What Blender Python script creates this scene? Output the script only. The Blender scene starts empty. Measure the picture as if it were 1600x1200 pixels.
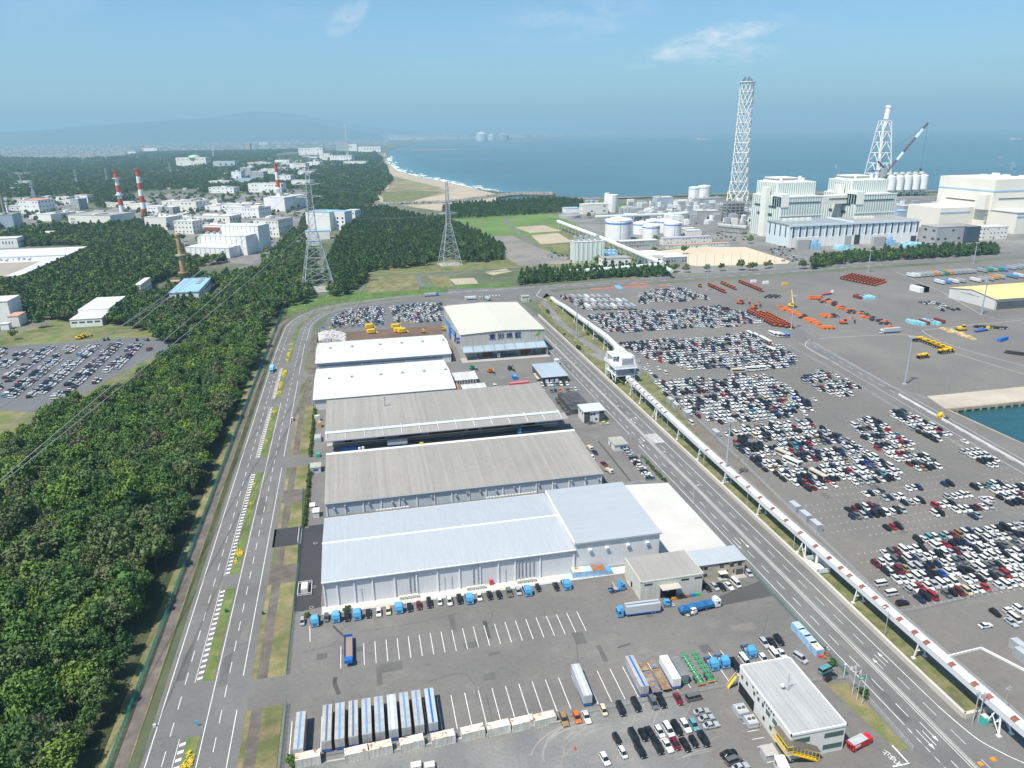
import bpy, bmesh, math, random
import numpy as np
from mathutils import Vector, Matrix
random.seed(7); rng = np.random.default_rng(7)
S = bpy.context.scene
COL = S.collection
R = math.radians
# ------------------------------------------------------------------ camera, sky, sun, exposure
H = 150.0                                   # the drone's height above the quay
FPX = 1150.0                                # focal length in pixels of a 1600 wide picture
PITCH, ROLL, YAW = R(18.879), R(-0.842), R(11.965)
FW = Vector((math.sin(YAW)*math.cos(PITCH), math.cos(YAW)*math.cos(PITCH),-math.sin(PITCH)))
_r0 = Vector((math.cos(YAW),-math.sin(YAW),0)); _u0 = _r0.cross(FW)
RT = _r0*math.cos(ROLL) + _u0*math.sin(ROLL); UP = -_r0*math.sin(ROLL) + _u0*math.cos(ROLL)
cam = bpy.data.cameras.new("camera"); camo = bpy.data.objects.new("camera", cam); COL.objects.link(camo)
mw = Matrix((RT, UP, -FW)).transposed().to_4x4(); mw.translation = (0,0, H); camo.matrix_world = mw
cam.sensor_width = 36; cam.sensor_fit = 'HORIZONTAL'; cam.lens = 36*FPX/1600
cam.clip_start = 1; cam.clip_end = 120000
S.camera = camo
SUN_EL, SUN_AZ = R(60), R(57)               # shadows fall along +X,+Y (azimuth from +Y to +X)
world = bpy.data.worlds.new("World"); S.world = world; world.use_nodes = True
wn = world.node_tree.nodes; wl = world.node_tree.links; wn.clear()
wo = wn.new('ShaderNodeOutputWorld'); bg = wn.new('ShaderNodeBackground')
sky = wn.new('ShaderNodeTexSky'); sky.sky_type = 'NISHITA'; sky.sun_disc = False
sky.sun_elevation = SUN_EL; sky.sun_rotation = SUN_AZ + math.pi
sky.altitude = 100; sky.air_density = 1.0; sky.dust_density = 1.2; sky.ozone_density = 2.5
tc = wn.new('ShaderNodeTexCoord'); mp = wn.new('ShaderNodeMapping')
mp.inputs['Scale'].default_value = (1.6,1.6,7.0); mp.inputs['Location'].default_value = (.35, .1, .2)
ns = wn.new('ShaderNodeTexNoise'); ns.inputs['Scale'].default_value = 3.0; ns.inputs['Detail'].default_value = 7; ns.inputs['Roughness'].default_value = .62
cr = wn.new('ShaderNodeValToRGB'); cr.color_ramp.elements[0].position = .56; cr.color_ramp.elements[1].position = .82
cr.color_ramp.elements[1].color = (.16, .16, .16,1)
mx = wn.new('ShaderNodeMixRGB'); mx.inputs[2].default_value = (6.2,6.4,6.8,1)
tint = wn.new('ShaderNodeMixRGB'); tint.blend_type = 'MULTIPLY'; tint.inputs[0].default_value = 1; tint.inputs[2].default_value = (.62, .85, .95,1)
wl.new(tc.outputs['Generated'], mp.inputs[0]); wl.new(mp.outputs[0], ns.inputs['Vector']); wl.new(ns.outputs[0], cr.inputs[0])
wl.new(sky.outputs[0], tint.inputs[1]); wl.new(cr.outputs[0], mx.inputs[0]); wl.new(tint.outputs[0], mx.inputs[1])
def vmath(op, a, b=None):
 t = wn.new('ShaderNodeVectorMath' if op == 'DOT_PRODUCT' else 'ShaderNodeMath'); t.operation = op; wl.new(a, t.inputs[0])
 if b is not None:
  if hasattr(b, 'type') and not isinstance(b, (tuple, Vector)): wl.new(b, t.inputs[1])
  else: t.inputs[1].default_value = b
 return t.outputs['Value'] if op == 'DOT_PRODUCT' else t.outputs[0]
def skydir(px, py): return (RT*((px-800)/FPX)-UP*((py-600)/FPX)+FW).normalized()
last = mx.outputs[0]
for (c0, c1, wa, wb, amt, sd) in (((975,104),(1245,22), .105, .017, .75,0),((1050,92),(1230,78), .07, .014, .5,3),((528,40),(560,10), .035, .016, .4,5),((800,40),(980,20), .12, .03, .18,9)):   # thin wisps of cloud
 d0, d1 = skydir(*c0), skydir(*c1); m_ = ((d0+d1)/2).normalized(); t1 = (d1-d0).normalized(); t2 = m_.cross(t1).normalized()
 a_ = vmath('DOT_PRODUCT', tc.outputs['Generated'], tuple(t1)); b_ = vmath('DOT_PRODUCT', tc.outputs['Generated'], tuple(t2)); f_ = vmath('DOT_PRODUCT', tc.outputs['Generated'], tuple(m_))
 n2 = wn.new('ShaderNodeTexNoise'); n2.inputs['Scale'].default_value = 26; n2.inputs['Detail'].default_value = 8; n2.inputs['Roughness'].default_value = .65; mp2 = wn.new('ShaderNodeMapping'); mp2.inputs['Location'].default_value = (sd, sd, 0); mp2.inputs['Scale'].default_value = (1,1,2.2); wl.new(tc.outputs['Generated'], mp2.inputs[0]); wl.new(mp2.outputs[0], n2.inputs['Vector'])
 ga = vmath('POWER', vmath('ABSOLUTE', vmath('MULTIPLY', vmath('SUBTRACT', a_, m_.dot(t1)),1/wa)),2.0); gb = vmath('POWER', vmath('ABSOLUTE', vmath('MULTIPLY', vmath('SUBTRACT', b_, m_.dot(t2)),1/wb)),2.0)
 e_ = vmath('POWER', vmath('ADD', ga, gb),1.0); fall = vmath('MAXIMUM', vmath('SUBTRACT', vmath('MULTIPLY', vmath('SUBTRACT', e_, 1.0),-1.0),0.0),0.0)
 nn_ = vmath('MAXIMUM', vmath('MULTIPLY', vmath('SUBTRACT', n2.outputs[0], .40),4.5),0.0); fac = vmath('MINIMUM', vmath('MULTIPLY', vmath('MULTIPLY', vmath('MULTIPLY', fall, nn_), vmath('GREATER_THAN', f_, .5)), amt), .8)
 mc = wn.new('ShaderNodeMixRGB'); wl.new(fac, mc.inputs[0]); wl.new(last, mc.inputs[1]); mc.inputs[2].default_value = (7.6,7.2,7.4,1); last = mc.outputs[0]
wl.new(last, bg.inputs[0]); bg.inputs[1].default_value = 0.105; wl.new(bg.outputs[0], wo.inputs[0])
sl = bpy.data.lights.new("sun", 'SUN'); slo = bpy.data.objects.new("sun", sl); COL.objects.link(slo)
sl.energy = 4.4; sl.angle = R(.53); sl.color = (1, .94, .85)
sdir = Vector((math.sin(SUN_AZ)*math.cos(SUN_EL), math.cos(SUN_AZ)*math.cos(SUN_EL),-math.sin(SUN_EL)))
slo.rotation_euler = sdir.to_track_quat('-Z', 'Y').to_euler(); slo.location = (0,0,300)
vs = S.view_settings; vs.view_transform = 'Standard'; vs.look = 'None'; vs.gamma = 1; vs.use_curve_mapping = False; vs.exposure = 0.62
S.cycles.max_bounces = 6; S.cycles.diffuse_bounces = 2; S.cycles.glossy_bounces = 2; S.cycles.transparent_max_bounces = 6
S.cycles.volume_bounces = 0; S.cycles.use_denoising = True; S.cycles.caustics_reflective = False; S.cycles.caustics_refractive = False

def G(px, py, z=0.0):
 """the point of the plane at height z that the surveyed picture point lies on"""
 d = RT*((px-800)/FPX) - UP*((py-600)/FPX) + FW
 t = (z-H)/d.z
 return Vector((d.x*t, d.y*t, z))
def depth(p): return (Vector(p)-Vector((0,0, H))).dot(FW)
def inview(p, m=60):
 v = Vector(p)-Vector((0,0, H)); z = v.dot(FW)
 if z < 5: return False
 return -m < 800+FPX*v.dot(RT)/z < 1600+m and -m < 600-FPX*v.dot(UP)/z < 1200+m

# ------------------------------------------------------------------ materials
MATS = {}
def mat(name, col, rough=.75, var=.15, scale=.3, col2=None, metal=0, bump=0, ribs=None, objcol=False, dirt=0, spec=.4, stops=None, rnd=0, attr=None, fine=12, streak=None, stain=0):
 if name in MATS: return MATS[name]
 m = bpy.data.materials.new(name); MATS[name] = m; m.use_nodes = True
 n = m.node_tree.nodes; l = m.node_tree.links; b = n['Principled BSDF']
 b.inputs['Roughness'].default_value = rough; b.inputs['Metallic'].default_value = metal
 b.inputs['Specular IOR Level'].default_value = spec
 geo = n.new('ShaderNodeNewGeometry'); pos = geo.outputs['Position']
 def noise(sc, det=4, ro=.6):
  t = n.new('ShaderNodeTexNoise'); t.inputs['Scale'].default_value = sc; t.inputs['Detail'].default_value = det; t.inputs['Roughness'].default_value = ro
  l.new(pos, t.inputs['Vector']); return t.outputs[0]
 def mixc(f, a, c, mode='MIX'):
  t = n.new('ShaderNodeMixRGB'); t.blend_type = mode
  for i, v in ((0, f),(1, a),(2, c)):
   if isinstance(v, (int, float)): t.inputs[i].default_value = v if i == 0 else (v, v, v, 1)
   elif isinstance(v, tuple): t.inputs[i].default_value = (*v[:3],1)
   else: l.new(v, t.inputs[i])
  return t.outputs[0]
 def rng_(v, a, b2, c, d):
  t = n.new('ShaderNodeMapRange'); t.inputs[1].default_value = a; t.inputs[2].default_value = b2; t.inputs[3].default_value = c; t.inputs[4].default_value = d
  l.new(v, t.inputs[0]); return t.outputs[0]
 if objcol:
  oi = n.new('ShaderNodeObjectInfo'); base = oi.outputs['Color']
 elif attr:
  at = n.new('ShaderNodeAttribute'); at.attribute_name = attr; base = at.outputs['Color']
 else: base = tuple(col)
 big = noise(scale)
 if col2 is not None:
  base = mixc(rng_(big, .38, .62,0,1), base, tuple(col2))
 if var:
  f1 = rng_(noise(scale*.31,3), .3, .7,1-var, 1+var); base = mixc(1.0, base, f1, 'MULTIPLY')
  f2 = rng_(noise(scale*fine, 3, .7), .25, .75,1-var*.8,1+var*.8); base = mixc(1.0, base, f2, 'MULTIPLY')
 if rnd:
  oi2 = n.new('ShaderNodeObjectInfo'); cr2 = n.new('ShaderNodeValToRGB')
  els = cr2.color_ramp.elements
  while len(els) < len(stops): els.new(.5)
  for i, c in enumerate(stops): els[i].position = i/(len(stops)-1); els[i].color = (*c, 1)
  l.new(oi2.outputs['Random'], cr2.inputs[0]); base = mixc(rnd, base, cr2.outputs[0])
 if streak:
  ax_, am = streak; mpn = n.new('ShaderNodeMapping'); mpn.inputs['Scale'].default_value = tuple(.035 if k == ax_ else 1.3 for k in range(3)); l.new(pos, mpn.inputs[0])
  tn = n.new('ShaderNodeTexNoise'); tn.inputs['Scale'].default_value = 1.0; tn.inputs['Detail'].default_value = 5; tn.inputs['Roughness'].default_value = .7; l.new(mpn.outputs[0], tn.inputs['Vector'])
  base = mixc(1.0, base, rng_(tn.outputs[0], .38, .66,1+am*.4,1-am), 'MULTIPLY')
 if stain:
  base = mixc(1.0, base, rng_(noise(.55,5, .75), .56, .72,1,1-stain), 'MULTIPLY'); base = mixc(1.0, base, rng_(noise(.12,4, .7), .55, .75,1,1+stain*.6), 'MULTIPLY')
 if dirt:
  base = mixc(rng_(noise(scale*2.3,5, .7), .52, .72,0, dirt), base, (.16, .13, .10))
 hgt = None
 if ribs:
  ax, per = ribs[0], ribs[1]
  sp = n.new('ShaderNodeSeparateXYZ'); l.new(pos, sp.inputs[0])
  mth = n.new('ShaderNodeMath'); mth.operation = 'MULTIPLY'; l.new(sp.outputs[ax], mth.inputs[0]); mth.inputs[1].default_value = 1/per
  fl = n.new('ShaderNodeMath'); fl.operation = 'FLOOR'; l.new(mth.outputs[0], fl.inputs[0])
  wnz = n.new('ShaderNodeTexWhiteNoise'); wnz.noise_dimensions = '1D'; l.new(fl.outputs[0], wnz.inputs['W'])
  amp = ribs[2] if len(ribs) > 2 else .06
  base = mixc(1.0, base, rng_(wnz.outputs['Value'],0,1,1-amp, 1+amp), 'MULTIPLY')
  fr = n.new('ShaderNodeMath'); fr.operation = 'PINGPONG'; l.new(mth.outputs[0], fr.inputs[0]); fr.inputs[1].default_value = .5
  hgt = fr.outputs[0]
 if isinstance(base, tuple): b.inputs['Base Color'].default_value = (*base[:3],1)
 else: l.new(base, b.inputs['Base Color'])
 if bump or hgt is not None:
  bp = n.new('ShaderNodeBump'); bp.inputs['Strength'].default_value = bump or .35; bp.inputs['Distance'].default_value = .12 if hgt is not None else .3
  l.new(hgt if hgt is not None else noise(scale*fine, 3), bp.inputs['Height']); l.new(bp.outputs[0], b.inputs['Normal'])
 return m

# ------------------------------------------------------------------ mesh helpers
class MB:
 def __init__(s): s.v = []; s.f = []; s.m = []
 def face(s, pts, m=0):
  i = len(s.v); s.v += [tuple(p) for p in pts]; s.f.append(tuple(range(i, i+len(pts)))); s.m.append(m); return s
 def box(s, x0, y0, z0, x1, y1, z1, m=0, top=None):
  i = len(s.v); t = m if top is None else top
  s.v += [(x0,y0,z0),(x1,y0,z0),(x1,y1,z0),(x0,y1,z0),(x0,y0,z1),(x1,y0,z1),(x1,y1,z1),(x0,y1,z1)]
  for q, mm in (((3,2,1,0),m),((4,5,6,7),t),((0,1,5,4),m),((1,2,6,5),m),((2,3,7,6),m),((3,0,4,7),m)):
   s.f.append(tuple(i+k for k in q)); s.m.append(mm)
  return s
 def prism(s, poly, z0, z1, m=0, top=None):
  n = len(poly); i = len(s.v)
  a = sum(poly[k][0]*poly[(k+1)%n][1]-poly[(k+1)%n][0]*poly[k][1] for k in range(n))
  if a < 0: poly = poly[::-1]
  s.v += [(p[0], p[1], z0) for p in poly]+[(p[0], p[1], z1) for p in poly]
  s.f.append(tuple(i+n+k for k in range(n))); s.m.append(m if top is None else top)
  s.f.append(tuple(i+k for k in reversed(range(n)))); s.m.append(m)
  for k in range(n):
   k2 = (k+1) % n; s.f.append((i+k, i+k2, i+n+k2, i+n+k)); s.m.append(m)
  return s
 def tube(s, p, q, r, n=5, r2=None, m=0, cap=True):
  p = Vector(p); q = Vector(q); d = (q-p)
  if d.length < 1e-6: return s
  d.normalize(); a = d.orthogonal().normalized(); b = d.cross(a); r2 = r if r2 is None else r2
  i = len(s.v)
  for k in range(n):
   t = 2*math.pi*(k+.5)/n; o = a*math.cos(t)+b*math.sin(t); s.v.append(tuple(p+o*r)); s.v.append(tuple(q+o*r2))
  for k in range(n):
   k2 = (k+1) % n; s.f.append((i+2*k, i+2*k2, i+2*k2+1, i+2*k+1)); s.m.append(m)
  if cap:
   s.f.append(tuple(i+2*k+1 for k in range(n))); s.m.append(m); s.f.append(tuple(i+2*k for k in reversed(range(n)))); s.m.append(m)
  return s
 def cyl(s, x, y, z0, z1, r0, r1=None, n=16, m=0, top=None):
  r1 = r0 if r1 is None else r1; i = len(s.v)
  for k in range(n):
   t = 2*math.pi*k/n; c, sn = math.cos(t), math.sin(t)
   s.v.append((x+r0*c, y+r0*sn, z0)); s.v.append((x+r1*c, y+r1*sn, z1))
  for k in range(n):
   k2 = (k+1) % n; s.f.append((i+2*k, i+2*k2, i+2*k2+1, i+2*k+1)); s.m.append(m)
  s.f.append(tuple(i+2*k+1 for k in range(n))); s.m.append(m if top is None else top)
  s.f.append(tuple(i+2*k for k in reversed(range(n)))); s.m.append(m); return s
 def mesh(s, name, mats):
  me = bpy.data.meshes.new(name); me.from_pydata(s.v, [], s.f)
  for x in mats: me.materials.append(x)
  if len(mats) > 1: me.polygons.foreach_set('material_index', s.m)
  me.update(); return me
 def build(s, name, mats, parent=None, loc=None, smooth=False):
  if not isinstance(mats, (list, tuple)): mats = [mats]
  me = s.mesh(name, mats)
  if smooth: me.polygons.foreach_set('use_smooth', [True]*len(me.polygons))
  o = bpy.data.objects.new(name, me); COL.objects.link(o)
  if parent is not None: o.parent = parent
  if loc is not None: o.location = loc
  return o
def BX(*a, **k): return MB().box(*a, **k)
def tag(o, label=None, cat=None, group=None, kind=None):
 if label: o['label'] = label
 if cat: o['category'] = cat
 if group: o['group'] = group
 if kind: o['kind'] = kind
 return o
def empty(name, loc=(0,0,0), rz=0, label=None, cat=None, group=None):
 o = bpy.data.objects.new(name, None); COL.objects.link(o); o.location = loc; o.rotation_euler = (0,0, rz)
 o.empty_display_size = .5
 return tag(o, label, cat, group)
def copy_tree(o, parent=None):
 c = o.copy(); COL.objects.link(c); c.parent = parent
 for ch in o.children: copy_tree(ch, c)
 return c
def part(name, mb, mats, parent, label=None):
 o = mb.build(name, mats, parent)
 if label: o['label'] = label
 return o
def smoothline(pts, n=6):
 P = [Vector((p[0], p[1],0)) for p in pts]; out = []
 for i in range(len(P)-1):
  p0 = P[max(i-1,0)]; p1 = P[i]; p2 = P[i+1]; p3 = P[min(i+2, len(P)-1)]
  for k in range(n):
   t = k/n
   out.append(.5*((2*p1)+(p2-p0)*t+(2*p0-5*p1+4*p2-p3)*t*t+(3*p1-p0-3*p2+p3)*t**3))
 out.append(P[-1]); return out
def ribbon(mb, pts, w, z, m=0, off=0.0):
 P = [Vector((p[0], p[1],0)) for p in pts]; L = []
 for i, p in enumerate(P):
  d = (P[min(i+1, len(P)-1)]-P[max(i-1,0)]).normalized(); nrm = Vector((-d.y, d.x, 0))
  L.append((p+nrm*(off+w/2), p+nrm*(off-w/2)))
 for (a, b),(c, d) in zip(L[:-1], L[1:]):
  mb.face([(b.x, b.y, z),(d.x, d.y, z),(c.x, c.y, z),(a.x, a.y, z)], m)
def dashes(mb, pts, w, z, on, gap, off=0.0, start=0.0, m=0):
 P = [Vector((p[0], p[1],0)) for p in pts]; s = -start
 for a, b in zip(P[:-1], P[1:]):
  L = (b-a).length
  if L < 1e-6: continue
  d = (b-a)/L; nrm = Vector((-d.y, d.x, 0)); t = 0
  while t < L:
   ph = s % (on+gap)
   st = (on-ph) if ph < on else (on+gap-ph); st = max(st, 1e-3); e = min(t+st, L)
   if ph < on and e-t > .2:
    p = a+d*t+nrm*off; q = a+d*e+nrm*off
    mb.face([tuple(p-nrm*w/2+Vector((0,0,z))), tuple(q-nrm*w/2+Vector((0,0,z))), tuple(q+nrm*w/2+Vector((0,0,z))), tuple(p+nrm*w/2+Vector((0,0,z)))], m)
   s += e-t; t = e
def inpoly(x, y, poly):
 c = False; n = len(poly); j = n-1
 for i in range(n):
  xi, yi = poly[i][0], poly[i][1]; xj, yj = poly[j][0], poly[j][1]
  if (yi > y) != (yj > y) and x < (xj-xi)*(y-yi)/(yj-yi)+xi: c = not c
  j = i
 return c
def gp(*pts): return [(G(x, y).x, G(x, y).y) for x, y in pts]
FOOT = []                                    # rectangles trees keep out of
def sheet(name, poly, z, m, kind='structure', parent=None):
 n = len(poly); a = sum(poly[k][0]*poly[(k+1)%n][1]-poly[(k+1)%n][0]*poly[k][1] for k in range(n))
 if a < 0: poly = poly[::-1]
 o = MB().face([(p[0], p[1], z) for p in poly]).build(name, m, parent); o['kind'] = kind; return o

# ------------------------------------------------------------------ materials of the setting
ASPH = mat('asphalt_yard', (.146, .139, .129), .9, .12, .06,(.165, .156, .144), bump=.05, stain=.3)
ASPH_R = mat('asphalt_road', (.138, .134, .128), .9, .12, .10,(.156, .151, .143), bump=.04, stain=.22)
ASPH_T = mat('asphalt_terminal', (.168, .156, .140), .9, .12, .03,(.148, .140, .128), bump=.04, stain=.3)
ASPH_N = mat('asphalt_new', (.045, .045, .048), .9, .10, .3)
ASPH_L = mat('asphalt_lot', (.125, .128, .132), .9, .12, .08)
PATHM = mat('path_old_asphalt', (.105, .092, .083), .95, .22, .25,(.15, .128, .105))
GRAVEL = mat('gravel_fine', (.165, .166, .163), .95, .2, .10,(.205, .198, .185), bump=.15)
CONC = mat('concrete', (.40, .38, .345), .85, .14, .12,(.34, .325, .295))
CONC_W = mat('concrete_new', (.54, .525, .485), .8, .06, .08,(.49, .475, .44))
GRASS = mat('grass_rough', (.090, .130, .034), .95, .28, .09,(.185, .165, .075), bump=.2)
GRASS_D = mat('grass_dry', (.225, .185, .095), .95, .25, .14,(.115, .13, .045), bump=.2)
GRASS_G = mat('grass_lawn', (.085, .170, .034), .95, .22, .03,(.135, .180, .055), bump=.15)
SCRUB = mat('scrub', (.06, .12, .025), .95, .3, .2,(.10, .16, .035), bump=.5)
UNDER = mat('woodland_floor', (.035, .05, .018), .95, .3, .1,(.07, .07, .035))
SAND = mat('sand', (.42, .35, .25), .95, .12, .02,(.36, .31, .22))
DIRT = mat('red_dirt', (.16, .095, .065), .95, .22, .1,(.12, .085, .065))
FIELD = mat('sports_sand', (.55, .46, .33), .95, .08, .03)
WHITE = mat('road_paint_white', (.72, .71, .68), .7, .16,1.2, dirt=.5)
YEL = mat('road_paint_yellow', (.62, .45, .12), .7, .15,1.0)
REDP = mat('road_paint_red', (.52, .13, .08), .8, .15, .3)
BLUP = mat('road_paint_blue', (.12, .35, .60), .8, .12, .3)
ROCK = mat('armour_rock', (.22, .21, .195), .95, .35, .25, bump=.6)
FARLAND = mat('far_land', (.075, .10, .045), .95, .3, .004,(.15, .15, .10), fine=20)

# ------------------------------------------------------------------ land and sea
coast = [G(880,312), G(920,312), G(1000,310), G(1100,305), G(1180,303)]
land = [(-42000,-900),(317,-900),(317,325),(2500,325),(2600,1450),(1603,1500),(1429,1546),(966,1655),(838,1672),(663,1660),(542,1672),
  *[(G(x, y).x, G(x, y).y) for x, y in ((873,311),(830,313),(790,315),(766,313.5),(772,309.5),(800,305),(864,305),(868,303.5),(862,301.5),(825,301.5),(792,301))],
         (352,2152),(305,2520),(253,2873),(215,3378),(229,4543),(320,6360),(505,8579),
  (1224,13500),(2212,15500),(3013,16000),(4377,17000),(5200,17300),(5400,19000),(3000,44000),(-42000,44000)]
n = len(land); mb = MB(); mb.face([(x, y, 0) for x, y in land][::1])
for k in range(n):
 (x0, y0),(x1, y1) = land[k], land[(k+1) % n]; mb.face([(x0, y0,0),(x0, y0,-3.2),(x1, y1,-3.2),(x1, y1,0)])
g_ = mb.build('ground', FARLAND); tag(g_, kind='structure')
SEA = mat('sea_water', (.008, .060, .072), .22, .12, .002,(.014, .095, .104), spec=.5)
_b = SEA.node_tree; _n = _b.nodes; _l = _b.links; _p = _n['Principled BSDF']
_t = _n.new('ShaderNodeTexNoise'); _t.inputs['Scale'].default_value = .09; _t.inputs['Detail'].default_value = 6; _t.inputs['Roughness'].default_value = .62
_g = _n.new('ShaderNodeNewGeometry'); _mp = _n.new('ShaderNodeMapping'); _mp.inputs['Scale'].default_value = (.6,1.8,1); _l.new(_g.outputs['Position'], _mp.inputs[0]); _l.new(_mp.outputs[0], _t.inputs['Vector'])
_bp = _n.new('ShaderNodeBump'); _bp.inputs['Strength'].default_value = .5; _bp.inputs['Distance'].default_value = 1.2; _l.new(_t.outputs[0], _bp.inputs['Height']); _l.new(_bp.outputs[0], _p.inputs['Normal'])
o = MB().face([(-3000,-1500,-2.2),(60000,-1500,-2.2),(60000,60000,-2.2),(-3000,60000,-2.2)]).build('sea', SEA); tag(o, kind='structure')
# ------------------------------------------------------------------ ground covers
INDP = mat('industrial_pad', (.22, .21, .195), .9, .2, .02,(.15, .145, .13))
sheet('meadow_ground', gp((565,432),(810,418),(1050,425),(1200,425),(900,340),(860,333),(700,330),(655,345),(590,300)), .02, GRASS)
sheet('coastal_lawn', gp((975,338),(1200,318),(1200,309),(945,322),(930,330)), .03, GRASS_G)
sheet('plant_ground', gp((870,345),(1060,428),(1270,422),(1600,398),(1900,370),(1900,308),(1500,306),(1200,308),(1000,326),(880,330)), .04, INDP)
sheet('industrial_ground', gp((95,352),(250,302),(330,306),(480,300),(480,345),(415,412),(290,412),(240,352)), .02, INDP)
sheet('factory_ground', gp((-60,390),(135,385),(110,420),(-60,440)), .02, INDP)
sheet('research_ground', gp((-60,345),(110,300),(120,330),(40,352),(-60,372)), .02, INDP)
sheet('laboratory_ground', gp((330,300),(480,262),(600,238),(590,250),(480,278),(470,300)), .02, INDP)
sheet('field_grass', gp((0,520),(110,490),(270,515),(225,605),(75,700),(-60,760),(-60,540)), .02, GRASS)
sheet('verge_grass', gp((440,500),(455,468),(500,462),(560,455),(800,440),(800,452),(560,470),(470,495)), .03, SCRUB)
sheet('mown_lawn', gp((665,350),(700,336),(860,333),(905,352),(870,362),(800,372),(755,368)), .05, GRASS_G)
sheet('mown_lawn', gp((795,345),(855,337),(880,352),(825,360)), .06, GRASS_G)
sheet('worn_lawn', gp((570,433),(648,430),(655,452),(575,458)), .05, GRASS_D)
sheet('worn_lawn', gp((668,430),(700,431),(708,447),(682,450)), .05, GRASS_D)
for q in (((702,436),(740,434),(748,443),(712,445)),((805,355),(850,352),(878,361),(828,364)),((830,368),(872,364),(895,378),(845,382)),((755,425),(790,420),(800,424),(770,430))):
 sheet('bare_patch', gp(*q), .07, SAND)
sheet('gravel_lot', gp((745,371),(800,368),(825,380),(900,411),(812,416)), .08, mat('lot_gravel', (.25, .22, .18), .95, .15, .03,(.17, .165, .155)))
for pts, w in (((( 822,340),(790,343),(805,360),(835,383)),7),(((660,448),(656,433),(700,429),(780,424),(870,418),(890,414)),5),(((835,383),(900,378)),5)):
 mb = MB(); ribbon(mb, smoothline(gp(*pts)), w, .10); tag(mb.build('field_path', ASPH_R), kind='structure')
sheet('sports_ground', gp((990,402),(1085,400),(1165,386),(1235,408),(1230,412),(1090,416)), .08, FIELD)
sheet('sports_ground', gp((1000,396),(1085,386),(1165,386),(1090,402)), .09, FIELD)
sheet('terminal_pavement', [(159.5,-300),(316.6,-300),(316.6,325.5),(1600,325.5),(1600,745),(800,728),(460,708),(200,697),(184.5,684),(183,600),(181,440),(178,380),(170,263),(165.5,210),(161.5,170),(159.5,150)], .03, ASPH_T)
sheet('quay_pavement', [(317,326),(1500,326),(1500,352),(322,346)], .06, mat('quay_concrete', (.42, .37, .30), .9, .12, .05,(.36, .32, .26)))
sheet('yard_pavement', [(-29.2,60),(131,60),(131,690),(45,690),(0,668),(-17,645),(-31.5,612),(-31.5,300),(-29.2,280)], .03, ASPH)
sheet('gravel_yard', gp((500,1186),(640,1155),(870,1115),(1060,1080),(1105,1215),(480,1215)), .05, GRAVEL)
sheet('black_pavement', [(-29,217.5),(-20.3,219),(-20.3,276),(-30.3,276)], .05, ASPH_N)
sheet('black_pavement', [(-39.8,262),(-30.2,262),(-30.2,276),(-40,276)], .07, ASPH_N)
sheet('dark_pavement', gp((1098,942),(1195,905),(1212,930),(1110,950)), .05, mat('asphalt_dark', (.075, .072, .07), .9, .12, .1))
sheet('concrete_apron', [(101,222),(133.2,211),(132,277),(109,280),(101,262)], .06, CONC_W)
sheet('concrete_kerb_strip', [(-20,214.2),(100,214.2),(101,219),(-20,219)], .06, CONC_W)
sheet('dirt_yard', gp((497,522),(690,508),(692,522),(495,535)), .05, DIRT)
sheet('storage_lot', gp((497,515),(520,487),(560,477),(690,468),(690,508)), .045, ASPH_L)
# left verge bands between the two-way road and the yard
VG = [(60,175.4),(187.5,236.5),(248.5,262),(276.5,298.5),(311,335.5),(349.5,420)]
for a, b in VG:
 sheet('verge_grass', [(-39.4, a),(-37.7, a),(-37.7, b),(-39.4, b)], .05, GRASS_D)
 sheet('footpath', [(-37.7, a),(-34.7, a),(-34.7, b),(-37.7, b)], .05, PATHM)
 sheet('verge_grass', [(-34.7, a),(-29.4, a),(-29.4, b),(-34.7, b)], .05, GRASS_D)
for a, b in ((420,470),(482,590)):
 sheet('verge_grass', [(-39.6, a),(-37.2, a),(-37.2, b),(-39.6, b)], .05, GRASS)
 sheet('footpath', [(-37.2, a),(-32, a),(-32, b),(-37.2, b)], .05, PATHM)
for (a, b, m) in ((175.4,187.5, ASPH),(236.5,248.5, PATHM),(298.5,311, PATHM),(335.5,349.5, ASPH),(470,482, ASPH)):
 sheet('driveway', [(-40, a),(-29, a),(-29, b),(-40, b)], .06, m)
sheet('forest_floor', gp((165,1300),(-300,1300),(-200,760),(75,690),(220,610),(262,545),(455,455),(445,510)), .035, UNDER)
LP = [(-51.4,-60),(-51.4,60),(-51.5,300),(-51.2,500),(-50,584),(-48.4,620.6),(-41.7,647.8),(-28,672.3),(0,691),(45,704),(100,711),(160,714),(220,718),(291,722),(446,732),(618,742),(791,748),(1600,775)]
LP = smoothline(LP, 8)
mb = MB(); ribbon(mb, LP[:65],3.6, .05, off=16.6); tag(mb.build('footpath', PATHM), kind='structure')
mb = MB(); ribbon(mb, LP[:40],7.5, .045, off=18.2); tag(mb.build('verge_grass', GRASS_D), kind='structure')
mb = MB(); ribbon(mb, LP, 24.2, .07, off=-.3); tag(mb.build('coast_road', ASPH_R), kind='structure')
PR = smoothline([(140,-200),(140.1,100),(140.3,300),(140.6,450),(140.3,560),(139,630),(133,680),(120,704)],8)
mb = MB(); ribbon(mb, PR, 22, .08, off=-.4); tag(mb.build('port_road', ASPH_R), kind='structure')
sheet('road_junction', gp((700,452),(845,447),(870,458),(840,470),(700,466)), .09, ASPH_R)
mb = MB(); ribbon(mb, [(337,505),(322,468),(295,250),(270,50)],12.5, .06); tag(mb.build('quay_road', ASPH_R), kind='structure')
sheet('road_bend', gp((1440,1062),(1485,1060),(1600,1128),(1700,1180),(1700,1260),(1560,1190),(1480,1130)), .075, ASPH_R)
LR = smoothline([(-180,300),(-180,446),(-152,560),(-128,640)],4)
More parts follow.
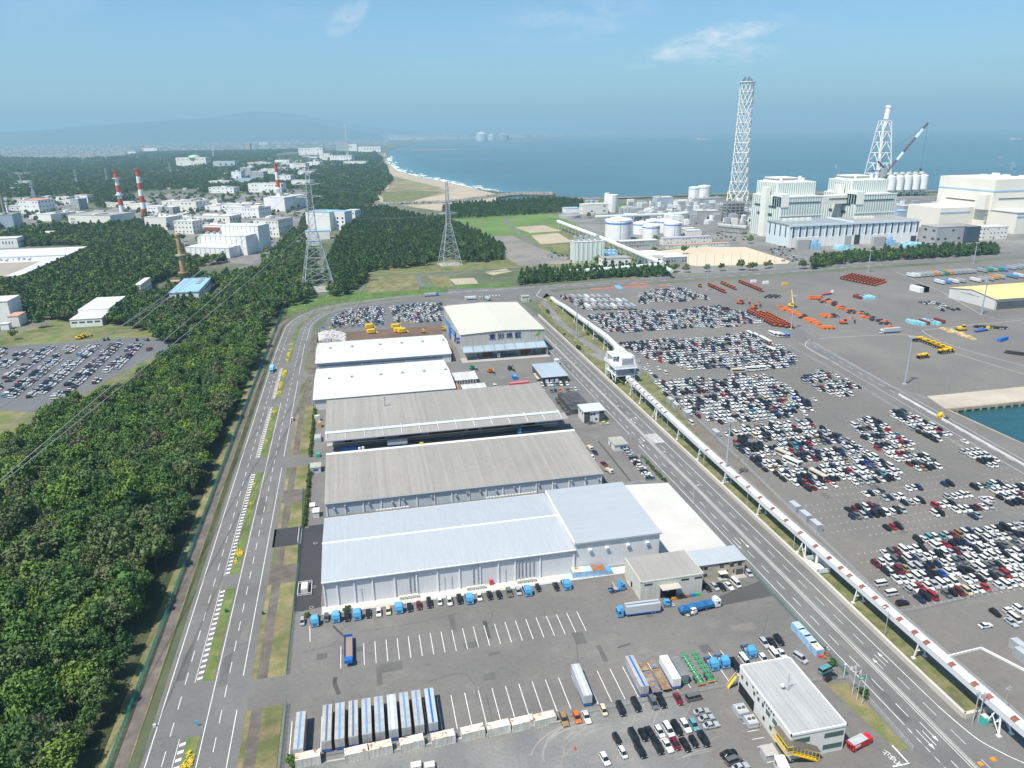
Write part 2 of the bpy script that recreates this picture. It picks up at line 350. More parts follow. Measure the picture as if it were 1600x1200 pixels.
mb = MB(); ribbon(mb, LR, 9, .05); ribbon(mb, [(-182,452),(-235,470)],8, .055); tag(mb.build('lot_road', ASPH_L), kind='structure')
mb = MB(); ribbon(mb, [(-184,340),(-181,446)], .25, .08); tag(mb.build('road_marking', mat('orange_line', (.6, .25, .05))), kind='structure')
sheet('car_lot', gp((-40,545),(130,533),(210,527),(268,530),(78,640),(-40,632)), .06, ASPH_L)
mb = MB(); ribbon(mb, gp((355,425),(400,412),(478,340)),11, .06); tag(mb.build('works_road', ASPH_R), kind='structure')
mb = MB(); ribbon(mb, smoothline(gp((-60,530),(40,512),(90,495),(150,480),(215,462))),9, .05); tag(mb.build('works_road', ASPH_R), kind='structure')
sheet('beach', gp((602,238),(588,252),(583,290),(590,318),(640,322),(775,317),(775,303),(742,295),(692,284),(652,276),(622,267),(606,254)), .03, SAND)
sheet('dune_grass', gp((600,266),(612,274),(650,284),(690,293),(700,302),(640,314),(602,314),(590,300),(588,285)), .06, mat('dune_grass', (.17, .17, .075), .95, .25, .03,(.26, .22, .13)))
sheet('river_bank', gp((640,323),(690,330),(760,324),(776,316),(740,315)), .06, SAND)
sheet('dune_grass', gp((600,300),(640,297),(690,300),(640,316),(598,316)), .08, GRASS)
mb = MB(); ribbon(mb, smoothline(gp((590,322),(586,306),(606,292),(600,280),(583,270),(590,258))),9, .09); tag(mb.build('beach_path', SAND), kind='structure')
# surf
cl = [G(x, y) for x, y in ((604,242),(604,254),(621,266),(651,275),(691,283),(741,294),(768,300))]
mb = MB(); P = smoothline([(p.x, p.y) for p in cl],14)
for k in range(len(P)-1):
 for j in range(3):
  w0 = 5+rng.random()*20; off = 4+j*20+rng.random()*12
  if j and rng.random() < .45*j: continue
  ribbon(mb, [P[k], P[k+1]], w0,-1.9+.02*j, off=off)
tag(mb.build('surf', mat('foam', (.75, .78, .78), .6, .1, .1)), kind='stuff')
for w0, off_, c, zz in ((150,75,(.018, .105, .120),-2.17),(70,38,(.035, .150, .160),-2.14)):
 mb = MB(); ribbon(mb, P, w0, zz, off=off_); tag(mb.build('shallow_water', mat('shallow_%d' % w0, c, .22, .15, .01, bump=.3, spec=.5)), kind='structure')
# jetty
def rockbank(name, pts, w, h, n, size, z0=-2.5):
 mb = MB(); P = smoothline(pts, 10)
 for _ in range(n):
  k = rng.integers(len(P)-1); t = rng.random(); p = P[k].lerp(P[k+1], t); d = (P[k+1]-P[k]).normalized(); nn = Vector((-d.y, d.x, 0))
  u = rng.uniform(-1,1); c = p+nn*u*w/2; zz = z0+(1-abs(u))*(h-z0); s_ = size*rng.uniform(.6,1.3)
  pts_ = [Vector(v)*s_*rng.uniform(.7,1.2)+Vector((c.x, c.y, zz)) for v in ((1,0,0),(-1,0,0),(0,1,0),(0,-1,0),(0,0,.9),(0,0,-.6))]
  for f in ((0,2,4),(2,1,4),(1,3,4),(3,0,4),(2,0,5),(1,2,5),(3,1,5),(0,3,5)): mb.face([pts_[i] for i in f])
 return tag(mb.build(name, ROCK), kind='stuff')
rockbank('rock_jetty', gp((585,321),(706,316),(762,309),(807,303.5),(864,303.5)),26,4,1500,3.6)
rockbank('rock_jetty', gp((603,262),(598,250),(606,243)),40,3,300,5)
mb = MB(); P = [(838,1674),(966,1657),(1429,1548),(1603,1502),(2600,1452)]
ribbon(mb, [(487,1698)]+[(542,1674),(663,1662)]+P, 9,2.5); w_ = tag(mb.build('sea_wall', CONC), kind='structure')
mb = MB()
for a, b in zip(gp((880,312),(1000,310),(1180,303),(1500,300),(1620,297))[:-1], gp((880,312),(1000,310),(1180,303),(1500,300),(1620,297))[1:]):
 d = (Vector(b)-Vector(a)); nn = Vector((-d.y, d.x)).normalized()*3
 mb.prism([(a[0], a[1]),(b[0], b[1]),(b[0]+nn.x, b[1]+nn.y),(a[0]+nn.x, a[1]+nn.y)],-3,4.5)
tag(mb.build('sea_wall', mat('old_concrete', (.30, .275, .24), .9, .2, .1)), kind='structure')
# far breakwaters
for q, w in (((635,237,775,234),22),((640,234.3,720,233.6),20)):
 a, b = G(*q[:2]), G(*q[2:]); mb = MB(); d = (b-a).normalized(); nn = Vector((-d.y, d.x, 0))*w/2
 mb.prism([tuple(a-nn)[:2], tuple(b-nn)[:2], tuple(b+nn)[:2], tuple(a+nn)[:2]],-3,5); tag(mb.build('breakwater', CONC, None), 'long low breakwater reaching out into the bay' if q[0] == 635 else 'shorter breakwater behind the long one in the bay', 'breakwater')
# ------------------------------------------------------------------ road paint
mb = MB(); z = .10
def off(l, o, a=None, b=None): return [q for q in l if (a is None or q[1] >= a) and (b is None or q[1] <= b)]
ribbon(mb, LP, .22, z, off=10.4)
dashes(mb, LP, .18, z, 5,5, off=6.3)
dashes(mb, LP[:64], .18, z, 5,5, off=-5.7, start=2)
MEDS = [(40,168.5),(190,237),(246,333),(350,424),(438,500)]
for a, b in MEDS:
 for yy in np.arange(a+1, b-1,2.6):
  mb.face([(-54.7, yy, z),(-53.3, yy+.4, z),(-53.3, yy+1.4, z),(-54.7, yy+1.0, z)])
 ribbon(mb, [(-55.1, a),(-55.1, b)], .15, z)
ribbon(mb, [(-49.2,40),(-49.2,430)], .2, z);
for a, b in ((40,176),(190,336),(349,470),(484,560)): ribbon(mb, [(-41.7, a),(-41.7, b)], .2, z)
ribbon(mb, LP[30:64], .2, z, off=-9.6)
for yy in np.arange(470,560,6.0):
 for xx in (-59.6,-55.9): mb.face([(xx-.25, yy, z),(xx+.25, yy, z),(xx+.25, yy+2, z),(xx-.25, yy+2, z)]) if yy in (470,548) else None
tag(mb.build('lane_marking', WHITE), kind='structure')
mb = MB(); z = .11
ribbon(mb, [(132.4,-50),(132.4,320)], .2, z); ribbon(mb, [(133,334),(133,560)], .2, z); dashes(mb, [(132.4,100),(132.4,130)], .3, z, 1.6,1.6);
dashes(mb, [(135.4,-50),(135.6,600)], .18, z, 5,5, start=2.3); ribbon(mb, [(138.6,-50),(139.4,600)], .16, z)
dashes(mb, [(142.9,-50),(143.4,600)], .14, z, 5,5, start=1); ribbon(mb, [(146.0,134),(146.8,380),(147.2,600)], .2, z)
P = smoothline([(146,134),(146.5,127),(147.4,121.3),(149.5,117),(152.4,112.7),(160,104),(172,97)],6); ribbon(mb, P, .25, z)
def arrow(mb, x, y, s=1, L=5, turn=0):
 mb.face([(x-.09, y, z),(x+.09, y, z),(x+.09, y+L*s, z),(x-.09, y+L*s, z)] if s > 0 else [(x-.09, y+L*s, z),(x+.09, y+L*s, z),(x+.09, y, z),(x-.09, y, z)])
 yy = y+L*s; t = [(x-.5, yy, z),(x+.5, yy, z),(x, yy+1.8*s, z)]; mb.face(t if s > 0 else t[::-1])
arrow(mb, 134,226,-1); arrow(mb, 137.2,226,-1); arrow(mb, 134.2,128,-1); arrow(mb, 137,130,-1); arrow(mb, 134.4,324,-1); arrow(mb, 137.2,330,-1)
arrow(mb, 144.6,152,1,3); arrow(mb, 141.4,150,1,3); arrow(mb, 144.7,352,1,3); arrow(mb, 141.4,350,1,3)
for k in range(9): mb.face([(140.6+k*.7,320, z),(140.9+k*.7,320, z),(140.9+k*.7,332, z),(140.6+k*.7,332, z)])
ribbon(mb, gp((855,470),(838,462),(845,452),(870,450)), .4, z); dashes(mb, gp((700,457),(790,452),(880,447),(1000,441),(1200,427),(1400,412)), .5, z, 8,8)
for k in range(7):
 c = G(750+k*5,463.6-.4*k); mb.face([(c.x-.4, c.y-2, z),(c.x+.4, c.y-2, z),(c.x+.4, c.y+2, z),(c.x-.4, c.y+2, z)])
tag(mb.build('lane_marking', WHITE), kind='structure')
mb = MB(); ribbon(mb, [(139.6,290),(140.3,560)], .35, .105); tag(mb.build('lane_marking', YEL), kind='structure')
mb = MB()
for q in (((1015,446),(1010,447.5),(920,452.5),(925,450.5)),((985,443.5),(1015,442.5),(1010,444),(980,445)),((1030,445),(1050,444.5),(1050,446),(1030,446.5))): mb.face([(p[0], p[1], .11) for p in gp(*q)])
tag(mb.build('red_bus_lane_paint', REDP), kind='structure')
mb = MB()
mb.face([(p[0], p[1], .12) for p in gp((959,446),(968,445.5),(974,451),(966,452))]); tag(mb.build('blue_road_paint', BLUP), kind='structure')
mb = MB(); z = .10
for e in (-5.3,0,5.3): (dashes(mb, [(322,468),(295,250),(275,90)], .2, z, 6,6) if e == 0 else ribbon(mb, [(322,468),(295,250),(275,90)], .2, z, off=e))
ribbon(mb, smoothline(gp((1278,529),(1330,526),(1400,523),(1425,526),(1480,548),(1600,585))), .3, z); ribbon(mb, smoothline(gp((1600,572),(1490,541),(1445,520),(1460,514),(1600,500))), .3, z)
ribbon(mb, smoothline(gp((1266,530),(1258,538),(1268,548),(1310,570))), .3, z)
ribbon(mb, gp((1400,425),(1470,455),(1530,490),(1560,500),(1600,498)), .3, z)
tag(mb.build('lane_marking', WHITE), kind='structure')
# bay lines of the truck yard
mb = MB(); z = .07
for k in range(30):
 if k == 1: continue
 x = -13.7+k*3.46;
 if x > 63: break
 y0 = 196.6-.1*k*0
 mb.face([(x-.1,186.6, z),(x+.1,186.6, z),(x+.1,196.8, z),(x-.1,196.8, z)])
for k in range(38):
 x = -26.5+k*3.93
 if x > 103: break
 mb.face([(x-.1,155.6, z),(x+.1,155.6, z),(x+.1,168.3, z),(x-.1,168.3, z)])
for px, py in ((485,985),(1215,1000)): pass
ribbon(mb, gp((484,978),(484.5,1003)), .2, z)
for k in range(8):
 x = 79.5+k*2.6; mb.face([(x-.07,205, z),(x+.07,205, z),(x+.07,210, z),(x-.07,210, z)])
for (a, b) in (((1150,1120),(1200,1112)),): pass
for k in range(8):
 a = G(1153+k*7.5,1119+k*12.2); b = G(1171+k*7.5,1117+k*11.8); ribbon(mb, [a, b], .16, z)
ribbon(mb, gp((1394,1165),(1420,1193),(1395,1198)), .45, z)
tag(mb.build('bay_marking', WHITE), kind='structure')
# asphalt seams, patches and tyre marks
PATCH2 = mat('asphalt_patch_dark', (.112, .107, .10), .9, .14, .3, stain=.2); PATCH3 = mat('asphalt_patch_pale', (.165, .155, .14), .9, .14, .3, stain=.2)
mb = MB(); PATCH = mat('asphalt_patch', (.075, .072, .068), .9, .2, .5)
for q, w in ((((520,978),(538,995)), .8),(((525,1058),(523,1068),(530,1085)),1.2),(((560,1085),(570,1094)), .18),(((770,956),(765,972),(748,979)), .14),(((850,955),(852,965)), .12),(((668,1066),(720,1052),(742,1071),(745,1090),(753,1073)), .14),(((760,1085),(770,1130)), .14),(((757,970),(764,998)),1.3),(((560,988),(640,975),(720,958)), .1),(((900,1000),(905,1050)), .1),(((965,1012),(985,1006)), .6),(((470,1020),(560,1000)), .09),(((1000,660),(970,695),(1010,770)), .1),
             (((935,690),(958,718),(985,752)), .9),(((1190,1000),(1200,960)), .12),(((330,1010),(345,960),(352,900)), .1),(((340,1195),(352,1120)), .1),(((300,1080),(330,1072)), .1),(((368,1100),(376,1040),(392,960)),1.1)):
 ribbon(mb, smoothline(gp(*q),4), w, .065)
g = np.random.default_rng(41)
for k in range(46):
 c = G(g.uniform(470,1200), g.uniform(935,1090)) if k < 26 else G(g.uniform(1100,1590), g.uniform(600,900)); a, b = g.uniform(1.2,4), g.uniform(2.5,9)
 if k % 2: a, b = b, a
 if (k < 26 and 157 < c.y < 214 and -25 < c.x < 122) or (k >= 26 and c.x > 172): sheet('asphalt_repair', [(c.x, c.y),(c.x+a, c.y),(c.x+a, c.y+b),(c.x, c.y+b)], .051+k*.0003,[PATCH2, PATCH3][int(g.random() < .45)])
for k in range(14):
 y_ = g.uniform(110,480); x_ = [-60.6,-56.9,-48.4,-44.8,133.2,136.3,141.2,144][k % 8]; sheet('asphalt_repair', [(x_, y_),(x_+2.3, y_),(x_+2.3, y_+g.uniform(4,22)),(x_, y_+g.uniform(4,22))], .088+k*.0003,[PATCH2, PATCH3][k % 2])
for y in np.arange(66,520,17.3):
 x0 = rng.choice([-61.5,-49]); ribbon(mb, [(x0, y),(x0+rng.uniform(3,8), y+rng.uniform(-1,1))], .12, .095)
tag(mb.build('asphalt_repair', PATCH), kind='structure')
mb = MB(); g = np.random.default_rng(31)
for _ in range(26):
 c = G(g.uniform(900,960), g.uniform(1120,1175)); r0 = g.uniform(8,22); a0 = g.uniform(.6,2.2); a1 = a0+g.uniform(.5,1.5)
 P = [(c.x+r0*math.cos(a0+(a1-a0)*t/12), c.y-6+r0*.7*math.sin(a0+(a1-a0)*t/12)) for t in range(13)]
 if all(p[1] < 151 and p[0] > -12 for p in P): ribbon(mb, P, g.uniform(.15, .5), .056+_*.0004)
for _ in range(30):
 c = G(g.uniform(840,1080), g.uniform(1100,1190)); L_ = g.uniform(3,14); an = g.uniform(-.5, .9)
 if c.y < 148: ribbon(mb, [(c.x, c.y),(c.x+L_*math.cos(an)*.5, c.y+L_*math.sin(an)*.5+.3),(c.x+L_*math.cos(an), c.y+L_*math.sin(an))], g.uniform(.15, .4), .067+_*.0003)
tag(mb.build('tyre_track', mat('pale_gravel_track', (.24, .23, .21), .95, .25, .4)), kind='structure')
MEDG = mat('median_grass', (.085, .15, .03), .95, .3, .25,(.16, .165, .06), bump=.3)
def median(name, poly, h=.16):
 o = MB().prism(poly, .05, h, 0,1).build(name, [CONC, MEDG]); tag(o, kind='structure'); return o
for a, b in MEDS: median('planted_median', [(-53.0, a),(-50.0, a),(-50.0, b),(-53.0, b)])
L2 = [p for p in LP if 510 < p.y and p.x < 90]; mb = MB(); ribbon(mb, L2,2.8, .16); tag(mb.build('planted_median', MEDG), kind='structure')
mb = MB()
ribbon(mb, [(139.7,60),(139.75,200),(140.0,420),(140.4,600)],1.1, .24); tag(mb.build('central_reserve', CONC), kind='structure')
sheet('embankment_grass', [(152,128.5),(152.3,320),(152.6,420),(153,480),(160,640),(182,690),(182.5,600),(180.5,440),(177,380),(169,263),(164.5,210),(160,160),(158.5,129)], .09, mat('embankment_grass', (.10, .125, .04), .95, .32, .35,(.185, .165, .08), bump=.4))
sheet('service_track', [(160.2,100),(163,160),(168,240),(174,330),(177.5,380),(174,382),(165,300),(160,210),(157.6,150),(157.6,100)], .11, mat('gravel_track', (.16, .14, .12), .95, .15, .3))
mb = MB(); ribbon(mb, smoothline(gp((848,470),(872,500),(895,520),(935,548),(965,560))),6, .11); tag(mb.build('service_track', GRAVEL), kind='structure')
sheet('service_track', gp((965,553),(1000,560),(1003,585),(985,597),(958,572),(915,552)), .12, GRAVEL)
# ------------------------------------------------------------------ buildings of the yard
ROOF_B = mat('roof_blue_sheet', (.375, .405, .43), .6, .03, .05, ribs=(0, .9, .012), spec=.3, streak=(1, .06))
ROOF_B2 = mat('roof_blue_sheet_cross', (.355, .385, .41), .6, .03, .05, ribs=(1,1.4, .012), spec=.3, streak=(0, .05))
ROOF_G = mat('roof_grey_sheet', (.285, .268, .242), .8, .07, .04, ribs=(0,1.25, .07), streak=(1, .09))
ROOF_G2 = mat('roof_grey_cement', (.295, .28, .256), .85, .07, .06, ribs=(0,1.7, .05), streak=(1, .09))
ROOF_W = mat('roof_white_coat', (.60, .595, .575), .75, .06, .09,(.56, .555, .54), ribs=(0,1.6, .04), streak=(1, .09))
ROOF_C = mat('roof_cream_sheet', (.72, .69, .58), .7, .03, .05, ribs=(0,2.4, .015))
WALL_L = mat('wall_pale_sheet', (.60, .605, .612), .6, .02, .1, ribs=(0, .6, .015), streak=(2, .05))
WALL_B = mat('wall_blue_sheet', (.46, .51, .56), .65, .04, .1, ribs=(0,1.1, .04), streak=(2, .08))
WALL_W = mat('wall_white', (.62, .61, .585), .7, .05, .2)
WALL_C = mat('wall_cream', (.58, .565, .49), .7, .06, .15,(.53, .51, .45), ribs=(0, .8, .03), streak=(2, .12))
WALL_T = mat('wall_tan', (.42, .365, .26), .8, .06, .3)
WALL_G = mat('wall_grey_weathered', (.46, .455, .43), .8, .10, .08,(.42, .39, .34), ribs=(0,1.2, .05), streak=(2, .16))
TRIMW = mat('trim_white', (.74, .74, .74), .6, .05, .5)
TRIMG = mat('trim_grey', (.36, .38, .40), .6, .08, .5)
GLASS = mat('window_glass', (.03, .045, .055), .12, .05,1, spec=.6)
GLASS_G = mat('window_glass_green', (.06, .11, .10), .15, .1,1, spec=.6)
DARK = mat('dark_interior', (.012, .014, .018), .9, .1,1)
DKGREY = mat('dark_grey_metal', (.07, .075, .085), .6, .1, .5)
BRICKR = mat('red_brown_door', (.22, .075, .05), .7, .12, .5, ribs=(0,1.0, .1))
STEEL = mat('galvanised_steel', (.48, .50, .52), .55, .08, .6, metal=.35)
STEELW = mat('white_steel', (.70, .71, .71), .55, .06, .6)
CREAMEQ = mat('cream_equipment', (.55, .53, .46), .7, .12,1.2)
BLUEP = mat('blue_paint', (.02, .16, .50), .5, .1,1)
YELP = mat('yellow_paint', (.72, .46, .02), .55, .08,1)
REDP2 = mat('red_paint', (.55, .03, .03), .5, .08,1)
GREENP = mat('green_paint', (.02, .33, .12), .5, .12,1)
FENCEG = mat('green_fence', (.02, .22, .17), .8, .12,1)
FENCES = mat('steel_fence', (.42, .45, .46), .6, .12,1)
LETTER = mat('sign_navy', (.02, .035, .15), .6, .05,1)
def foot(x0, y0, x1, y1): FOOT.append((x0, y0, x1, y1))
def gable(mb, x0, x1, y0, y1, ze, zr, yr=None, over=.4, wm=0, rm=1, t=.18):
 """long hall with its ridge along X"""
 yr = (y0+y1)/2 if yr is None else yr
 mb.box(x0, y0,0, x1, y1, ze, wm)
 for x in (x0, x1):
  q = [(x, y0, ze),(x, y1, ze),(x, yr, zr)]; mb.face(q if x == x1 else q[::-1], wm)
def roof_slope(x0, x1, ya, za, yb, zb, t=.15):
 mb = MB();
 p = [(x0, ya, za),(x1, ya, za),(x1, yb, zb),(x0, yb, zb)]
 if yb < ya: p = p[::-1]
 mb.face([(a, b, c+t) for a, b, c in p]); mb.face([(a, b, c) for a, b, c in p][::-1])
 for k in range(4):
  a, b = p[k], p[(k+1) % 4]; mb.face([a, b, (b[0], b[1], b[2]+t),(a[0], a[1], a[2]+t)])
 return mb
def kid(e, n): return next((c for c in e.children if c.name.startswith(n)), e)
def win(parent, x0, x1, z0, z1, y, d=.06, m=None, name='window'):
 o = part(name, BX(x0, y-d, z0, x1, y+.1, z1), m or GLASS, kid(parent, 'wall')); return o
def winx(parent, y0, y1, z0, z1, x, m=None, name='window'):
 return part(name, BX(x-.06, y0, z0, x+.1, y1, z1), m or GLASS, kid(parent, 'wall'))
# 1 ---- the pale blue hall with its taller end
b = empty('warehouse', (0,0,0),0, 'long pale blue roofed hall in front, with a taller square hall at its right end', 'warehouse')
foot(-20,215,134,280)
mb = MB(); gable(mb, -18.9,68.5,218.7,261.3,9.9,11.6); part('wall', mb, WALL_L, b)
part('roof', roof_slope(-19.3,68.4,218.2,9.92,240,11.7), ROOF_B, b); part('roof', roof_slope(-19.3,68.4,261.8,9.92,240,11.7), ROOF_B, b)
part('ridge_cap', BX(-19.4,239.6,11.75,68.3,240.4,11.98), TRIMW, b)
part('gutter', BX(-19.3,217.8,9.6,68.4,218.2,9.95), TRIMW, b); part('gutter', BX(-19.3,261.8,9.6,68.4,262.2,9.95), TRIMW, b)
for x in (-18.7,-14.4,-8.8,-2.8,4.6,12,19.2,26.8,34,40.5,46.5,55.5,67.9): part('pilaster', BX(x-.22,218.35,0, x+.22,218.7,9.6), TRIMW, b)
th_ = part('tall_hall', BX(68.6,218.9,0,100.4,258.9,12.1), WALL_L, b)
part('tall_roof', roof_slope(68.2,100.9,218.5,12.0,259.3,12.6), ROOF_B2, b)
part('verge_trim', BX(68.0,218.5,11.5,68.3,259.3,12.75), TRIMW, b); part('front_fascia', BX(68.2,218.2,11.6,101,218.5,12.2), TRIMG, b)
part('base_band', BX(68.6,218.6, .05,100.4,218.9,1.0), TRIMG, b)
for x in (73.9,80.2,88.2,95.6):
 part('vent_hood', BX(x-.5,218.1,8.0, x+.5,218.9,8.9).box(x-.6,217.9,8.8, x+.6,218.9,9.0), TRIMW, th_)
for xs in ((9.6,11),(31.5,33.2),(47.6,48.8,50.2,51.6,53)):
 for x in xs: part('pipe', MB().tube((x, 218.45,1.6),(x, 218.45,8.2), .16,6), TRIMG, b)
for x in (-6.6,21.5,24,43): part('downpipe', MB().tube((x, 218.5,0.2),(x, 218.5,5.6), .07,5), TRIMG, b)
part('hydrant_cabinet', BX(37.2,217.9, .1,38.3,218.6,1.9).box(37.1,217.8,1.9,38.4,218.65,2.0), REDP2, b)
def condenser(x, y, lab, grp):
 o = BX(-.55,-.4,0, .55, .4,1.35,0).box(-.45,-.3,1.35, .45, .3,1.42,1).cyl(0,0,1.40,1.46, .2, n=10, m=2).box(-.2,-.43, .4, .2,-.4,1.0,2).build('air_conditioner', [CREAMEQ, TRIMW, TRIMG]); o.location = (x, y, .06)
 return tag(o, lab, 'air conditioner', grp)
for xs in ((6.4,7.7,9.2,10.5,11.7),(29.5,30.8,32.1,33.6,34.8),(47.3,48.7,50.1,51.5,52.9)):
 for k, x in enumerate(xs): condenser(x, 216.8, 'cream outdoor air conditioner unit on the pale kerb strip below the blue roofed hall', 'air conditioners along the blue roofed hall')
# 2 ---- grey roof hall behind it
b = empty('warehouse', (0,0,0),0, 'wide hall with pale blue walls and plain grey ribbed roof behind the blue roofed hall', 'warehouse'); foot(-21,280,103,328)
mb = BX(-19.8,282.3,0,100.2,326.5,6.0); mb.face([(-19.8,326.5,6),(-19.8,282.3,6),(-19.8,326.5,8.6)]); mb.face([(100.2,282.3,6),(100.2,326.5,6),(100.2,326.5,8.6)]); mb.face([(100.2,326.5,6),(-19.8,326.5,6),(-19.8,326.5,8.6),(100.2,326.5,8.6)])
part('wall', mb, WALL_B, b); part('roof', roof_slope(-20.1,100.6,281.9,6.05,326.9,8.9), ROOF_G, b)
part('ridge_cap', BX(-20.1,325.2,8.95,100.6,327.0,9.12), TRIMW, b); part('gutter', BX(-20.1,281.5,5.8,100.6,281.9,6.1), TRIMG, b)
for x in np.arange(-19.4,101,7.45): part('pilaster', BX(x-.2,281.98,0, x+.2,282.3,5.8), TRIMW, b)
for k, x in enumerate((-16.4,-12,-2.2,7.5,12.2,24,34.5,39.2,45,52,60,71,78.5,86,92.3,98.5)):
 z_ = 3.6 if k % 3 else 2.9
 part('vent_hood', BX(x-.35,281.5, z_, x+.35,282.3, z_+.7).box(x-.4,281.4, z_+.65, x+.4,282.3, z_+.8), TRIMG, b)
for xa, xb in ((1,14),(48,70)):
 for x in np.arange(xa, xb, 1.4): condenser(x, 280.4, 'cream air conditioner unit in the slot between blue roof and pale blue wall', 'air conditioners in the slot between the halls')
# 3 ---- hall with canopy
b = empty('warehouse', (0,0,0),0, 'grey roofed hall with a long front canopy over a shaded loading dock', 'warehouse'); foot(-22,345,104,402)
part('wall', BX(-21,357.6,0,100.5,400,8.2), WALL_B, b)
part('roof', roof_slope(-21.4,101,356.6,8.25,400.4,9.3), mat('roof_grey_sheet_far', (.285, .268, .245), .8, .08, .04, ribs=(0,1.5, .07), streak=(1, .09)), b)
part('skylight_strip', roof_slope(-21.4,101,354.2,7.85,356.5,8.2, .1), mat('translucent_sheet', (.52, .58, .62), .4, .08, .2), b)
part('canopy', roof_slope(-21.4,103.6,347,6.9,354.1,7.55), ROOF_G2, b); part('canopy_edge', BX(-21.4,346.7,6.6,103.6,347.0,7.0), TRIMG, b)
part('platform', BX(-21,354.5,0,100.4,357.6,1.1), CONC, b)
part('chimney_pipe', MB().tube((10,384,8.8),(10,384,14), .35,8).tube((10,384,14),(10,384,14.7), .5,8), TRIMG, b)
for x in np.arange(-20.5,101,9.3): part('canopy_bracket', MB().tube((x, 357.5,8.6),(x, 347.3,7.25), .12,4), TRIMW, b)
for k, (x0, x1, m, nm) in enumerate(((-12,-8.5, DARK, 'door'),(4.5,8, DARK, 'door'),(15.5,27, BRICKR, 'shutter'),(31,50, BRICKR, 'shutter'),(52,57, DARK, 'door'),(59,75, BRICKR, 'shutter'),(82,88, DARK, 'door'))):
 part(nm, BX(x0,357.35,1.1, x1,357.7,6.2), m, b)
# 4,5 ---- two white roofs
for (x0, x1, y0, y1, ze, zr, lab) in ((-29,52.6,411.6,469.5,6.8,8.9, 'white roofed gabled hall just behind the grey canopy hall'),(-30.3,60.2,485.6,535.3,6.4,8.8, 'white roofed hall farther back, next to the gravel heap and yellow machines')):
 b = empty('warehouse', (0,0,0),0, lab, 'warehouse'); foot(x0, y0-2, x1, y1+2); yr = (y0+y1)/2
 mb = MB(); gable(mb, x0, x1, y0, y1, ze, zr); part('wall', mb, [WALL_W], b)
 rf_ = part('roof', roof_slope(x0-.5, x1+.5, y0-.6, ze+.02, yr, zr+.1), ROOF_W, b); part('roof', roof_slope(x0-.5, x1+.5, y1+.6, ze+.02, yr, zr+.1), ROOF_W, b)
 part('gutter', BX(x0-.5, y0-.9, ze-.25, x1+.5, y0-.6, ze+.1), TRIMW, b)
 for k in range(6):
  x = x0+(x1-x0)*(.1+.165*k+(.05 if k > 1 else 0)); part('vent', MB().cyl(x, yr, zr, zr+1.1, .7, .7,10).cyl(x, yr, zr+1.1, zr+1.5,1.1, .6,10), TRIMG, rf_)
 for x in (x0+.3, x0+(x1-x0)*.33, x0+(x1-x0)*.66, x1-.3): part('downpipe', BX(x-.2, y0-.15,0, x+.2, y0, ze), WALL_C, b)
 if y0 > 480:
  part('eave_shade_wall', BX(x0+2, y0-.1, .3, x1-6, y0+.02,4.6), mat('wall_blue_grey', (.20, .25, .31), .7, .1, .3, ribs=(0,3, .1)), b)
# 6 ---- the tall cream hall with lettering
b = empty('warehouse', (0,0,0),0, 'tall cream roofed hall with big navy characters and a green leaf emblem on its front', 'warehouse'); foot(66,480,131,590)
X0, X1, Y0, Y1, XR = 68.4,128.6,492.6,584,99.5
mb = BX(X0, Y0,0, X1, Y1,17)
mb.face([(X0, Y0,17),(X1, Y0,17),(XR, Y0,18.2)]); mb.face([(X1, Y1,17),(X0, Y1,17),(XR, Y1,18.2)]); part('wall', mb, WALL_G, b)
for xa, xb in ((X0-.5, XR),(X1+.5, XR)):
 p = [(xa, Y0-.5,17.02),(xb, Y0-.5,18.3),(xb, Y1+.5,18.3),(xa, Y1+.5,17.02)]
 mm = MB(); mm.face([(x, y, z+.15) for x, y, z in (p if xa < xb else p[::-1])]); mm.face(p[::-1] if xa < xb else p)
 for k in range(4):
  a_, b_ = p[k], p[(k+1) % 4]; mm.face([a_, b_, (b_[0], b_[1], b_[2]+.15),(a_[0], a_[1], a_[2]+.15)])
 part('roof', mm, mat('roof_cream', (.52, .505, .43), .75, .03, .05), b)
cm = MB()
for k in range(8):
 x = X0+(X1-X0)*k/8; part('canopy_panel', roof_slope(x+.1, x+(X1-X0)/8-.1,484.6,6.2, Y0,8.0, .2), mat('canopy_blue_sheet', (.30, .38, .44), .6, .08, .2, ribs=(0, .8, .05)), b)
 part('canopy_bracket', MB().tube((x+.1, Y0-.1,9.6),(x+.1,485,6.8), .12,4), TRIMG, b)
part('canopy_fascia', BX(X0,484.2,5.8, X1+.4,484.6,6.5), TRIMG, b)
part('canopy_end', BX(X1-.3,484.7,0, X1+.4, Y0-.05,6.0), WALL_G, b)
for k in range(2): part('shutter', BX((83.2,111.2)[k], Y0-.25,0.2,(90.6,118.2)[k], Y0+.02,5.2), BRICKR, b); part('door', BX((79.5,120.5)[k], Y0-.25, .2,(80.6,121.6)[k], Y0+.02,2.6), BLUEP, b)
part('loading_apron', BX(X0-1,481,0, X1+1,492.5, .14), CONC, b)
mb = MB()
for k in range(6): part('pilaster', BX(X0-.3, Y0+6+k*15,0, X0, Y0+6.5+k*15,16.8), TRIMG, b)
for p, q in (((496,14),(514,9)),((496,11.5),(514,6.5)),((514,13.5),(522,4.5)),((522,12),(548,9.5)),((522,9.5),(548,7)),((548,11),(580,8.5)),((548,8.5),(580,6))): mb.tube((X0-.5, p[0], p[1]),(X0-.5, q[0], q[1]), .45,4)
mb.box(X0-1.2,545,1, X0,552,9); part('brace', mb, BLUEP, b)
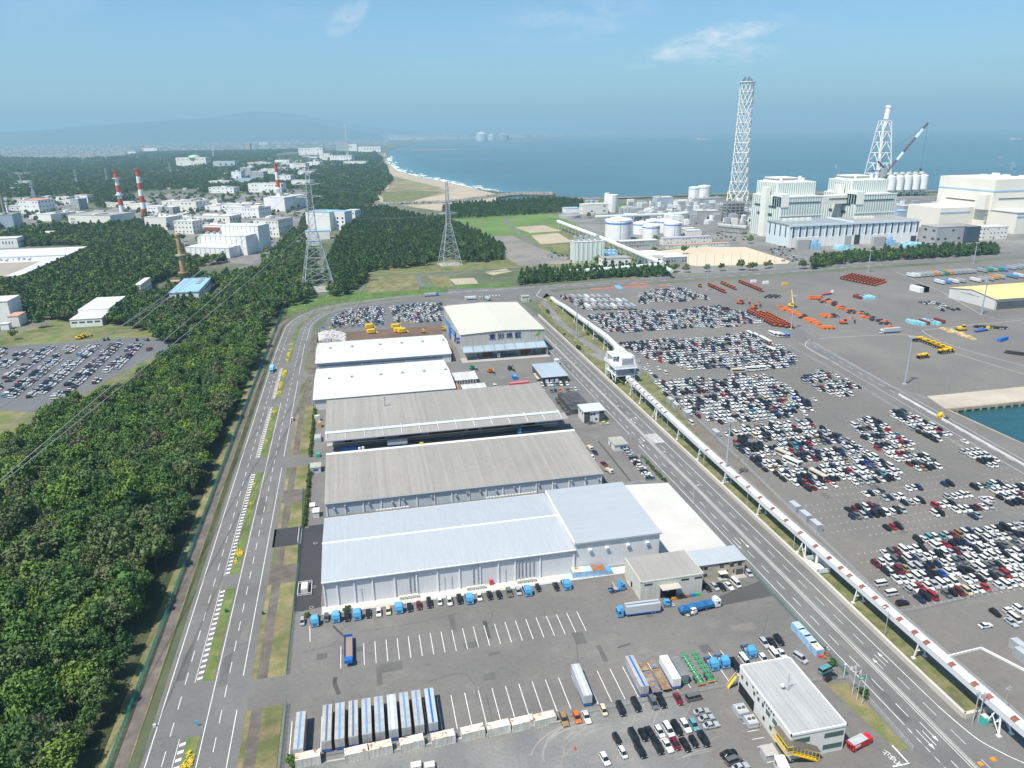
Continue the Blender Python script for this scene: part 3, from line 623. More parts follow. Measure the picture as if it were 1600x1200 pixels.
def text(parent, s, size, loc, m, rot=(math.pi/2,0,0), ext=.12, name='lettering'):
 cu = bpy.data.curves.new(name, 'FONT'); cu.body = s; cu.size = size; cu.align_x = 'CENTER'; cu.extrude = ext; cu.offset = size*.022 if ext else 0; cu.materials.append(m)
 t_ = bpy.data.objects.new(name, cu); COL.objects.link(t_); bpy.context.view_layer.update(); me = bpy.data.meshes.new_from_object(t_.evaluated_get(bpy.context.evaluated_depsgraph_get())); bpy.data.objects.remove(t_)
 o = bpy.data.objects.new(name, me); COL.objects.link(o); o.parent = parent; o.location = loc; o.rotation_euler = rot; return o
for k, ch in enumerate('東洋埠頭'): text(b, ch, 4.6,(90.7+k*6.15, Y0-.15,12.4), LETTER)
lf = [(0,-1.6),(.5,-.4),(1.8, .5),(2.5,2.2),(1.0,1.9),(.2, .9),(-.3,-.2)]
def flat(poly, s, cx, cz, y): return MB().prism([(cx+x*s, cz+z*s) for x, z in poly],0, .12)
def wallpoly(parent, poly, s, cx, cz, y, m, name):
 mb = MB(); f = [(cx+x*s, y, cz+z*s) for x, z in poly]; n = len(f)
 mb.face(f); mb.face([(a, y+.1, c) for a, _, c in f][::-1])
 for k in range(n):
  a, c = f[k], f[(k+1) % n]; mb.face([c, a, (a[0], y+.1, a[2]),(c[0], y+.1, c[2])])
 return part(name, mb, m, parent)
EMG = mat('emblem_green', (.10, .42, .10), .6, .05,1); EMY = mat('emblem_yellow', (.62, .58, .06), .6, .05,1)
wallpoly(b, lf, 1.25,123.0,14.0, Y0-.15, EMG, 'emblem'); wallpoly(b, [(-2.4, .6),(-1.0, .5),(0,-.6),(-.1,-1.5),(-1.2,-.6)], .9,123.2,14.0, Y0-.15, EMY, 'emblem')
part('rear_annex', BX(74,584.2,0,110,612,12,0,1),[WALL_G, ROOF_G2], b)
# 7 ---- cream workshop and tan office
b = empty('workshop_building', (0,0,0),0, 'cream workshop with grey roof and dark open doorway beside the tan office', 'building'); foot(84,197,127,213)
mb = BX(84.9,197.5,0,107.2,212.3,6.6)
for x in (84.9,107.2):
 q = [(x, 197.5,6.6),(x, 212.3,6.6),(x, 212.3,7.4),(x, 197.5,7.1)]; mb.face(q if x > 100 else q[::-1])
mb.face([(84.9,197.5,6.6),(107.2,197.5,6.6),(107.2,197.5,7.1),(84.9,197.5,7.1)]); part('wall', mb, WALL_C, b)
part('roof', roof_slope(85.1,107.0,197.8,7.15,212.3,7.5, .1), mat('roof_grey_workshop', (.30, .285, .265), .85, .06, .2, ribs=(0, .7, .05)), b)
part('parapet', BX(84.8,197.4,6.9,107.3,197.7,7.4), WALL_C, b); part('parapet', BX(84.7,197.4,6.9,85.0,212.4,7.7), WALL_C, b); part('parapet', BX(107.1,197.4,6.9,107.4,212.4,7.7), WALL_C, b)
part('doorway', BX(92.0,197.3,0,97.6,197.55,4.6), DARK, b)
wallpoly(b, [(0,1),(1,0),(0,-1),(-1,0)], .9,94.6,2.9,197.22, mat('pale_emblem', (.30, .32, .36), .6, .1,1), 'emblem')
part('door_canopy', BX(91.4,194.4,4.9,98.3,197.5,5.1).tube((92,194.6,5.0),(92,197.4,4.2), .08,4), mat('canopy_tan', (.45, .42, .36), .7, .05,1), b)
for x0 in (86.2,99.4,104.2):
 for k in range(4): win(b, x0+k*.72, x0+k*.72+.62,5.6,6.3,197.5)
winx(b, 205,206.2,0,2.2,84.9, DARK, 'door'); winx(b, 200,200.9,0,2.1,84.9, WALL_W, 'door')
b = empty('office_building', (0,0,0),0, 'two storey tan office with pale blue roof and a white van parked before it', 'building')
part('wall', BX(107.5,203.9,0,126.6,212.2,6.0), WALL_T, b); part('roof', roof_slope(107.6,127.0,203.5,6.05,212.6,6.5, .15), ROOF_B, b)
for z0 in (4.0,1.2):
 for k in range(3): win(b, 109.2+k*1.7,110.6+k*1.7, z0, z0+1.1,203.9, m=GLASS if k < 2 else TRIMG)
for x0, w in ((117,1.5),(120.8,1.5),(123.8,1.5)): win(b, x0, x0+w, 3.9,5.0,203.9)
win(b, 119.2,120.3,1.4,2.7,203.9); win(b, 122.2,122.7,1.2,2.5,203.9)
part('entrance', BX(116.8,203.6,0,118.9,204.0,2.5), DKGREY, b); part('entrance', BX(123.4,203.6,0,125.9,204.0,2.6), DKGREY, b)
part('porch_roof', BX(116.3,201.9,2.5,119.4,203.9,2.7), WALL_W, b); part('porch_step', BX(121.5,201.4,0,126.4,203.8, .35), CONC, b); part('porch_step', BX(116.2,201.8,0,119.2,203.8, .3), CONC, b)
part('sign_mark', BX(115.6,203.7,5.25,115.95,203.95,5.7), REDP2, b)
for k in range(9): part('sign_letter', BX(116.4+k*.45,203.72,5.3,116.74+k*.45,203.95,5.66), DARK, b)
for k in range(10): part('sign_letter', BX(121.6+k*.42,203.72,5.3,121.92+k*.42,203.95,5.64), DARK, b)
# 8 ---- white office with yellow stair
b = empty('office_building', (0,0,0),0, 'white two storey office with ribbed white roof, aerial and yellow stair', 'building'); foot(95,125,113,153)
part('wall', BX(96.2,126.6,0,111.4,152.1,7.9), mat('wall_white_office', (.62, .61, .57), .75, .05, .3), b)
part('roof', roof_slope(96.2,111.4,126.6,8.0,152.1,8.05, .08), mat('roof_white_strip', (.37, .37, .36), .8, .06, .3, ribs=(0,1.27, .03), streak=(1, .14)), b)
for k in range(11): part('roof_seam', BX(97.2+k*1.27,126.9,8.14,97.26+k*1.27,151.9,8.19), STEEL, b)
for q in ((96.0,126.4,111.6,126.7),(96.0,152,111.6,152.3),(96.0,126.4,96.25,152.3),(111.35,126.4,111.6,152.3)): part('parapet', BX(q[0], q[1],7.7, q[2], q[3],8.32), TRIMW, b)
for (x0, z0, n) in ((96.9,4.9,6),(105.6,4.9,7),(105.6,1.2,7)):
 for k in range(n): win(b, x0+k*.78, x0+k*.78+.7, z0, z0+1.5,126.6, m=GLASS_G)
for y in (150.5,147.9,144,141.8,139.6): winx(b, y-.45, y+.45,5.0,6.2,96.2, GLASS)
for y in (144.9,142.7,139.1,138.0,136.9,135.8,134.6): winx(b, y-.3, y+.3,6.6,7.3,96.2, GLASS)
for y in (137.0,133.8): winx(b, y-1.0, y+1.0,4.6,6.0,96.2, GLASS_G)
for y in (138.6,135.2): winx(b, y-.5, y+.5,1.6,2.8,96.2, GLASS)
part('undercroft', BX(96.0,143.5, .05,96.3,151.5,3.2), DARK, b)
st = MB();
for (ya, xa, za, yb, xb, zb) in ((131,94.6,4.2,126.6,94.6,4.2),): st.box(94.0,126.2,4.0,96.1,131,4.15)
part('stair_landing', st, YELP, b)
n = 12; sr = MB()
for k in range(n): x = 95.6+k*.62; sr.box(x, 124.4,3.9-k*.33, x+.62,126.0,4.0-k*.33)
part('stair_flight', sr, YELP, b)
rf = MB(); rf.face([(93.8,131.3,6.7),(93.8,124.2,6.7),(95.8,124.2,6.7),(95.8,131.3,6.7)]); rf.face([(95.8,124.2,6.7),(99.6,124.2,5.3),(99.6,126.3,5.3),(95.8,126.3,6.7)]); rf.face([(99.6,124.2,5.3),(103.6,124.2,3.2),(103.6,126.3,3.2),(99.6,126.3,5.3)])
part('stair_roof', rf, mat('stair_roof_brown', (.13, .115, .09), .8, .1,1), b)
ra = MB()
for z in (0,1.1,2.6): ra.tube((94,131,4.1+z),(94,124.4,4.1+z), .07,4); ra.tube((94,124.4,4.1+z),(95.6,124.4,4.1+z), .07,4); ra.tube((95.6,124.4,4.1+z),(103.4,124.4, .3+z*.95), .07,4)
for y in np.arange(124.4,131.1,1.3): ra.tube((94, y, 4),(94, y, 6.7), .06,4)
for k in range(8): x = 95.6+k*1.1; ra.tube((x, 124.4,4-k*.54),(x, 124.4,6.6-k*.5), .06,4)
part('stair_rail', ra, YELP, b); part('stair_screen', BX(94.05,124.5,4.2,94.1,131,5.1).box(94.1,124.42,4.2,95.6,124.46,5.1), mat('mesh_panel', (.42, .43, .43), .6, .1,2), b)
part('back_stair', MB().face([(93.6,152.6, .2),(95.9,152.6,3.6),(95.9,153.6,3.6),(93.6,153.6, .2)]).tube((93.6,152.5,1.2),(95.9,152.5,4.7), .08,4).tube((93.6,153.7,1.2),(95.9,153.7,4.7), .08,4), YELP, b)
ae = MB();
for a in range(3):
 t = a*2.094; ae.tube((103.6+.35*math.cos(t),140.5+.35*math.sin(t),8.1),(103.6+.12*math.cos(t),140.5+.12*math.sin(t),13.6), .05,4)
for k in range(9): z = 8.5+k*.55; t = k*2.094; ae.tube((103.6+.3*math.cos(t),140.5+.3*math.sin(t), z),(103.6+.3*math.cos(t+2.1),140.5+.3*math.sin(t+2.1), z+.5), .035,3)
ae.tube((102.6,140.5,13.1),(104.8,140.5,13.3), .05,4); part('aerial_mast', ae, STEEL, b)
dm_ = MB(); bmv = bmesh.new(); bmesh.ops.create_uvsphere(bmv, u_segments=10, v_segments=6, radius=.6); i0 = len(dm_.v)
for v in bmv.verts: dm_.v.append((102.5+v.co.x, 141.2+v.co.y, 9.4+v.co.z))
for f in bmv.faces: dm_.f.append(tuple(i0+v.index for v in f.verts)); dm_.m.append(0)
bmv.free(); dm_.tube((102.5,141.2,8),(102.5,141.2,8.9), .1,5); part('radome', dm_, WALL_W, b)
for k, (x, y, w, d_, h_, m, lab, nm) in enumerate(((92.4,143.5,3.2,3.6,2.6, STEEL, 'grey air handling plant inside mesh fence left of the white office', 'air_handler'),(93.2,139.6,2.8,3.2,2.3, STEEL, 'two fan grey cooling plant nearest the white office carport bays', 'air_handler'))):
 e = empty(nm, (x, y, .05),0, lab, 'cooling plant'); part('casing', BX(-w/2,-d_/2,0, w/2, d_/2, h_*.72), m, e)
 for s in (-.6, .6): part('fan', MB().cyl(s, 0, h_*.72, h_*.85, .5, n=10), DKGREY, e); part('cabinet', BX(s-.55,-.9, h_*.72, s+.5, .8, h_*.72+.1), CREAMEQ, e)
 part('railing', MB().tube((-w/2-.4,-d_/2-.4,1),(w/2+.4,-d_/2-.4,1), .05,4).tube((-w/2-.4,-d_/2-.4,1),(-w/2-.4, d_/2+.4,1), .05,4).tube((w/2+.4,-d_/2-.4,1),(w/2+.4, d_/2+.4,1), .05,4), STEEL, e)
e = empty('shed', (91.9,128.6,0),0, 'grey sloping shed between car bays and the yellow stair', 'shed'); part('wall', BX(-1.6,-1.4,0,1.6,1.4,2.2), TRIMG, e); part('roof', MB().face([(-1.8,-1.6,2.25),(1.8,-1.6,2.25),(1.8,1.6,2.6),(-1.8,1.6,2.6)]).face([(-1.8,1.6,2.55),(1.8,1.6,2.55),(1.8,-1.6,2.2),(-1.8,-1.6,2.2)]), CONC, e)
e = empty('shed', (92.8,124.2,0), R(-12), 'small cream cabin with dark window in front of the yellow stair', 'cabin'); part('wall', BX(-1.2,-2.2,0,1.2,2.2,2.5), WALL_W, e); part('roof', BX(-1.3,-2.3,2.5,1.3,2.3,2.65), TRIMW, e); part('window', BX(-1.26, .2,1.2,-1.18,1.4,1.9), GLASS, e)
# 9 ---- small buildings
b = empty('office_building', (0,0,0),0, 'low dark walled office with flat grey blue roof by the port road', 'building'); foot(108,422,128,452)
part('wall', BX(109.3,424.4,0,126,450.5,4.2), DKGREY, b); part('roof', roof_slope(108.9,126.4,423.6,4.25,451,4.9, .2), mat('roof_bluegrey', (.33, .39, .44), .6, .05, .1, ribs=(0, .9, .04)), b)
for k in range(3): part('shutter_box', BX(111.5+k*3.2,424.0,0,113.4+k*3.2,424.42,2.7), WALL_W if k != 1 else TRIMG, b)
for k in range(5): winx(b, 428+k*4.4,430.4+k*4.4,1,2.6,109.3, GLASS)
b = empty('office_building', (0,0,0),0, 'two storey black and white cube office with flat grey roof', 'building'); foot(114,354,127,366)
part('wall', BX(114.8,354.9,0,126.2,365.3,6.6), WALL_W, b); part('dark_panel', BX(114.9,354.7,0,118,354.95,6.5), DKGREY, b); part('dark_panel', BX(123.4,354.7,0,126.2,354.95,6.5), DKGREY, b); part('roof', BX(114.2,354.2,6.6,126.8,366,6.95), mat('roof_pale_blue', (.52, .57, .60), .6, .05, .2), b)
for (x0, z0) in ((118.4,4.2),(120,4.2),(121.2,1.2)): win(b, x0, x0+1.2, z0, z0+1.1,354.9)
for k in range(2): winx(b, 357+k*4,358.5+k*4,4,5.2,114.8)
b = empty('gatehouse', (0,0,0),0, 'small white gatehouse with blue windows beside a row of parked cars', 'building'); foot(117,315,126,326)
part('wall', BX(118.2,315.6,0,125,325,3.2), WALL_W, b); part('roof', BX(117.9,315.2,3.2,125.3,325.4,3.5), CONC, b)
for k in range(2): win(b, 121.2+k*1.6,122.5+k*1.6,1,2.3,315.6, m=mat('window_blue', (.02, .10, .30), .2, .1,1))
winx(b, 321,322,0,2.2,118.2, DARK, 'door')
for (x0, y0, x1, y1, h_, lab, nm) in ((-28,326,-23.1,331.6,2.7, 'grey roofed guard hut just inside the left gate', 'guard_hut'),(-26.7,288.2,-24.6,291.5,2.2, 'small white box cabin, the one behind, near the left hedge', 'cabin'),(-25.2,281.9,-22.6,285.9,2.5, 'white box cabin nearest the black pavement', 'cabin'),(128,461,131,465,3, 'small cream pump hut at the curve of the port road', 'cabin')):
 e = empty(nm, (0,0,0),0, lab, 'hut'); part('wall', BX(x0+.1, y0+.1,0, x1-.1, y1-.1, h_), WALL_W if nm == 'cabin' else WALL_B, e); part('roof', BX(x0-.1, y0-.1, h_, x1+.1, y1+.1, h_+.2), CONC if nm != 'cabin' else WALL_W, e); win(e, x0+1.4, x1-1.3,1.1,1.9, y0+.1)
e = empty('control_hut', (153.6,660,0),0, 'small square cream hut where the port road meets the coast road', 'hut'); part('wall', BX(-3.4,-3,0,3.4,3,5), WALL_C, e); part('roof', BX(-3.8,-3.4,5,3.8,3.4,5.4), CONC, e); part('door', BX(.5,-3.1,0,2,-2.9,3), TRIMG, e)
e = empty('transformer_cage', (-26,230.4, .05),0, 'cream cabinet inside a low railing on the black pavement', 'cabinet'); part('cabinet', BX(-1.2,-2.2,0,1.1,2.2,1.7,0).box(-1.1,-2.1,1.7,1.0,2.1,1.85,0),[CREAMEQ], e)
ra = MB()
for z in (.6,1.2):
 for a_, b_ in (((-2.3,-3.9),(2.3,-3.9)),((2.3,-3.9),(2.3,3.6)),((2.3,3.6),(-2.3,3.6)),((-2.3,3.6),(-2.3,-3.9))): ra.tube((*a_, z),(*b_, z), .06,4)
for k in range(5): ra.tube((-2.3,-3.9+k*1.87,0),(-2.3,-3.9+k*1.87,1.2), .06,4); ra.tube((2.3,-3.9+k*1.87,0),(2.3,-3.9+k*1.87,1.2), .06,4)
part('railing', ra, STEELW, e)
for x, y in ((-23.2,231.5),(-23.6,261.5),(-27.3,275),(-23.5,219.4)):
 o = MB().cyl(0,0,0, .04, .75, n=14, m=0).cyl(0,0, .04, .07, .55, n=14, m=1).build('manhole_cover', [CONC, ASPH_N]); o.location = (x, y, .06); tag(o, 'round concrete rimmed manhole on the black pavement strip', 'manhole', 'manholes on the black pavement')
e = empty('gate', (-30.2,268,0),0, 'white sliding gate open at the black driveway', 'gate'); part('gate_frame', MB().tube((0,-5.5, .3),(0,6, .3), .08,4).tube((0,-5.5,1.4),(0,6,1.4), .08,4), STEELW, e)
for k in range(8): part('bar', MB().tube((0,-5.3+k*1.6, .2),(0,-5.3+k*1.6,1.5), .07,4), STEELW, e)
part('rail_beam', BX(.5,-5.5, .05,1.1,6, .2), CONC, e)
# ---- fences
def fence(pts, h, m, lab, post=2.0, name='fence', mesh=True, rail=True, w=.04):
 e = empty(name, (0,0,0),0, lab, 'fence'); mb = MB(); pm = MB()
 for a, b in zip(pts[:-1], pts[1:]):
  a = Vector((a[0], a[1],0)); b = Vector((b[0], b[1],0)); L = (b-a).length; d = (b-a)/L; nn = Vector((-d.y, d.x, 0))
  k = 0.0
  while k <= L:
   p = a+d*k; pm.tube(p, p+Vector((0,0, h)), .05,4); k += post
  if mesh:
   z = .1
   while z < h: mb.tube(a+Vector((0,0, z)), b+Vector((0,0, z)), w*.55,3); z += .28
   k = 0.0
   while k <= L: p = a+d*k; mb.tube(p, p+Vector((0,0, h)), w*.5,3, cap=False); k += .5
  else:
   mb.tube(a+Vector((0,0, h)), b+Vector((0,0, h)), .05,4); mb.tube(a+Vector((0,0, h*.5)), b+Vector((0,0, h*.5)), .05,4)
 o = part('mesh_panel', mb, m, e); o['kind'] = 'stuff'; o = part('post', pm, m, e); o['kind'] = 'stuff'; return e
def wall(pts, h, t, m, lab, name='wall', cat='wall'):
 mb = MB()
 for a, b in zip(pts[:-1], pts[1:]):
  a = Vector((a[0], a[1],0)); b = Vector((b[0], b[1],0)); L = (b-a).length; d = (b-a)/L; nn = Vector((-d.y, d.x, 0))*t/2
  mb.prism([tuple(a-nn)[:2], tuple(b-nn)[:2], tuple(b+nn)[:2], tuple(a+nn)[:2]],0, h)
 return tag(mb.build(name, m), lab, cat)
FPTS = [(-70.9,100),(-70.4,200),(-69.0,420),(-67.2,600),(-66.8,735)]
e = empty('fence', (0,0,0),0, 'long green mesh fence between the wood and the two-way road', 'fence'); mb = MB(); pm = MB()
for a, b in zip(FPTS[:-1], FPTS[1:]):
 a = Vector((*a, 0)); b = Vector((*b, 0)); L = (b-a).length; d = (b-a)/L
 for z in np.arange(.15,2.3, .2): mb.tube(a+Vector((0,0, z)), b+Vector((0,0, z)), .035,3)
 k = 0
 while k < L: p = a+d*k; pm.tube(p, p+Vector((0,0,2.4)), .06,4); k += 2
 k = 0
 while k < min(L, 220): p = a+d*k; mb.tube(p, p+Vector((0,0,2.3)), .022,3, cap=False); k += .4
o = part('mesh_panel', mb, FENCEG, e); o['kind'] = 'stuff'; o = part('post', pm, FENCEG, e); o['kind'] = 'stuff'
fence([(-29.2,187.5),(-29.3,275),(-30.5,310)],1.8, FENCEG, 'green fence between dry verge and truck yard, left side')
fence([(-28.3,100),(-28.2,175)],1.8, FENCEG, 'green fence beside the dry verge below the yard entrance')
fence([(-29,217.2),(-20,214),(60,213.6),(84,213.6)],1.2, FENCES, 'low steel fence behind the row of parked cars under the blue roofed hall')
fence([(-17,154.2),(20,152.6),(44,152.7),(70,153.4),(94,153.5)],1.4, FENCES, 'steel fence between the trailer bays and the gravel car park')
fence([(116.5,150),(129.2,148.5),(128.5,122)],1.6, FENCES, 'steel fence round the small office car park by the port road')
fence([(129.5,150),(129.6,205)],2.0, FENCEG, 'green fence behind the blue container row and tan office')
fence([(127.5,308),(130,281),(109,279.5)],1.4, FENCES, 'steel fence at the far edge of the white concrete apron')
fence([(133.6,212),(132.3,276)],1.2, FENCES, 'steel fence along the white concrete apron and the port road')
fence([(183.8,654),(182,560),(181,470)],1.8, FENCES, 'terminal fence behind the upper run of the white conveyor')
fence([(180.5,440),(178.6,385),(172,292)],1.8, FENCES, 'terminal fence beside the grey boxes and the middle car block')
fence([(172,290),(168,240),(164.6,190),(162.9,171.5)],1.8, FENCES, 'terminal fence beside the nearest car block')
fence([(162.9,171.5),(174,171.8),(200,174),(240,178)],1.6, FENCES, 'steel fence across the pavement before the empty lot')
fence([(322,463),(318,420),(312,365),(317,340)],1.8, FENCES, 'steel fence between the quay road and the empty pavement')
fence([(303,462),(300,410),(290,330),(283,270)],1.6, FENCES, 'steel fence between the quay road and the car blocks')
wall([(151.3,600),(151.3,380),(150.8,262),(150.6,200),(149.7,150),(149.5,128.6),(158.6,129)],1.7, .9, mat('concrete_wall', (.50, .465, .40), .85, .1, .2), 'long pale concrete wall between the port road and the conveyor bank')
wall([(162.6,171),(161,150),(176,151)], .7, .4, mat('white_barrier', (.68, .67, .65), .7, .08, .5), 'low white barrier around the empty paved lot', 'barrier', 'barrier')
wall([(176,151),(180,141),(184,132)], .7, .4, mat('white_barrier', (.7, .7, .7)), 'low white barrier beside the two grey boxes', 'barrier', 'barrier')
wall([(308,352),(296,250),(284,160)], .9, .5, mat('white_barrier', (.7, .7, .7)), 'white guard rail between the quay road and the dock water', 'barrier', 'barrier')
wall([(-17,151.6),(44,151.4)], .8, .5, CONC, 'low concrete kerb wall behind the rusty container row')
fence([(139.75,60),(139.8,200),(140.1,420),(140.4,600)],1.1, FENCES, 'steel railing along the central reserve of the port road', name='railing')
# quay edge
mb = MB()
for x in np.arange(318,470,5.2): mb.box(x, 324.2,-2.4, x+1.2,325.2,-.3)
mb.box(317,324.4,-1.2,900,325.0, .35); q_ = mb.build('quay_wall', mat('quay_wall_concrete', (.36, .30, .22), .9, .2, .3)); tag(q_, kind='structure')
mb = BX(316.6,60,-2.4,317.6,325, .35); tag(mb.build('quay_wall', mat('quay_wall_concrete', (.36, .30, .22))), kind='structure')
# ------------------------------------------------------------------ the white conveyor
CONV = mat('conveyor_white', (.58, .585, .59), .6, .06, .2); RUST = mat('conveyor_rust', (.24, .085, .055), .85, .25, .8)
b = empty('conveyor', (0,0,0),0, 'long white covered conveyor on trestles with rusty roof panels beside the port road', 'conveyor')
CP_ = [(155.6,20),(155.2,120),(155.0,210),(155.4,300),(156.4,350),(157.6,404)]
def cz(y): return 7.6 if y < 250 else 7.6+(y-250)*.008
def cx(y):
 for (x0, y0),(x1, y1) in zip(CP_[:-1], CP_[1:]):
  if y0 <= y <= y1: return x0+(x1-x0)*(y-y0)/(y1-y0)
 return CP_[-1][0]
yy = 40.0; k = 0
body = MB()
while yy < 402:
 y2 = min(yy+12,402); xa, xb, za, zb = cx(yy), cx(y2), cz(yy), cz(y2)
 for s in (-1,1):
  q = [(xa+s*1.45, yy, za-2.4),(xb+s*1.45, y2, zb-2.4),(xb+s*1.45, y2, zb-.5),(xa+s*1.45, yy, za-.5)]; body.face(q if s < 0 else q[::-1])
 body.face([(xa-1.45, yy, za-2.4),(xa+1.45, yy, za-2.4),(xb+1.45, y2, zb-2.4),(xb-1.45, y2, zb-2.4)][::-1]); yy = y2
part('casing', body, CONV, b)
yy = 40.0; run = [0,0,0,0]
rusty = lambda y: (112 < y < 147 and (int(y/1.6)*5) % 13 < 3) or (147 < y < 200 and (int(y/1.6)*int(y/1.6)*7) % 11 < 4) or (200 < y < 262 and int(y/1.6) % 6 == 0) or (262 < y < 300 and int(y/1.6) % 9 == 0) or (335 < y < 398 and int(y/1.6) % 4 == 0)
while yy < 401:
 y2 = yy+1.6; xa, xb, za, zb = cx(yy), cx(y2), cz(yy), cz(y2); ru = rusty(yy)
 mb = MB(); P0 = [(-1.52,-.5),(-.95,-.08),(0, .08),(.95,-.08),(1.52,-.5)]
 for (u, v),(u2, v2) in zip(P0[:-1], P0[1:]):
  m_ = 1 if (ru and u < 0) else 0
  mb.face([(xa+u, yy+.03, za+v),(xa+u2, yy+.03, za+v2),(xb+u2, y2-.03, zb+v2),(xb+u, y2-.03, zb+v)], m_)
  mb.face([(xb+u, y2-.03, zb+v-.06),(xb+u2, y2-.03, zb+v2-.06),(xa+u2, yy+.03, za+v2-.06),(xa+u, yy+.03, za+v-.06)], m_)
 part('roof_panel', mb, [CONV, RUST], b, 'rusty roof panel' if ru else None); yy = y2
mb = MB()
for s in (1.7,):
 ys = list(np.arange(40,402,6))
 for a_, c_ in zip(ys[:-1], ys[1:]):
  for dz in (.2, .7): mb.tube((cx(a_)+s, a_, cz(a_)+dz-.6),(cx(c_)+s, c_, cz(c_)+dz-.6), .05,4)
  mb.tube((cx(a_)+s, a_, cz(a_)-1),(cx(a_)+s, a_, cz(a_)+.2), .05,4)
part('walkway_rail', mb, STEEL, b)
def trestle(y, x=None, z=None, spread=1.9, parent=b, four=False):
 x = cx(y) if x is None else x; z = (cz(y)-2.4) if z is None else z; mb = MB()
 for s in (-1,1):
  for dy in ((-1.6,1.6) if four else (0,)):
   mb.tube((x+s*spread, y+dy*1.4,0),(x+s*1.1, y+dy*.5, z), .22,5)
   mb.box(x+s*spread-.5, y+dy*1.4-.5,0, x+s*spread+.5, y+dy*1.4+.5, .4)
 mb.tube((x-spread*.75, y, z*.5),(x+spread*.75, y, z*.5), .14,4); mb.tube((x-spread*.8, y, z*.4),(x+1.0, y, z*.95), .1,4); mb.tube((x+spread*.8, y, z*.4),(x-1.0, y, z*.95), .1,4)
 if four: mb.tube((x-spread, y-2.2, .3),(x-1.4, y+1.4, z*.8), .12,4); mb.tube((x+spread, y-2.2, .3),(x+1.4, y+1.4, z*.8), .12,4)
 part('trestle', mb, STEELW, parent)
for y, f in ((123.5, True),(152, False),(180, False),(210, True),(241.5, False),(271, False),(297, False),(321.8, False),(352.5, True),(376, False),(392, False)): trestle(y, four=f)
# transfer tower
t = empty('transfer_tower', (0,0,0),0, 'white steel transfer tower with grey louvred box joining the two conveyor runs', 'tower')
mb = MB()
for x in (153.6,166):
 for y in (413,431): mb.tube((x, y, 0),(x, y, 15), .4,5)
for z in (5,10):
 for a_, c_ in (((153.6,413),(166,413)),((166,413),(166,431)),((166,431),(153.6,431)),((153.6,431),(153.6,413))): mb.tube((*a_, z),(*c_, z), .25,4)
mb.tube((153.6,413,0),(153.6,431,10), .2,4); mb.tube((153.6,431,0),(153.6,413,10), .2,4); mb.tube((153.6,413,5),(159,413,0), .2,4); mb.tube((166,413,5),(160,413,0), .2,4)
part('frame', mb, STEELW, t); part('deck', BX(152.6,410.5,10,167,432.5,10.4), STEELW, t); part('deck', BX(154,412,5,166,432,5.3), STEELW, t)
for k in range(6): part('louvre', BX(158.6,415.5-.05*k, 10.8+k*.75,166,415.9,11.35+k*.75), mat('louvre_grey', (.34, .37, .39), .6, .1,1), t)
part('machine_house', BX(159,416,10.4,165.6,422,15.6), STEELW, t); part('parapet', BX(152.8,410.8,10.4,167,411.1,12.2), STEELW, t); part('parapet', BX(152.6,411,10.4,152.9,432,12.2), STEELW, t)
part('side_house', BX(167,431,7,173,439,11.5), STEELW, t); part('side_leg', MB().tube((168,431,0),(168,431,7), .3,4).tube((174,431,0),(174,431,7), .3,4).tube((174,439,0),(174,439,7), .3,4), STEELW, t)
part('upper_deck', BX(155.5,424,14.2,168,436,14.6).tube((156,425,10),(156,425,16), .25,4).tube((156,435,0),(156,435,16), .25,4), STEELW, t); part('head_house', BX(161,429,14.6,165.4,437,17.2), STEELW, t)
# upper run
u = empty('conveyor', (0,0,0),0, 'upper run of white conveyor rising from the ground to the transfer tower', 'conveyor')
UP_ = [(181.5,668,1.2),(179.5,640,2.8),(178,612,5.5),(176.4,572,7.4),(175.4,544,8.6),(174.6,516,9.8),(173.6,489,10.8),(170,460,12.5),(165,436,15)]
UPs = []
for i in range(len(UP_)-1):
 p0 = Vector(UP_[max(i-1,0)]); p1 = Vector(UP_[i]); p2 = Vector(UP_[i+1]); p3 = Vector(UP_[min(i+2, len(UP_)-1)])
 for k in range(4):
  tt = k/4; UPs.append(.5*((2*p1)+(p2-p0)*tt+(2*p0-5*p1+4*p2-p3)*tt*tt+(3*p1-p0-3*p2+p3)*tt**3))
UPs.append(Vector(UP_[-1]))
for a_, c_ in zip(UPs[:-1], UPs[1:]):
 mb = MB(); P0 = [(-1.8,-2.2),(-1.8,-.5),(-1.1,0),(0, .15),(1.1,0),(1.8,-.5),(1.8,-2.2)]
 for (q, v),(q2, v2) in zip(P0, P0[1:]+P0[:1]):
  f = [(a_.x+q, a_.y, a_.z+v),(a_.x+q2, a_.y, a_.z+v2),(c_.x+q2, c_.y, c_.z+v2),(c_.x+q, c_.y, c_.z+v)]; mb.face(f[::-1]);
 part('casing', mb, CONV, u)
for (x, y, z) in UP_[2:8]: trestle(y, x, z-2.2,1.6, u)
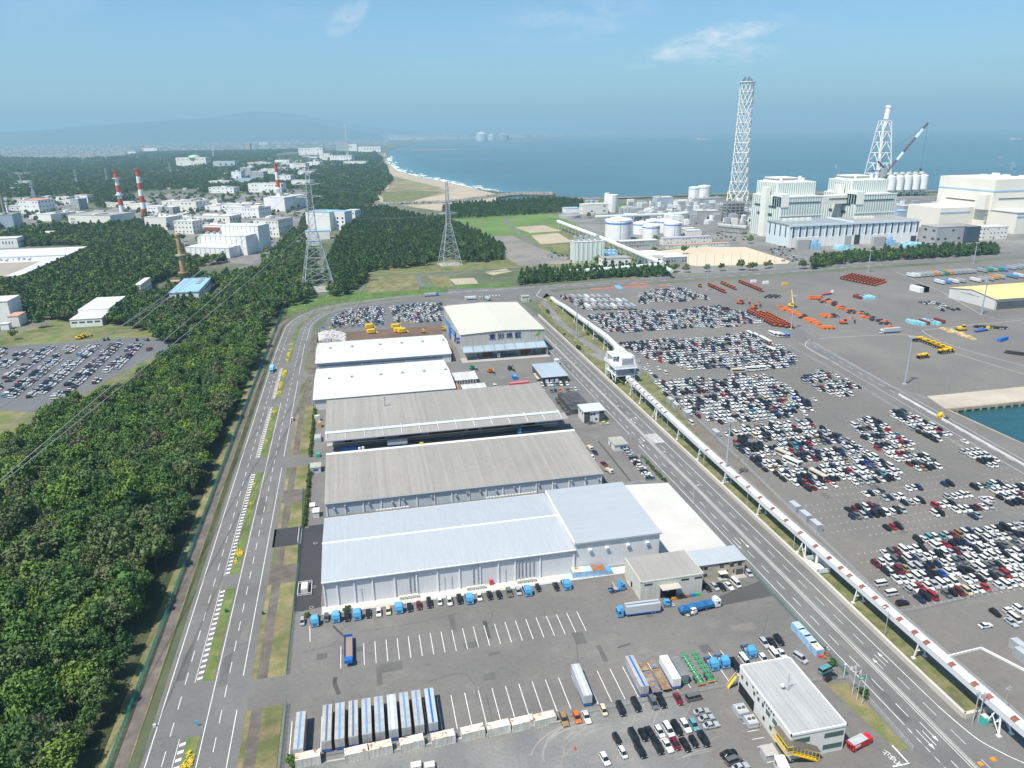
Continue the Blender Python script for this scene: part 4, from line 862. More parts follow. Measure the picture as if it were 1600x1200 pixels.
# small plant under the conveyor
e = empty('dust_collector', (153.8,201.5,0),0, 'white walled plant with bent duct under the conveyor, by the concrete wall', 'plant'); mb = MB()
for q in ((-2.6,-4.4,2.6,-4.2),(-2.6,4.2,2.6,4.4),(-2.6,-4.4,-2.4,4.4),(2.4,-4.4,2.6,4.4)): mb.box(q[0], q[1], .6, q[2], q[3],2.4)
part('enclosure', mb, STEELW, e); part('duct', MB().tube((.5,1, .5),(.5,1,5), .55,8).tube((.5,1,5),(1.4,1,5.6), .55,8), STEELW, e); part('unit', BX(-1.4,-3,0,1,0,1.7).box(-1.8, .4,0,-.4,3,1.4), STEELW, e)
o = BX(-.8,-.8,0, .8, .8,2.3,0,1).box(-.7,-.85, .15, .7,-.8,2.1,2).build('toilet_cabin', [mat('teal_paint', (.03, .42, .38), .5, .08,1), CREAMEQ, mat('teal_light', (.10, .50, .42), .5, .1,1)]); o.location = (153.2,126, .1); tag(o, 'teal portable toilet cabin under the conveyor', 'toilet cabin')
# ------------------------------------------------------------------ lamps, masts, poles
def mast(px, py, h, lab, head=1.0):
 p = G(px, py); e = empty('light_mast', (p.x, p.y, 0),0, lab, 'light mast', 'tall terminal light masts')
 part('pole', MB().tube((0,0,0),(0,0, h), .62,10, .34), mat('mast_grey', (.33, .36, .40), .5, .06, .3), e); part('base', BX(-1.2,-1.2,0,1.2,1.2, .7), CONC, e)
 r_ = MB(); n = 8
 for k in range(n):
  a = 2*math.pi*k/n; c, s = math.cos(a), math.sin(a); r_.tube((0,0, h-.3),(c*1.6, s*1.6, h), .08,4); r_.tube((c*1.6, s*1.6, h),(math.cos(a+.785)*1.6, math.sin(a+.785)*1.6, h), .08,4)
 part('ring', r_, STEEL, e)
 for k in range(n):
  a = 2*math.pi*k/n; c, s = math.cos(a)*1.7, math.sin(a)*1.7; part('floodlight', BX(c-.35, s-.35, h-.5, c+.35, s+.35, h+.15), STEEL, e)
for q in ((1413.5,601,30.5, 'tall grey light mast standing alone at the empty pavement by the quay road'),(1133,754,30, 'tall grey light mast rising in front of the conveyor and the middle car blocks'),(901,528,30, 'tall grey light mast on the scrub bank beside the upper conveyor run'),(1236,515,27, 'light mast among the orange machines and the yellow crane'),(1533,492,28, 'light mast before the yellow roofed warehouse'),(1104,454,26, 'light mast near the sports ground beyond the car terminal'),(1356,426,24, 'light mast before the dark pine row, left of the trailer park'),(1521,412,24, 'light mast farthest right, by the end of the pine row')): mast(*q)
def lamp(x, y, h, lab, grp, arm=1.8, dirx=-1, rz=0):
 if 'lampmesh' not in globals(): globals()['lampmesh'] = {}
 e = empty('street_lamp', (x, y, 0), rz, lab, 'street lamp', grp); key = (h, arm, dirx)
 if key not in lampmesh: lampmesh[key] = (MB().tube((0,0,0),(0,0, h), .13,6, .08).tube((0,0, h),(dirx*arm, 0, h+.35), .07,5).mesh('pole', [STEEL]), BX(dirx*arm-.5,-.18, h+.28, dirx*arm+.4, .18, h+.5).mesh('lamp_head', [STEELW]))
 for nm, me in zip(('pole', 'lamp_head'), lampmesh[key]): o = bpy.data.objects.new(nm, me); COL.objects.link(o); o.parent = e
for y in (163,213.4,247.8,288,329.6,378.9,420,465,505,548,590): lamp(151.9, y, 10.5, 'grey street lamp standing just behind the concrete wall of the port road', 'street lamps behind the port road wall')
for y in (255,290,327,352,372,432,478,520): lamp(131.2, y, 9, 'slim street lamp on the warehouse side of the port road', 'street lamps on the warehouse side of the port road', dirx=1)
for x, y in ((-64,560),(-62.5,590),(-60,615),(-55,640),(-47,658),(-38,675),(-28,690),(-14,702),(2,711),(20,717),(45,722),(70,726),(100,730),(135,733),(170,735),(205,737),(250,741),(300,746),(350,750),(410,755),(470,760),(530,765),(590,768),(650,770),(710,772),(770,775)): lamp(x, y, 9, 'slim street lamp on the outer edge of the coast road', 'street lamps along the coast road', dirx=1)
for px, py, h, lab in ((1360,1131,11, 'utility pole with crossarm at the end of the concrete wall, nearer the wall'),(1386,1128,10, 'slimmer utility pole right beside the wall end pole'),(1566,1118,10, 'slim pole behind the conveyor near the teal cabin')):
 p = G(px-41+200 if px == 1360 else px+142 if px == 1386 else px, py);
 e = empty('utility_pole', (p.x, p.y, 0),0, lab, 'utility pole'); part('pole', MB().tube((0,0,0),(0,0, h), .18,6, .12), CONC, e); part('crossarm', BX(-1,-.06, h-.9,1, .06, h-.75).box(-.8,-.06, h-1.6, .8, .06, h-1.5).box(-.3, .1, h-2.2, .3, .5, h-1.5), TRIMG, e)
# flagpoles
for (px, py, lab, cols) in ((1331,1086, 'flagpole flying a plain white company flag, farthest of three', 0),(1338.5,1094, 'flagpole flying the white flag with a red disc, middle of three', 1),(1346,1102, 'flagpole flying a green flag with a white cross, nearest of three', 2)):
 p = G(px, py); e = empty('flagpole', (p.x, p.y, 0),0, lab, 'flagpole'); part('pole', MB().tube((0,0,0),(0,0,10.4), .08,6, .05), STEELW, e)
 mb = MB(); fm = [WALL_W, REDP2, mat('flag_green', (.02, .33, .20), .7, .05,1)]; nx, nz = 10,6
 def fp(i, j): return (-.1-i*.2, .18*math.sin(i*.9)*(i/nx),10.2-j*.21-i*.03)
 for i in range(nx):
  for j in range(nz):
   mi = 0
   if cols == 1 and (i-4.5)**2*.9+(j-2.5)**2 < 3: mi = 1
   if cols == 2: mi = 0 if (2 <= j <= 3 and 2 < i < 8) or (4 <= i <= 5 and 1 <= j <= 4) else 2
   q = [fp(i, j), fp(i+1, j), fp(i+1, j+1), fp(i, j+1)]; mb.face(q, mi); mb.face([(x, y+.02, z) for x, y, z in q[::-1]], mi)
 part('flag', mb, fm, e)
p = G(1318,1059); o = empty('street_lamp', (p.x, p.y, 0),0, 'short white lamp post on the dry grass strip beside the office car park', 'street lamp'); part('pole', MB().tube((0,0,0),(0,0,4.6), .09,6), STEELW, o); part('lamp_head', BX(-.25,-.25,4.6, .25, .25,4.8), STEELW, o)
sheet('verge_grass', [(121.5,148),(127.8,147.5),(128.0,123),(124.6,123)], .06, GRASS_D)
# とまれ on the road
for k, ch in enumerate('止まれ'):
 p = G((1386.5,1395.5,1403)[k],(1175,1182,1189)[k]); o = text(None, ch, 2.0,(p.x, p.y, .085), WHITE, (0,0, R(118)),0.0, 'road_lettering'); tag(o, kind='structure')
# ------------------------------------------------------------------ pylons and wires
def pylon(px, py, h, base, lab, arms, cat='pylon', t=1.0):
 p = G(px, py); e = empty('transmission_tower', (p.x, p.y, 0), R(8), lab, cat, 'transmission towers'); foot(p.x-base*.7, p.y-base*.7, p.x+base*.7, p.y+base*.7)
 wt = lambda z: base*(1-z/(h*.52))*.5+base*.13 if z < h*.5 else base*.13*(1-.55*(z-h*.5)/(h*.5))+.15
 L = [0, h*.1, h*.19, h*.28, h*.36, h*.43, h*.5, h*.56, h*.62, h*.68, h*.74, h*.8, h*.86, h*.93, h]
 mb = MB()
 for z0, z1 in zip(L[:-1], L[1:]):
  a_, c_ = wt(z0), wt(z1); P = [(-1,-1),(1,-1),(1,1),(-1,1)]
  for k in range(4):
   (x0, y0),(x1, y1) = P[k], P[(k+1) % 4]; r1 = .24*t if z0 < h*.5 else .17*t
   mb.tube((x0*a_, y0*a_, z0),(x0*c_, y0*c_, z1), r1*1.3,4); mb.tube((x0*a_, y0*a_, z0),(x1*c_, y1*c_, z1), r1*.75,3); mb.tube((x1*a_, y1*a_, z0),(x0*c_, y0*c_, z1), r1*.75,3); mb.tube((x0*c_, y0*c_, z1),(x1*c_, y1*c_, z1), r1*.75,3)
 part('lattice', mb, STEEL, e)
 for (z, L_) in arms:
  for s in (-1,1):
   am = MB(); w = wt(z)
   for y in (-w, w): am.tube((s*w, y, z),(s*L_, 0, z+.6), .15*t, 4); am.tube((s*w, y, z+2),(s*L_, 0, z+.6), .12*t, 4)
   am.tube((s*L_, 0, z+.6),(s*L_, 0, z-1.8), .1*t, 4); part('crossarm', am, STEEL, e)
 part('footing', BX(-base*.7,-base*.7,0, base*.7, base*.7, .4), CONC, e)
 return e
pylon(498,452,121,25, 'big lattice transmission tower at the corner of the wood, nearest of its line', [(78,15),(92,13),(104,12),(116,8)], t=1.15)
pylon(703,413,97,19, 'lattice transmission tower standing in front of the pine block', [(60,12),(74,11),(88,10),(95,6)], t=1.15)
WIRE = mat('wire_grey', (.30, .31, .32), .5, .05,1)
pb = G(498,452); w_ = empty('power_line', (0,0,0),0, 'overhead conductors crossing the roadside wood down from the near tower', 'power line')
ends = [((-14,0,77), G(-40,640,62)),((-12,0,91), G(-40,655,74)),((14,0,77), G(0,748,62)),((12,0,91), G(0,741,66)),((-11,0,103), G(-40,700,78))]
for a_, c_ in ends:
 p0 = pb+Vector(a_); p1 = c_+(c_-p0)*.15; mb = MB(); n = 14; q0 = p0
 for k in range(1, n+1):
  tt = k/n; q = p0.lerp(p1, tt)+Vector((0,0,-9*4*tt*(1-tt)*.35)); mb.tube(q0, q, .12,3, cap=False); q0 = q
 part('conductor', mb, WIRE, w_)
pc = G(703,413)
for s in (-1,1):
 for za, zc, la, lc in ((77,59,14,11),(91,73,12,10),(103,87,11,9)):
  p0 = pb+Vector((s*la, 0, za)); p1 = pc+Vector((s*lc, 0, zc)); mb = MB(); q0 = p0
  for k in range(1,9):
   tt = k/8; q = p0.lerp(p1, tt)+Vector((0,0,-5*4*tt*(1-tt))); mb.tube(q0, q, .1,3, cap=False); q0 = q
  part('conductor', mb, WIRE, w_)
for q in ((134,285,42,9),(120,341,0,0)): pass
for i, (px, py, h) in enumerate(((34,290,46),(53,308,44),(121,290,52),(131,258,44),(168,285,50),(252,254,42),(267,273,48),(333,248,40),(166,252,40),(209,246,38),(215,252,34))):
 pylon(px, py, h, 9,['pale distant pylon left of the white laboratory block', 'distant pylon just behind the white laboratory block', 'tall distant pylon in the wood between the town and chimneys', 'small distant pylon in front of the hillside town', 'thin distant mast like pylon left of the red white chimneys', 'distant pylon left of the dome roofed hall', 'distant pylon in front of the dome roofed hall', 'distant pylon right of the dome roofed hall', 'distant pylon at the far edge of the wood, left of the red mast', 'distant pylon just left of the red and white mast', 'distant pylon by the pale houses under the mast'][i],[(h*.62,6),(h*.76,5.4),(h*.9,4.8)], t=1.6)
# ------------------------------------------------------------------ works, laboratories and power station
W_CR = mat('concrete_cream', (.72, .70, .63), .8, .07, .1); W_WH = mat('panel_white', (.78, .775, .75), .75, .05, .1); W_GR = mat('panel_grey', (.36, .37, .37), .75, .1, .1)
W_BL = mat('panel_bluegrey', (.40, .47, .54), .7, .06, .1); R_GR = mat('flat_roof_grey', (.30, .29, .275), .9, .15, .1); R_LT = mat('flat_roof_light', (.55, .54, .51), .85, .12, .1); R_BL = mat('roof_sky_blue', (.28, .46, .66), .6, .06, .1)
R_OR = mat('roof_terracotta', (.50, .27, .18), .8, .1, .2); R_LV = mat('roof_lavender', (.42, .38, .46), .7, .06, .1); W_MINT = mat('panel_mint', (.55, .63, .58), .7, .05, .1)
CH_R = mat('chimney_red', (.55, .07, .02), .6, .08, .3); CH_W = mat('chimney_white', (.76, .76, .75), .6, .08, .3)
WALLMATS = dict(c=W_CR, w=W_WH, g=W_GR, b=W_BL, m=W_MINT, t=WALL_T); ROOFMATS = dict(g=R_GR, l=R_LT, b=R_BL, o=R_OR, v=R_LV, w=ROOF_W)
def rayY(px, py, Y):
 d = RT*((px-800)/FPX)-UP*((py-600)/FPX)+FW; t = Y/d.y; return d.x*t, H+d.z*t
def rayX(px, py, X):
 d = RT*((px-800)/FPX)-UP*((py-600)/FPX)+FW; t = X/d.x; return d.y*t, H+d.z*t
def block(px0, px1, pyb, pyt, dep, wall, roof, label, rows=0, cols=0, name='works_building', cat='building', extra=None, group=None, side=True, x1=None):
 th = R(28) if name in ('works_building', 'campus_building') and px0 > 26 and pyb < 375 else 0.0
 if th:
  q = G(px1, pyb); w = 2.0; c_, s_ = math.cos(th), math.sin(th)
  while w < 400:
   v = Vector((q.x-w*c_, q.y+w*s_, -H));
   if 800+FPX*v.dot(RT)/v.dot(FW) <= px0: break
   w += .5
  p = Vector((q.x-w*c_, q.y+w*s_, 0)); hh = max(3.0, rayY(px1, pyt, q.y)[1]); foot(p.x, q.y, q.x+dep*s_*.6, p.y+dep*.8)
 else:
  p = G(px0, pyb); w = rayY(px1, pyb, p.y)[0]-p.x; hh = max(3.0, rayY(px0, pyt, p.y)[1]); foot(p.x, p.y, p.x+w, p.y+dep)
 e = empty(name, p, -th, label, cat, group); gw = np.random.default_rng(abs(int(px0*7+pyb)))
 part('wall', BX(0,0,0, w, dep, hh), WALLMATS[wall], e); part('roof', BX(-.3,-.3, hh, w+.3, dep+.3, hh+.5), ROOFMATS[roof], e)
 if rows:
  mb = MB(); fh = hh/rows; mb.box(w*.45,-.1, .1, w*.45+1.6, .05,2.4)
  for r in range(rows):
   for c in range(cols):
    if gw.random() < .35: continue
    x = w*(c+.22)/cols; mb.box(x, -.12, r*fh+fh*.45, x+w/cols*.34, .05, r*fh+fh*.70)
   if side:
    ns = max(2, int(dep/w*cols));
    for c in range(min(ns, 16)):
     y = dep*(c+.22)/ns; mb.box(w-.05, y, r*fh+fh*.45, w+.12, y+dep/ns*.34, r*fh+fh*.70); mb.box(-.12, y, r*fh+fh*.45, .05, y+dep/ns*.34, r*fh+fh*.70)
  o = part('window', mb, GLASS, kid(e, 'wall')); o['kind'] = 'stuff'
 if extra: extra(e, w, dep, hh)
 return e
def roofgear(seed, n, m=W_CR):
 def f(e, w, d, h):
  g = np.random.default_rng(seed); e = kid(e, 'roof')
  for k in range(n):
   a, b = g.uniform(.04, .25)*w, g.uniform(.08, .35)*d; x, y = g.uniform(0, w-a), g.uniform(0, d-b); part('roof_plant', BX(x, y, h+.5, x+a, y+b, h+.5+g.uniform(1.2,4)),[m, W_GR, R_GR][k % 3], e)
 return f
def band(z0, z1, x0, x1, m, name='band'):
 return lambda e, w, d, h: part(name, BX(w*x0,-.3, h*z0, w*x1, .02, h*z1), m, e)
def both(*fs):
 def f(*a):
  for q in fs: q(*a)
 return f
# stepped white works in front
p = G(295,411); X1 = rayY(379,411, p.y)[0]; w = X1-p.x; e = empty('works_building', (G(291,402).x, G(291,402).y, 0), R(-24), 'white stepped roof works building nearest the brown chimney', 'building'); foot(p.x, p.y, X1+24, p.y+95)
for k, (xa, xb, ya, yb, h_) in enumerate(((0, w, 0,26,13),(6, w+10,26,52,25),(22, w+14,52,82,35),(-8,22,40,80,20))):
 part('tier', BX(xa, ya, 0, xb, yb, h_), W_WH, e); part('roof', BX(xa-.3, ya-.3, h_, xb+.3, yb+.3, h_+.4), mat('roof_pale', (.55, .58, .60), .7, .08, .1), e)
 for c in range(9): part('pilaster', BX(xa+(xb-xa)*c/9+.8, ya-.3, max(0, h_-13), xa+(xb-xa)*c/9+1.3, ya, h_-.5), W_GR, e)
for k in range(3): part('roof_fan', MB().cyl(12+k*9,38,25.4,29,2,2,10), W_GR, e)
block(399,437,371,344,42, 'c', 'g', 'cream block with small black windows beside the green works road', 3,8, extra=both(roofgear(1,2), band(.28, .36, .4, .7, W_GR)))
block(308,372,365,353,30, 'w', 'l', 'white works building with a red brown window band', extra=both(band(.1, .75, .18, .75, mat('brown_band', (.25, .08, .06), .7, .1, .3)), roofgear(2,3)))
block(274,303,366,346,25, 'c', 'l', 'cream office with rows of windows left of the red brown band building', 3,5, extra=roofgear(3,2))
block(304,318,362,345,28, 'g', 'g', 'grey slab sided works building beside the cream office', extra=roofgear(33,2))
block(355,406,345,325,40, 'w', 'l', 'long white building with a crowd of roof plant in the middle of the works', 3,12, extra=roofgear(4,8))
block(305,360,351,338,35, 'c', 'l', 'low cream hall with dark front columns behind the red brown band building', 1,10, extra=roofgear(5,3))
block(414,446,330,309,85, 'w', 'l', 'tall white block with blank walls just behind the single red white chimney', 0,0, extra=roofgear(6,5))
block(255,308,330,315,45, 'c', 'l', 'cream building with dark roof plant behind the two red white chimneys', 2,9, extra=roofgear(7,6, W_GR))
block(228,262,359,340,40, 'c', 'l', 'cream works block at the foot of the right hand red white chimney', extra=roofgear(8,4))
block(310,350,329,322,30, 'w', 'l', 'row of small white works roofs behind the cream office', 1,6, extra=roofgear(9,5))
block(348,400,330,320,30, 'w', 'l', 'white flat buildings left of the blank tall block', 1,8, extra=roofgear(10,5))
block(109,175,355,337,60, 'c', 'g', 'long white blank walled hall at the foot of the left red white chimney', extra=both(roofgear(11,3), lambda e, w, d, h: [part('window', BX(w*.06+k*3.5,-.2, h*.35+j*5, w*.06+2+k*3.5, .05, h*.35+2+j*5), GLASS, e) for k in range(3) for j in range(2)]))
block(31,63,334,313,42, 'w', 'o', 'white laboratory block with a row of small dark windows', 3,7, extra=roofgear(12,1))
block(112,125,328,311,24, 'g', 'b', 'grey tower office between the white laboratory and the chimneys', 4,5, extra=roofgear(13,2))
block(119,138,317,305,20, 'w', 'o', 'white block with red roof edge behind the grey tower office', 1,4)
block(60,81,346,335,60, 'w', 'l', 'low white hall below the laboratory block', extra=roofgear(14,2))
block(82,112,342,334,40, 'c', 'l', 'low pale hall right of the low white hall', extra=roofgear(15,2))
block(-60,24,360,338,40, 'b', 'g', 'blue grey walled hall with dark roof at the left edge of the works', extra=roofgear(16,2))
block(15,31,331,322,20, 'w', 'l', 'small white office left of the laboratory block', 1,4)
block(15,30,300,294,20, 'w', 'l', 'small white building with low roofs among the far woods at the left', 1,4); block(22,45,288,283,24, 'w', 'o', 'pale low building with reddish edge in the far left woods', 1,5)
for i, (a, b_, c, d_) in enumerate(((80,104,314,309),(98,122,320,313),(152,166,322,317),(165,185,324,318),(186,205,325,316),(200,232,327,319),(228,250,331,322))): block(a, b_, c, d_, 18, 'wc'[i % 2], 'l', ['pale low works roof behind the laboratory', 'pale hall in front of the dark wood behind the grey tower', 'small white shed left of the first chimney', 'white shed between the grey tower and first chimney', 'white shed between the two striped chimneys', 'low pale roofs just right of the striped chimneys', 'white block beside the roof plant building'][i],1,5)
e = block(56,79,374,365,28, 'c', 'l', 'small beige gabled shed standing alone in the trees', name='shed')
block(-70,30,391,376,25, 'w', 'l', 'long low white building with pilasters above the factory roof', 1,20)
g = np.random.default_rng(91); kk = 0
for (xa, xb, ya, yb, n) in ((232,402,319,352,26),(2,108,322,346,9),(300,400,345,366,8),(262,300,345,372,5),(400,520,244,262,14),(330,440,262,284,10)):
 for _ in range(n):
  px, py = g.uniform(xa, xb), g.uniform(ya, yb); w_ = g.uniform(7,24)*(1 if py > 300 else .8); q = G(px, py); d_ = g.uniform(14,34); x2 = rayY(px+w_, py, q.y)[0]
  if any(a_-2 < x2 and q.x < c_+2 and b2-2 < q.y+d_ and q.y < d2+2 for (a_, b2, c_, d2) in FOOT): continue
  block(px, px+w_, py, py-g.uniform(4,10)*(1 if py > 300 else .6), d_, 'wwcwcg'[int(g.integers(6))], 'llgll'[int(g.integers(5))],('wide' if w_ > 17 else ('narrow' if w_ < 11 else 'mid-sized'))+' flat roofed works block '+('left of both striped chimneys' if px < 180 else ('just right of the striped chimney pair' if px < 262 else ('in the middle of the crowded works' if px < 330 else 'by the single striped chimney')))+(', rear line' if py < 334 else ', front line') if py > 300 else ('wide' if w_ > 13 else 'small')+' pale flat block in the research campus, '+('seaward end' if px > 460 else ('middle' if px > 390 else 'landward end'))+(', rear line' if py < 262 else ', front line'), int(g.integers(0,3)),5, extra=roofgear(kk, int(g.integers(1,5))), group='works blocks around the chimneys' if py > 300 else 'campus blocks'); kk += 1
# big factory roof at the left edge
p = G(138,397); q = G(5,447); e = empty('factory', (p.x, q.y, 0),0, 'huge flat pale factory roof with vents at the left edge', 'factory'); foot(p.x-190, q.y, p.x, p.y); L = p.y-q.y
part('wall', BX(-190,0,0,0, L, 10), W_BL, e); part('roof', BX(-190, L*.45,10, .3, L+.3,10.5), R_LT, e); part('roof', BX(-190,0,10,-14, L*.45-.3,10.4), mat('roof_tan', (.33, .29, .24), .9, .1, .1), e); part('roof', BX(-13.7,0,10, .3, L*.45-.3,10.6), R_LT, e)
part('roof_step', BX(-190, L*.62,10.5,0, L*.64,12), W_BL, e)
for k in range(10): part('roof_vent', BX(-70+k*4.2, L*(.5+.03*(k % 3)),10.5,-68+k*4.2, L*(.5+.03*(k % 3))+3,12.5),[W_CR, W_GR][k % 2], e)
for k in range(12): part('pilaster', BX(0, L*k/12,0, .4, L*k/12+.6,9.8), W_WH, e)
# blue roofed plant, white hall with step, small ones
p = G(312,472); q = G(362,447); e = empty('works_building', (p.x, p.y, 0),0, 'long sky blue roofed plant beside the brown chimney', 'building'); L = q.y-p.y; foot(p.x-28, p.y-20, p.x+17, q.y-8)
part('wall', BX(-26,0,0,0, L, 10), W_WH, e); part('roof', BX(-26.5,-.5,10, .5, L+.5,10.6), R_BL, e)
for k in range(7): part('window', BX(-.05,8+k*L*.12,5, .15,12+k*L*.12,7.4), GLASS, e)
for k in range(4): part('roof_vent', BX(-9, L*(.5+k*.12),10.6,-5, L*(.5+k*.12)+3,12), W_GR, e)
p = G(111,512); X1 = G(157,512).x; e = empty('works_building', (p.x, p.y, 0),0, 'white two step hall with a window row above the car lot', 'building'); w = X1-p.x; L = G(211,478).y-p.y; foot(p.x, p.y, X1, p.y+L)
part('wall', BX(0,0,0, w, L*.3,6.5), W_WH, e); part('roof', BX(-.3,-.3,6.5, w+.3, L*.3,6.9), R_LT, e); part('hall', BX(0, L*.3+.05,0, w, L, 9.5), W_WH, e); part('hall_roof', BX(-.3, L*.3,9.5, w+.3, L+.3,9.9), R_LT, e)
for k in range(4): part('window', BX(1.2+k*w*.24,-.1,3.4,1.2+k*w*.24+w*.17, .05,4.8), GLASS_G, e)
for k in range(3): part('window', BX(w-.05, L*(.4+k*.18),4.5, w+.12, L*(.4+k*.18)+6,6.3), GLASS, e)
block(213,222,462,446,42, 'c', 'l', 'narrow cream block with side windows behind the dark pines', 2,2)
block(-40,20,509,474,26, 'w', 'l', 'white hall cut by the left picture edge above the car lot', name='hall'); block(15,32,511,495,16, 'c', 'o', 'small cream shed with terracotta roof beside the white hall', name='shed'); block(2,15,516,507,6, 'w', 'l', 'pair of small white tanks boxes at the left edge', name='shed')
block(266,281,452,441,9, 'c', 'o', 'small hut with terracotta roof at the foot of the brown chimney', 1,2, name='hut')
def tank(px, pyb, rpx, pyt, label, body=CH_W, rb=None, name='storage_tank', cat='tank', bandm=None, dome=.22):
 p = G(px, pyb); d = (Vector((p.x, p.y, -H))).length; r_ = rpx*d/1230; Yc = p.y; hh = rayY(px, pyt, p.y)[1]; e = empty(name, (p.x, p.y+r_, 0),0, label, cat); foot(p.x-r_, p.y, p.x+r_, p.y+2*r_)
 part('shell', MB().cyl(0,0,0, hh, r_, n=28), body, e); part('roof', MB().cyl(0,0, hh, hh+r_*dome, r_*1.01, r_*.12,28), body, e)
 if bandm: part('stripe', MB().cyl(0,0, hh*.80, hh*.88, r_*1.006, n=28), bandm, e)
 part('ladder', MB().tube((-.2*r_, -r_*1.0,0),(-.2*r_, -r_*1.0, hh), .25,4), STEEL, e); return e
tank(366,448,7,438, 'small white water tank beside the sky blue roofed plant')
def chimney(px, pyb, pyt, r0, r1, label, bands=0, m=None, rings=()):
 p = G(px, pyb); h_ = rayY(px, pyt, p.y)[1]*1.0; e = empty('chimney', (p.x, p.y, 0),0, label, 'chimney'); foot(p.x-r0, p.y-r0, p.x+r0, p.y+r0)
 if bands:
  for k in range(bands):
   za, zb = h_*k/bands, h_*(k+1)/bands; ra, rb = r0+(r1-r0)*k/bands, r0+(r1-r0)*(k+1)/bands
   part('stripe', MB().cyl(0,0, za, zb, ra, rb, 16), CH_R if (bands-1-k) % 2 == 0 else CH_W, e)
 else: part('shaft', MB().cyl(0,0,0, h_, r0, r1,16), m, e)
 part('cap', MB().cyl(0,0, h_, h_+2.2, r1*1.35, r1*1.35,16).cyl(0,0, h_+2.2, h_+2.25, r1*.8, r1*.8,12), CH_R if bands else m, e)
 for z in rings: part('platform', MB().cyl(0,0, h_*z, h_*z+1.2, r0*1.6, r0*1.6,16), STEELW if bands else m, e)
 return e
chimney(191,331,268,5.2,3.4, 'left of the two red and white striped works chimneys, with platforms', 6, rings=(.42, .83)); chimney(226,336,265,6.0,3.4, 'right of the two red and white striped works chimneys, the taller one', 7, rings=()); chimney(438.5,327,257,5.2,3.0, 'single red and white striped chimney nearer the sea', 6, rings=(.46,))
RUSTC = mat('chimney_rust', (.36, .19, .085), .85, .25, .12,(.42, .36, .25)); chimney(290,447,369,3.4,2.1, 'rusty brown works chimney with ring platform by the sky blue roof', 0, RUSTC, rings=(.27, .62))
chimney(12,352,293,3.2,2.4, 'slim olive grey chimney at the left edge of the works', 0, mat('chimney_olive', (.24, .23, .17), .8, .1, .2)); chimney(18,356,318,1.8,1.4, 'thin white flue just right of the olive grey chimney', 0, CH_W)
# white blocks by the coast wood
e = block(480,517,361,332,40, 'w', 'b', 'white windowless tower block with blue roof standing behind the near pylon', 0,0, extra=lambda e, w, d, h: (part('side_block', BX(w+.05,14,0, w+20, d, h*.99), W_WH, e), part('side_roof', BX(w+.05,14, h*.99, w+20, d, h*.99+.4), R_BL, e),[part('window', BX(w+5+(k % 2)*9,13.85, h*(.2+.2*(k//2)), w+8+(k % 2)*9,14.02, h*(.2+.2*(k//2))+3), GLASS, e) for k in range(6)]))
block(541,556,350,329,22, 'w', 'l', 'narrow white block right of the blue roofed tower block', 2,3)
block(478,516,375,362,16, 'w', 'b', 'low white annex in front of the blue roofed tower block'); block(461,503,385,378,8, 'c', 'b', 'long low site office with pale blue roof in the clearing', 1,9)
for k, (px, py, m) in enumerate(((456,389, BLUP),(468,391, BLUP),(449,392, WALL_W))):
 p = G(px, py); tag(BX(-2.5,-2,0,2.5,2,2.6,0).box(-2.6,-2.1,2.6,2.6,2.1,2.75,0).build('site_container', [m], None, p),['left blue container in the clearing by the low site office', 'right blue container in the clearing by the low site office', 'white container in the clearing by the low site office'][k], 'container')
# research campus
CAMP = ((327,358,291,283, 'c', 'l', 2,8),(327,366,302,293, 'w', 'l', 2,6),(363,378,283,268, 'w', 'g', 3,4),(377,393,280,262, 'g', 'l', 2,3),(392,413,284,268, 'g', 'l', 4,5),(368,394,289,279, 'b', 'b', 0,0),(389,440,301,287, 'w', 'l', 2,10),(409,434,277,264, 'c', 'l', 3,6),(436,455,287,274, 'w', 'l', 2,4),(456,486,293,282, 'c', 'l', 1,4),(466,487,277,268, 'w', 'l', 2,5),(453,478,264,255, 'c', 'g', 2,8),(480,500,262,253, 'w', 'l', 2,5),(334,368,263,252, 'b', 'l', 1,4),(387,423,260,254, 'c', 'l', 2,12),(467,505,243,231, 'w', 'l', 2,8),(526,542,237,221, 'g', 'g', 0,0),(545,558,236,225, 'w', 'l', 1,4),(560,595,237,229, 'w', 'l', 1,8),(516,550,254,243, 'w', 'l', 2,8),(537,572,259,252, 'c', 'l', 1,8),(500,516,250,240, 'c', 'l', 2,4),(430,452,257,250, 'w', 'l', 1,5),(405,418,226,222, 'w', 'l', 1,4),(343,352,289,286, 'w', 'w', 0,0),(305,330,296,293, 'c', 'l', 0,0),(222,246,238,231, 'w', 'l', 2,5),(200,213,243,237, 'w', 'l', 1,4),(384,391,237,224, 't', 'o', 0,0))
CL = ['cream flat block alone in the wood, upper of two near the works', 'white L shaped building just below the cream flat block', 'white windowed building left of the grey campus tower', 'grey square campus tower above the woods', 'grey office block right of the campus tower', 'pale blue hall in front of the campus tower', 'wide white hall with low front windows nearest the striped chimney', 'cream office behind the grey campus block', 'white cube office above the striped chimney top', 'cream hall beside the pylon top with a round roof nearby', 'white terrace of offices above the cream hall', 'long cream office with dark roof in the far campus', 'white block at the right end of the far campus', 'blue grey hall with pale roof beside the dome hall', 'long low cream building at the back of the campus', 'white reactor offices left of the grey tower mast', 'dark grey tall block beside the lattice mast', 'white block right of the lattice mast', 'long white hall at the shore end of the campus', 'white low cluster in front of the lattice mast', 'cream row of sheds nearest the shore wood', 'cream block between the reactor offices and lattice mast', 'white office left of the far campus row', 'tiny white building far out in the wood', 'round white roofed little hall among the campus trees', 'low cream strip building in the wood', 'white building at the foot of the red and white mast', 'white building left of the red and white mast', 'narrow brick red tower block far out in the woods']
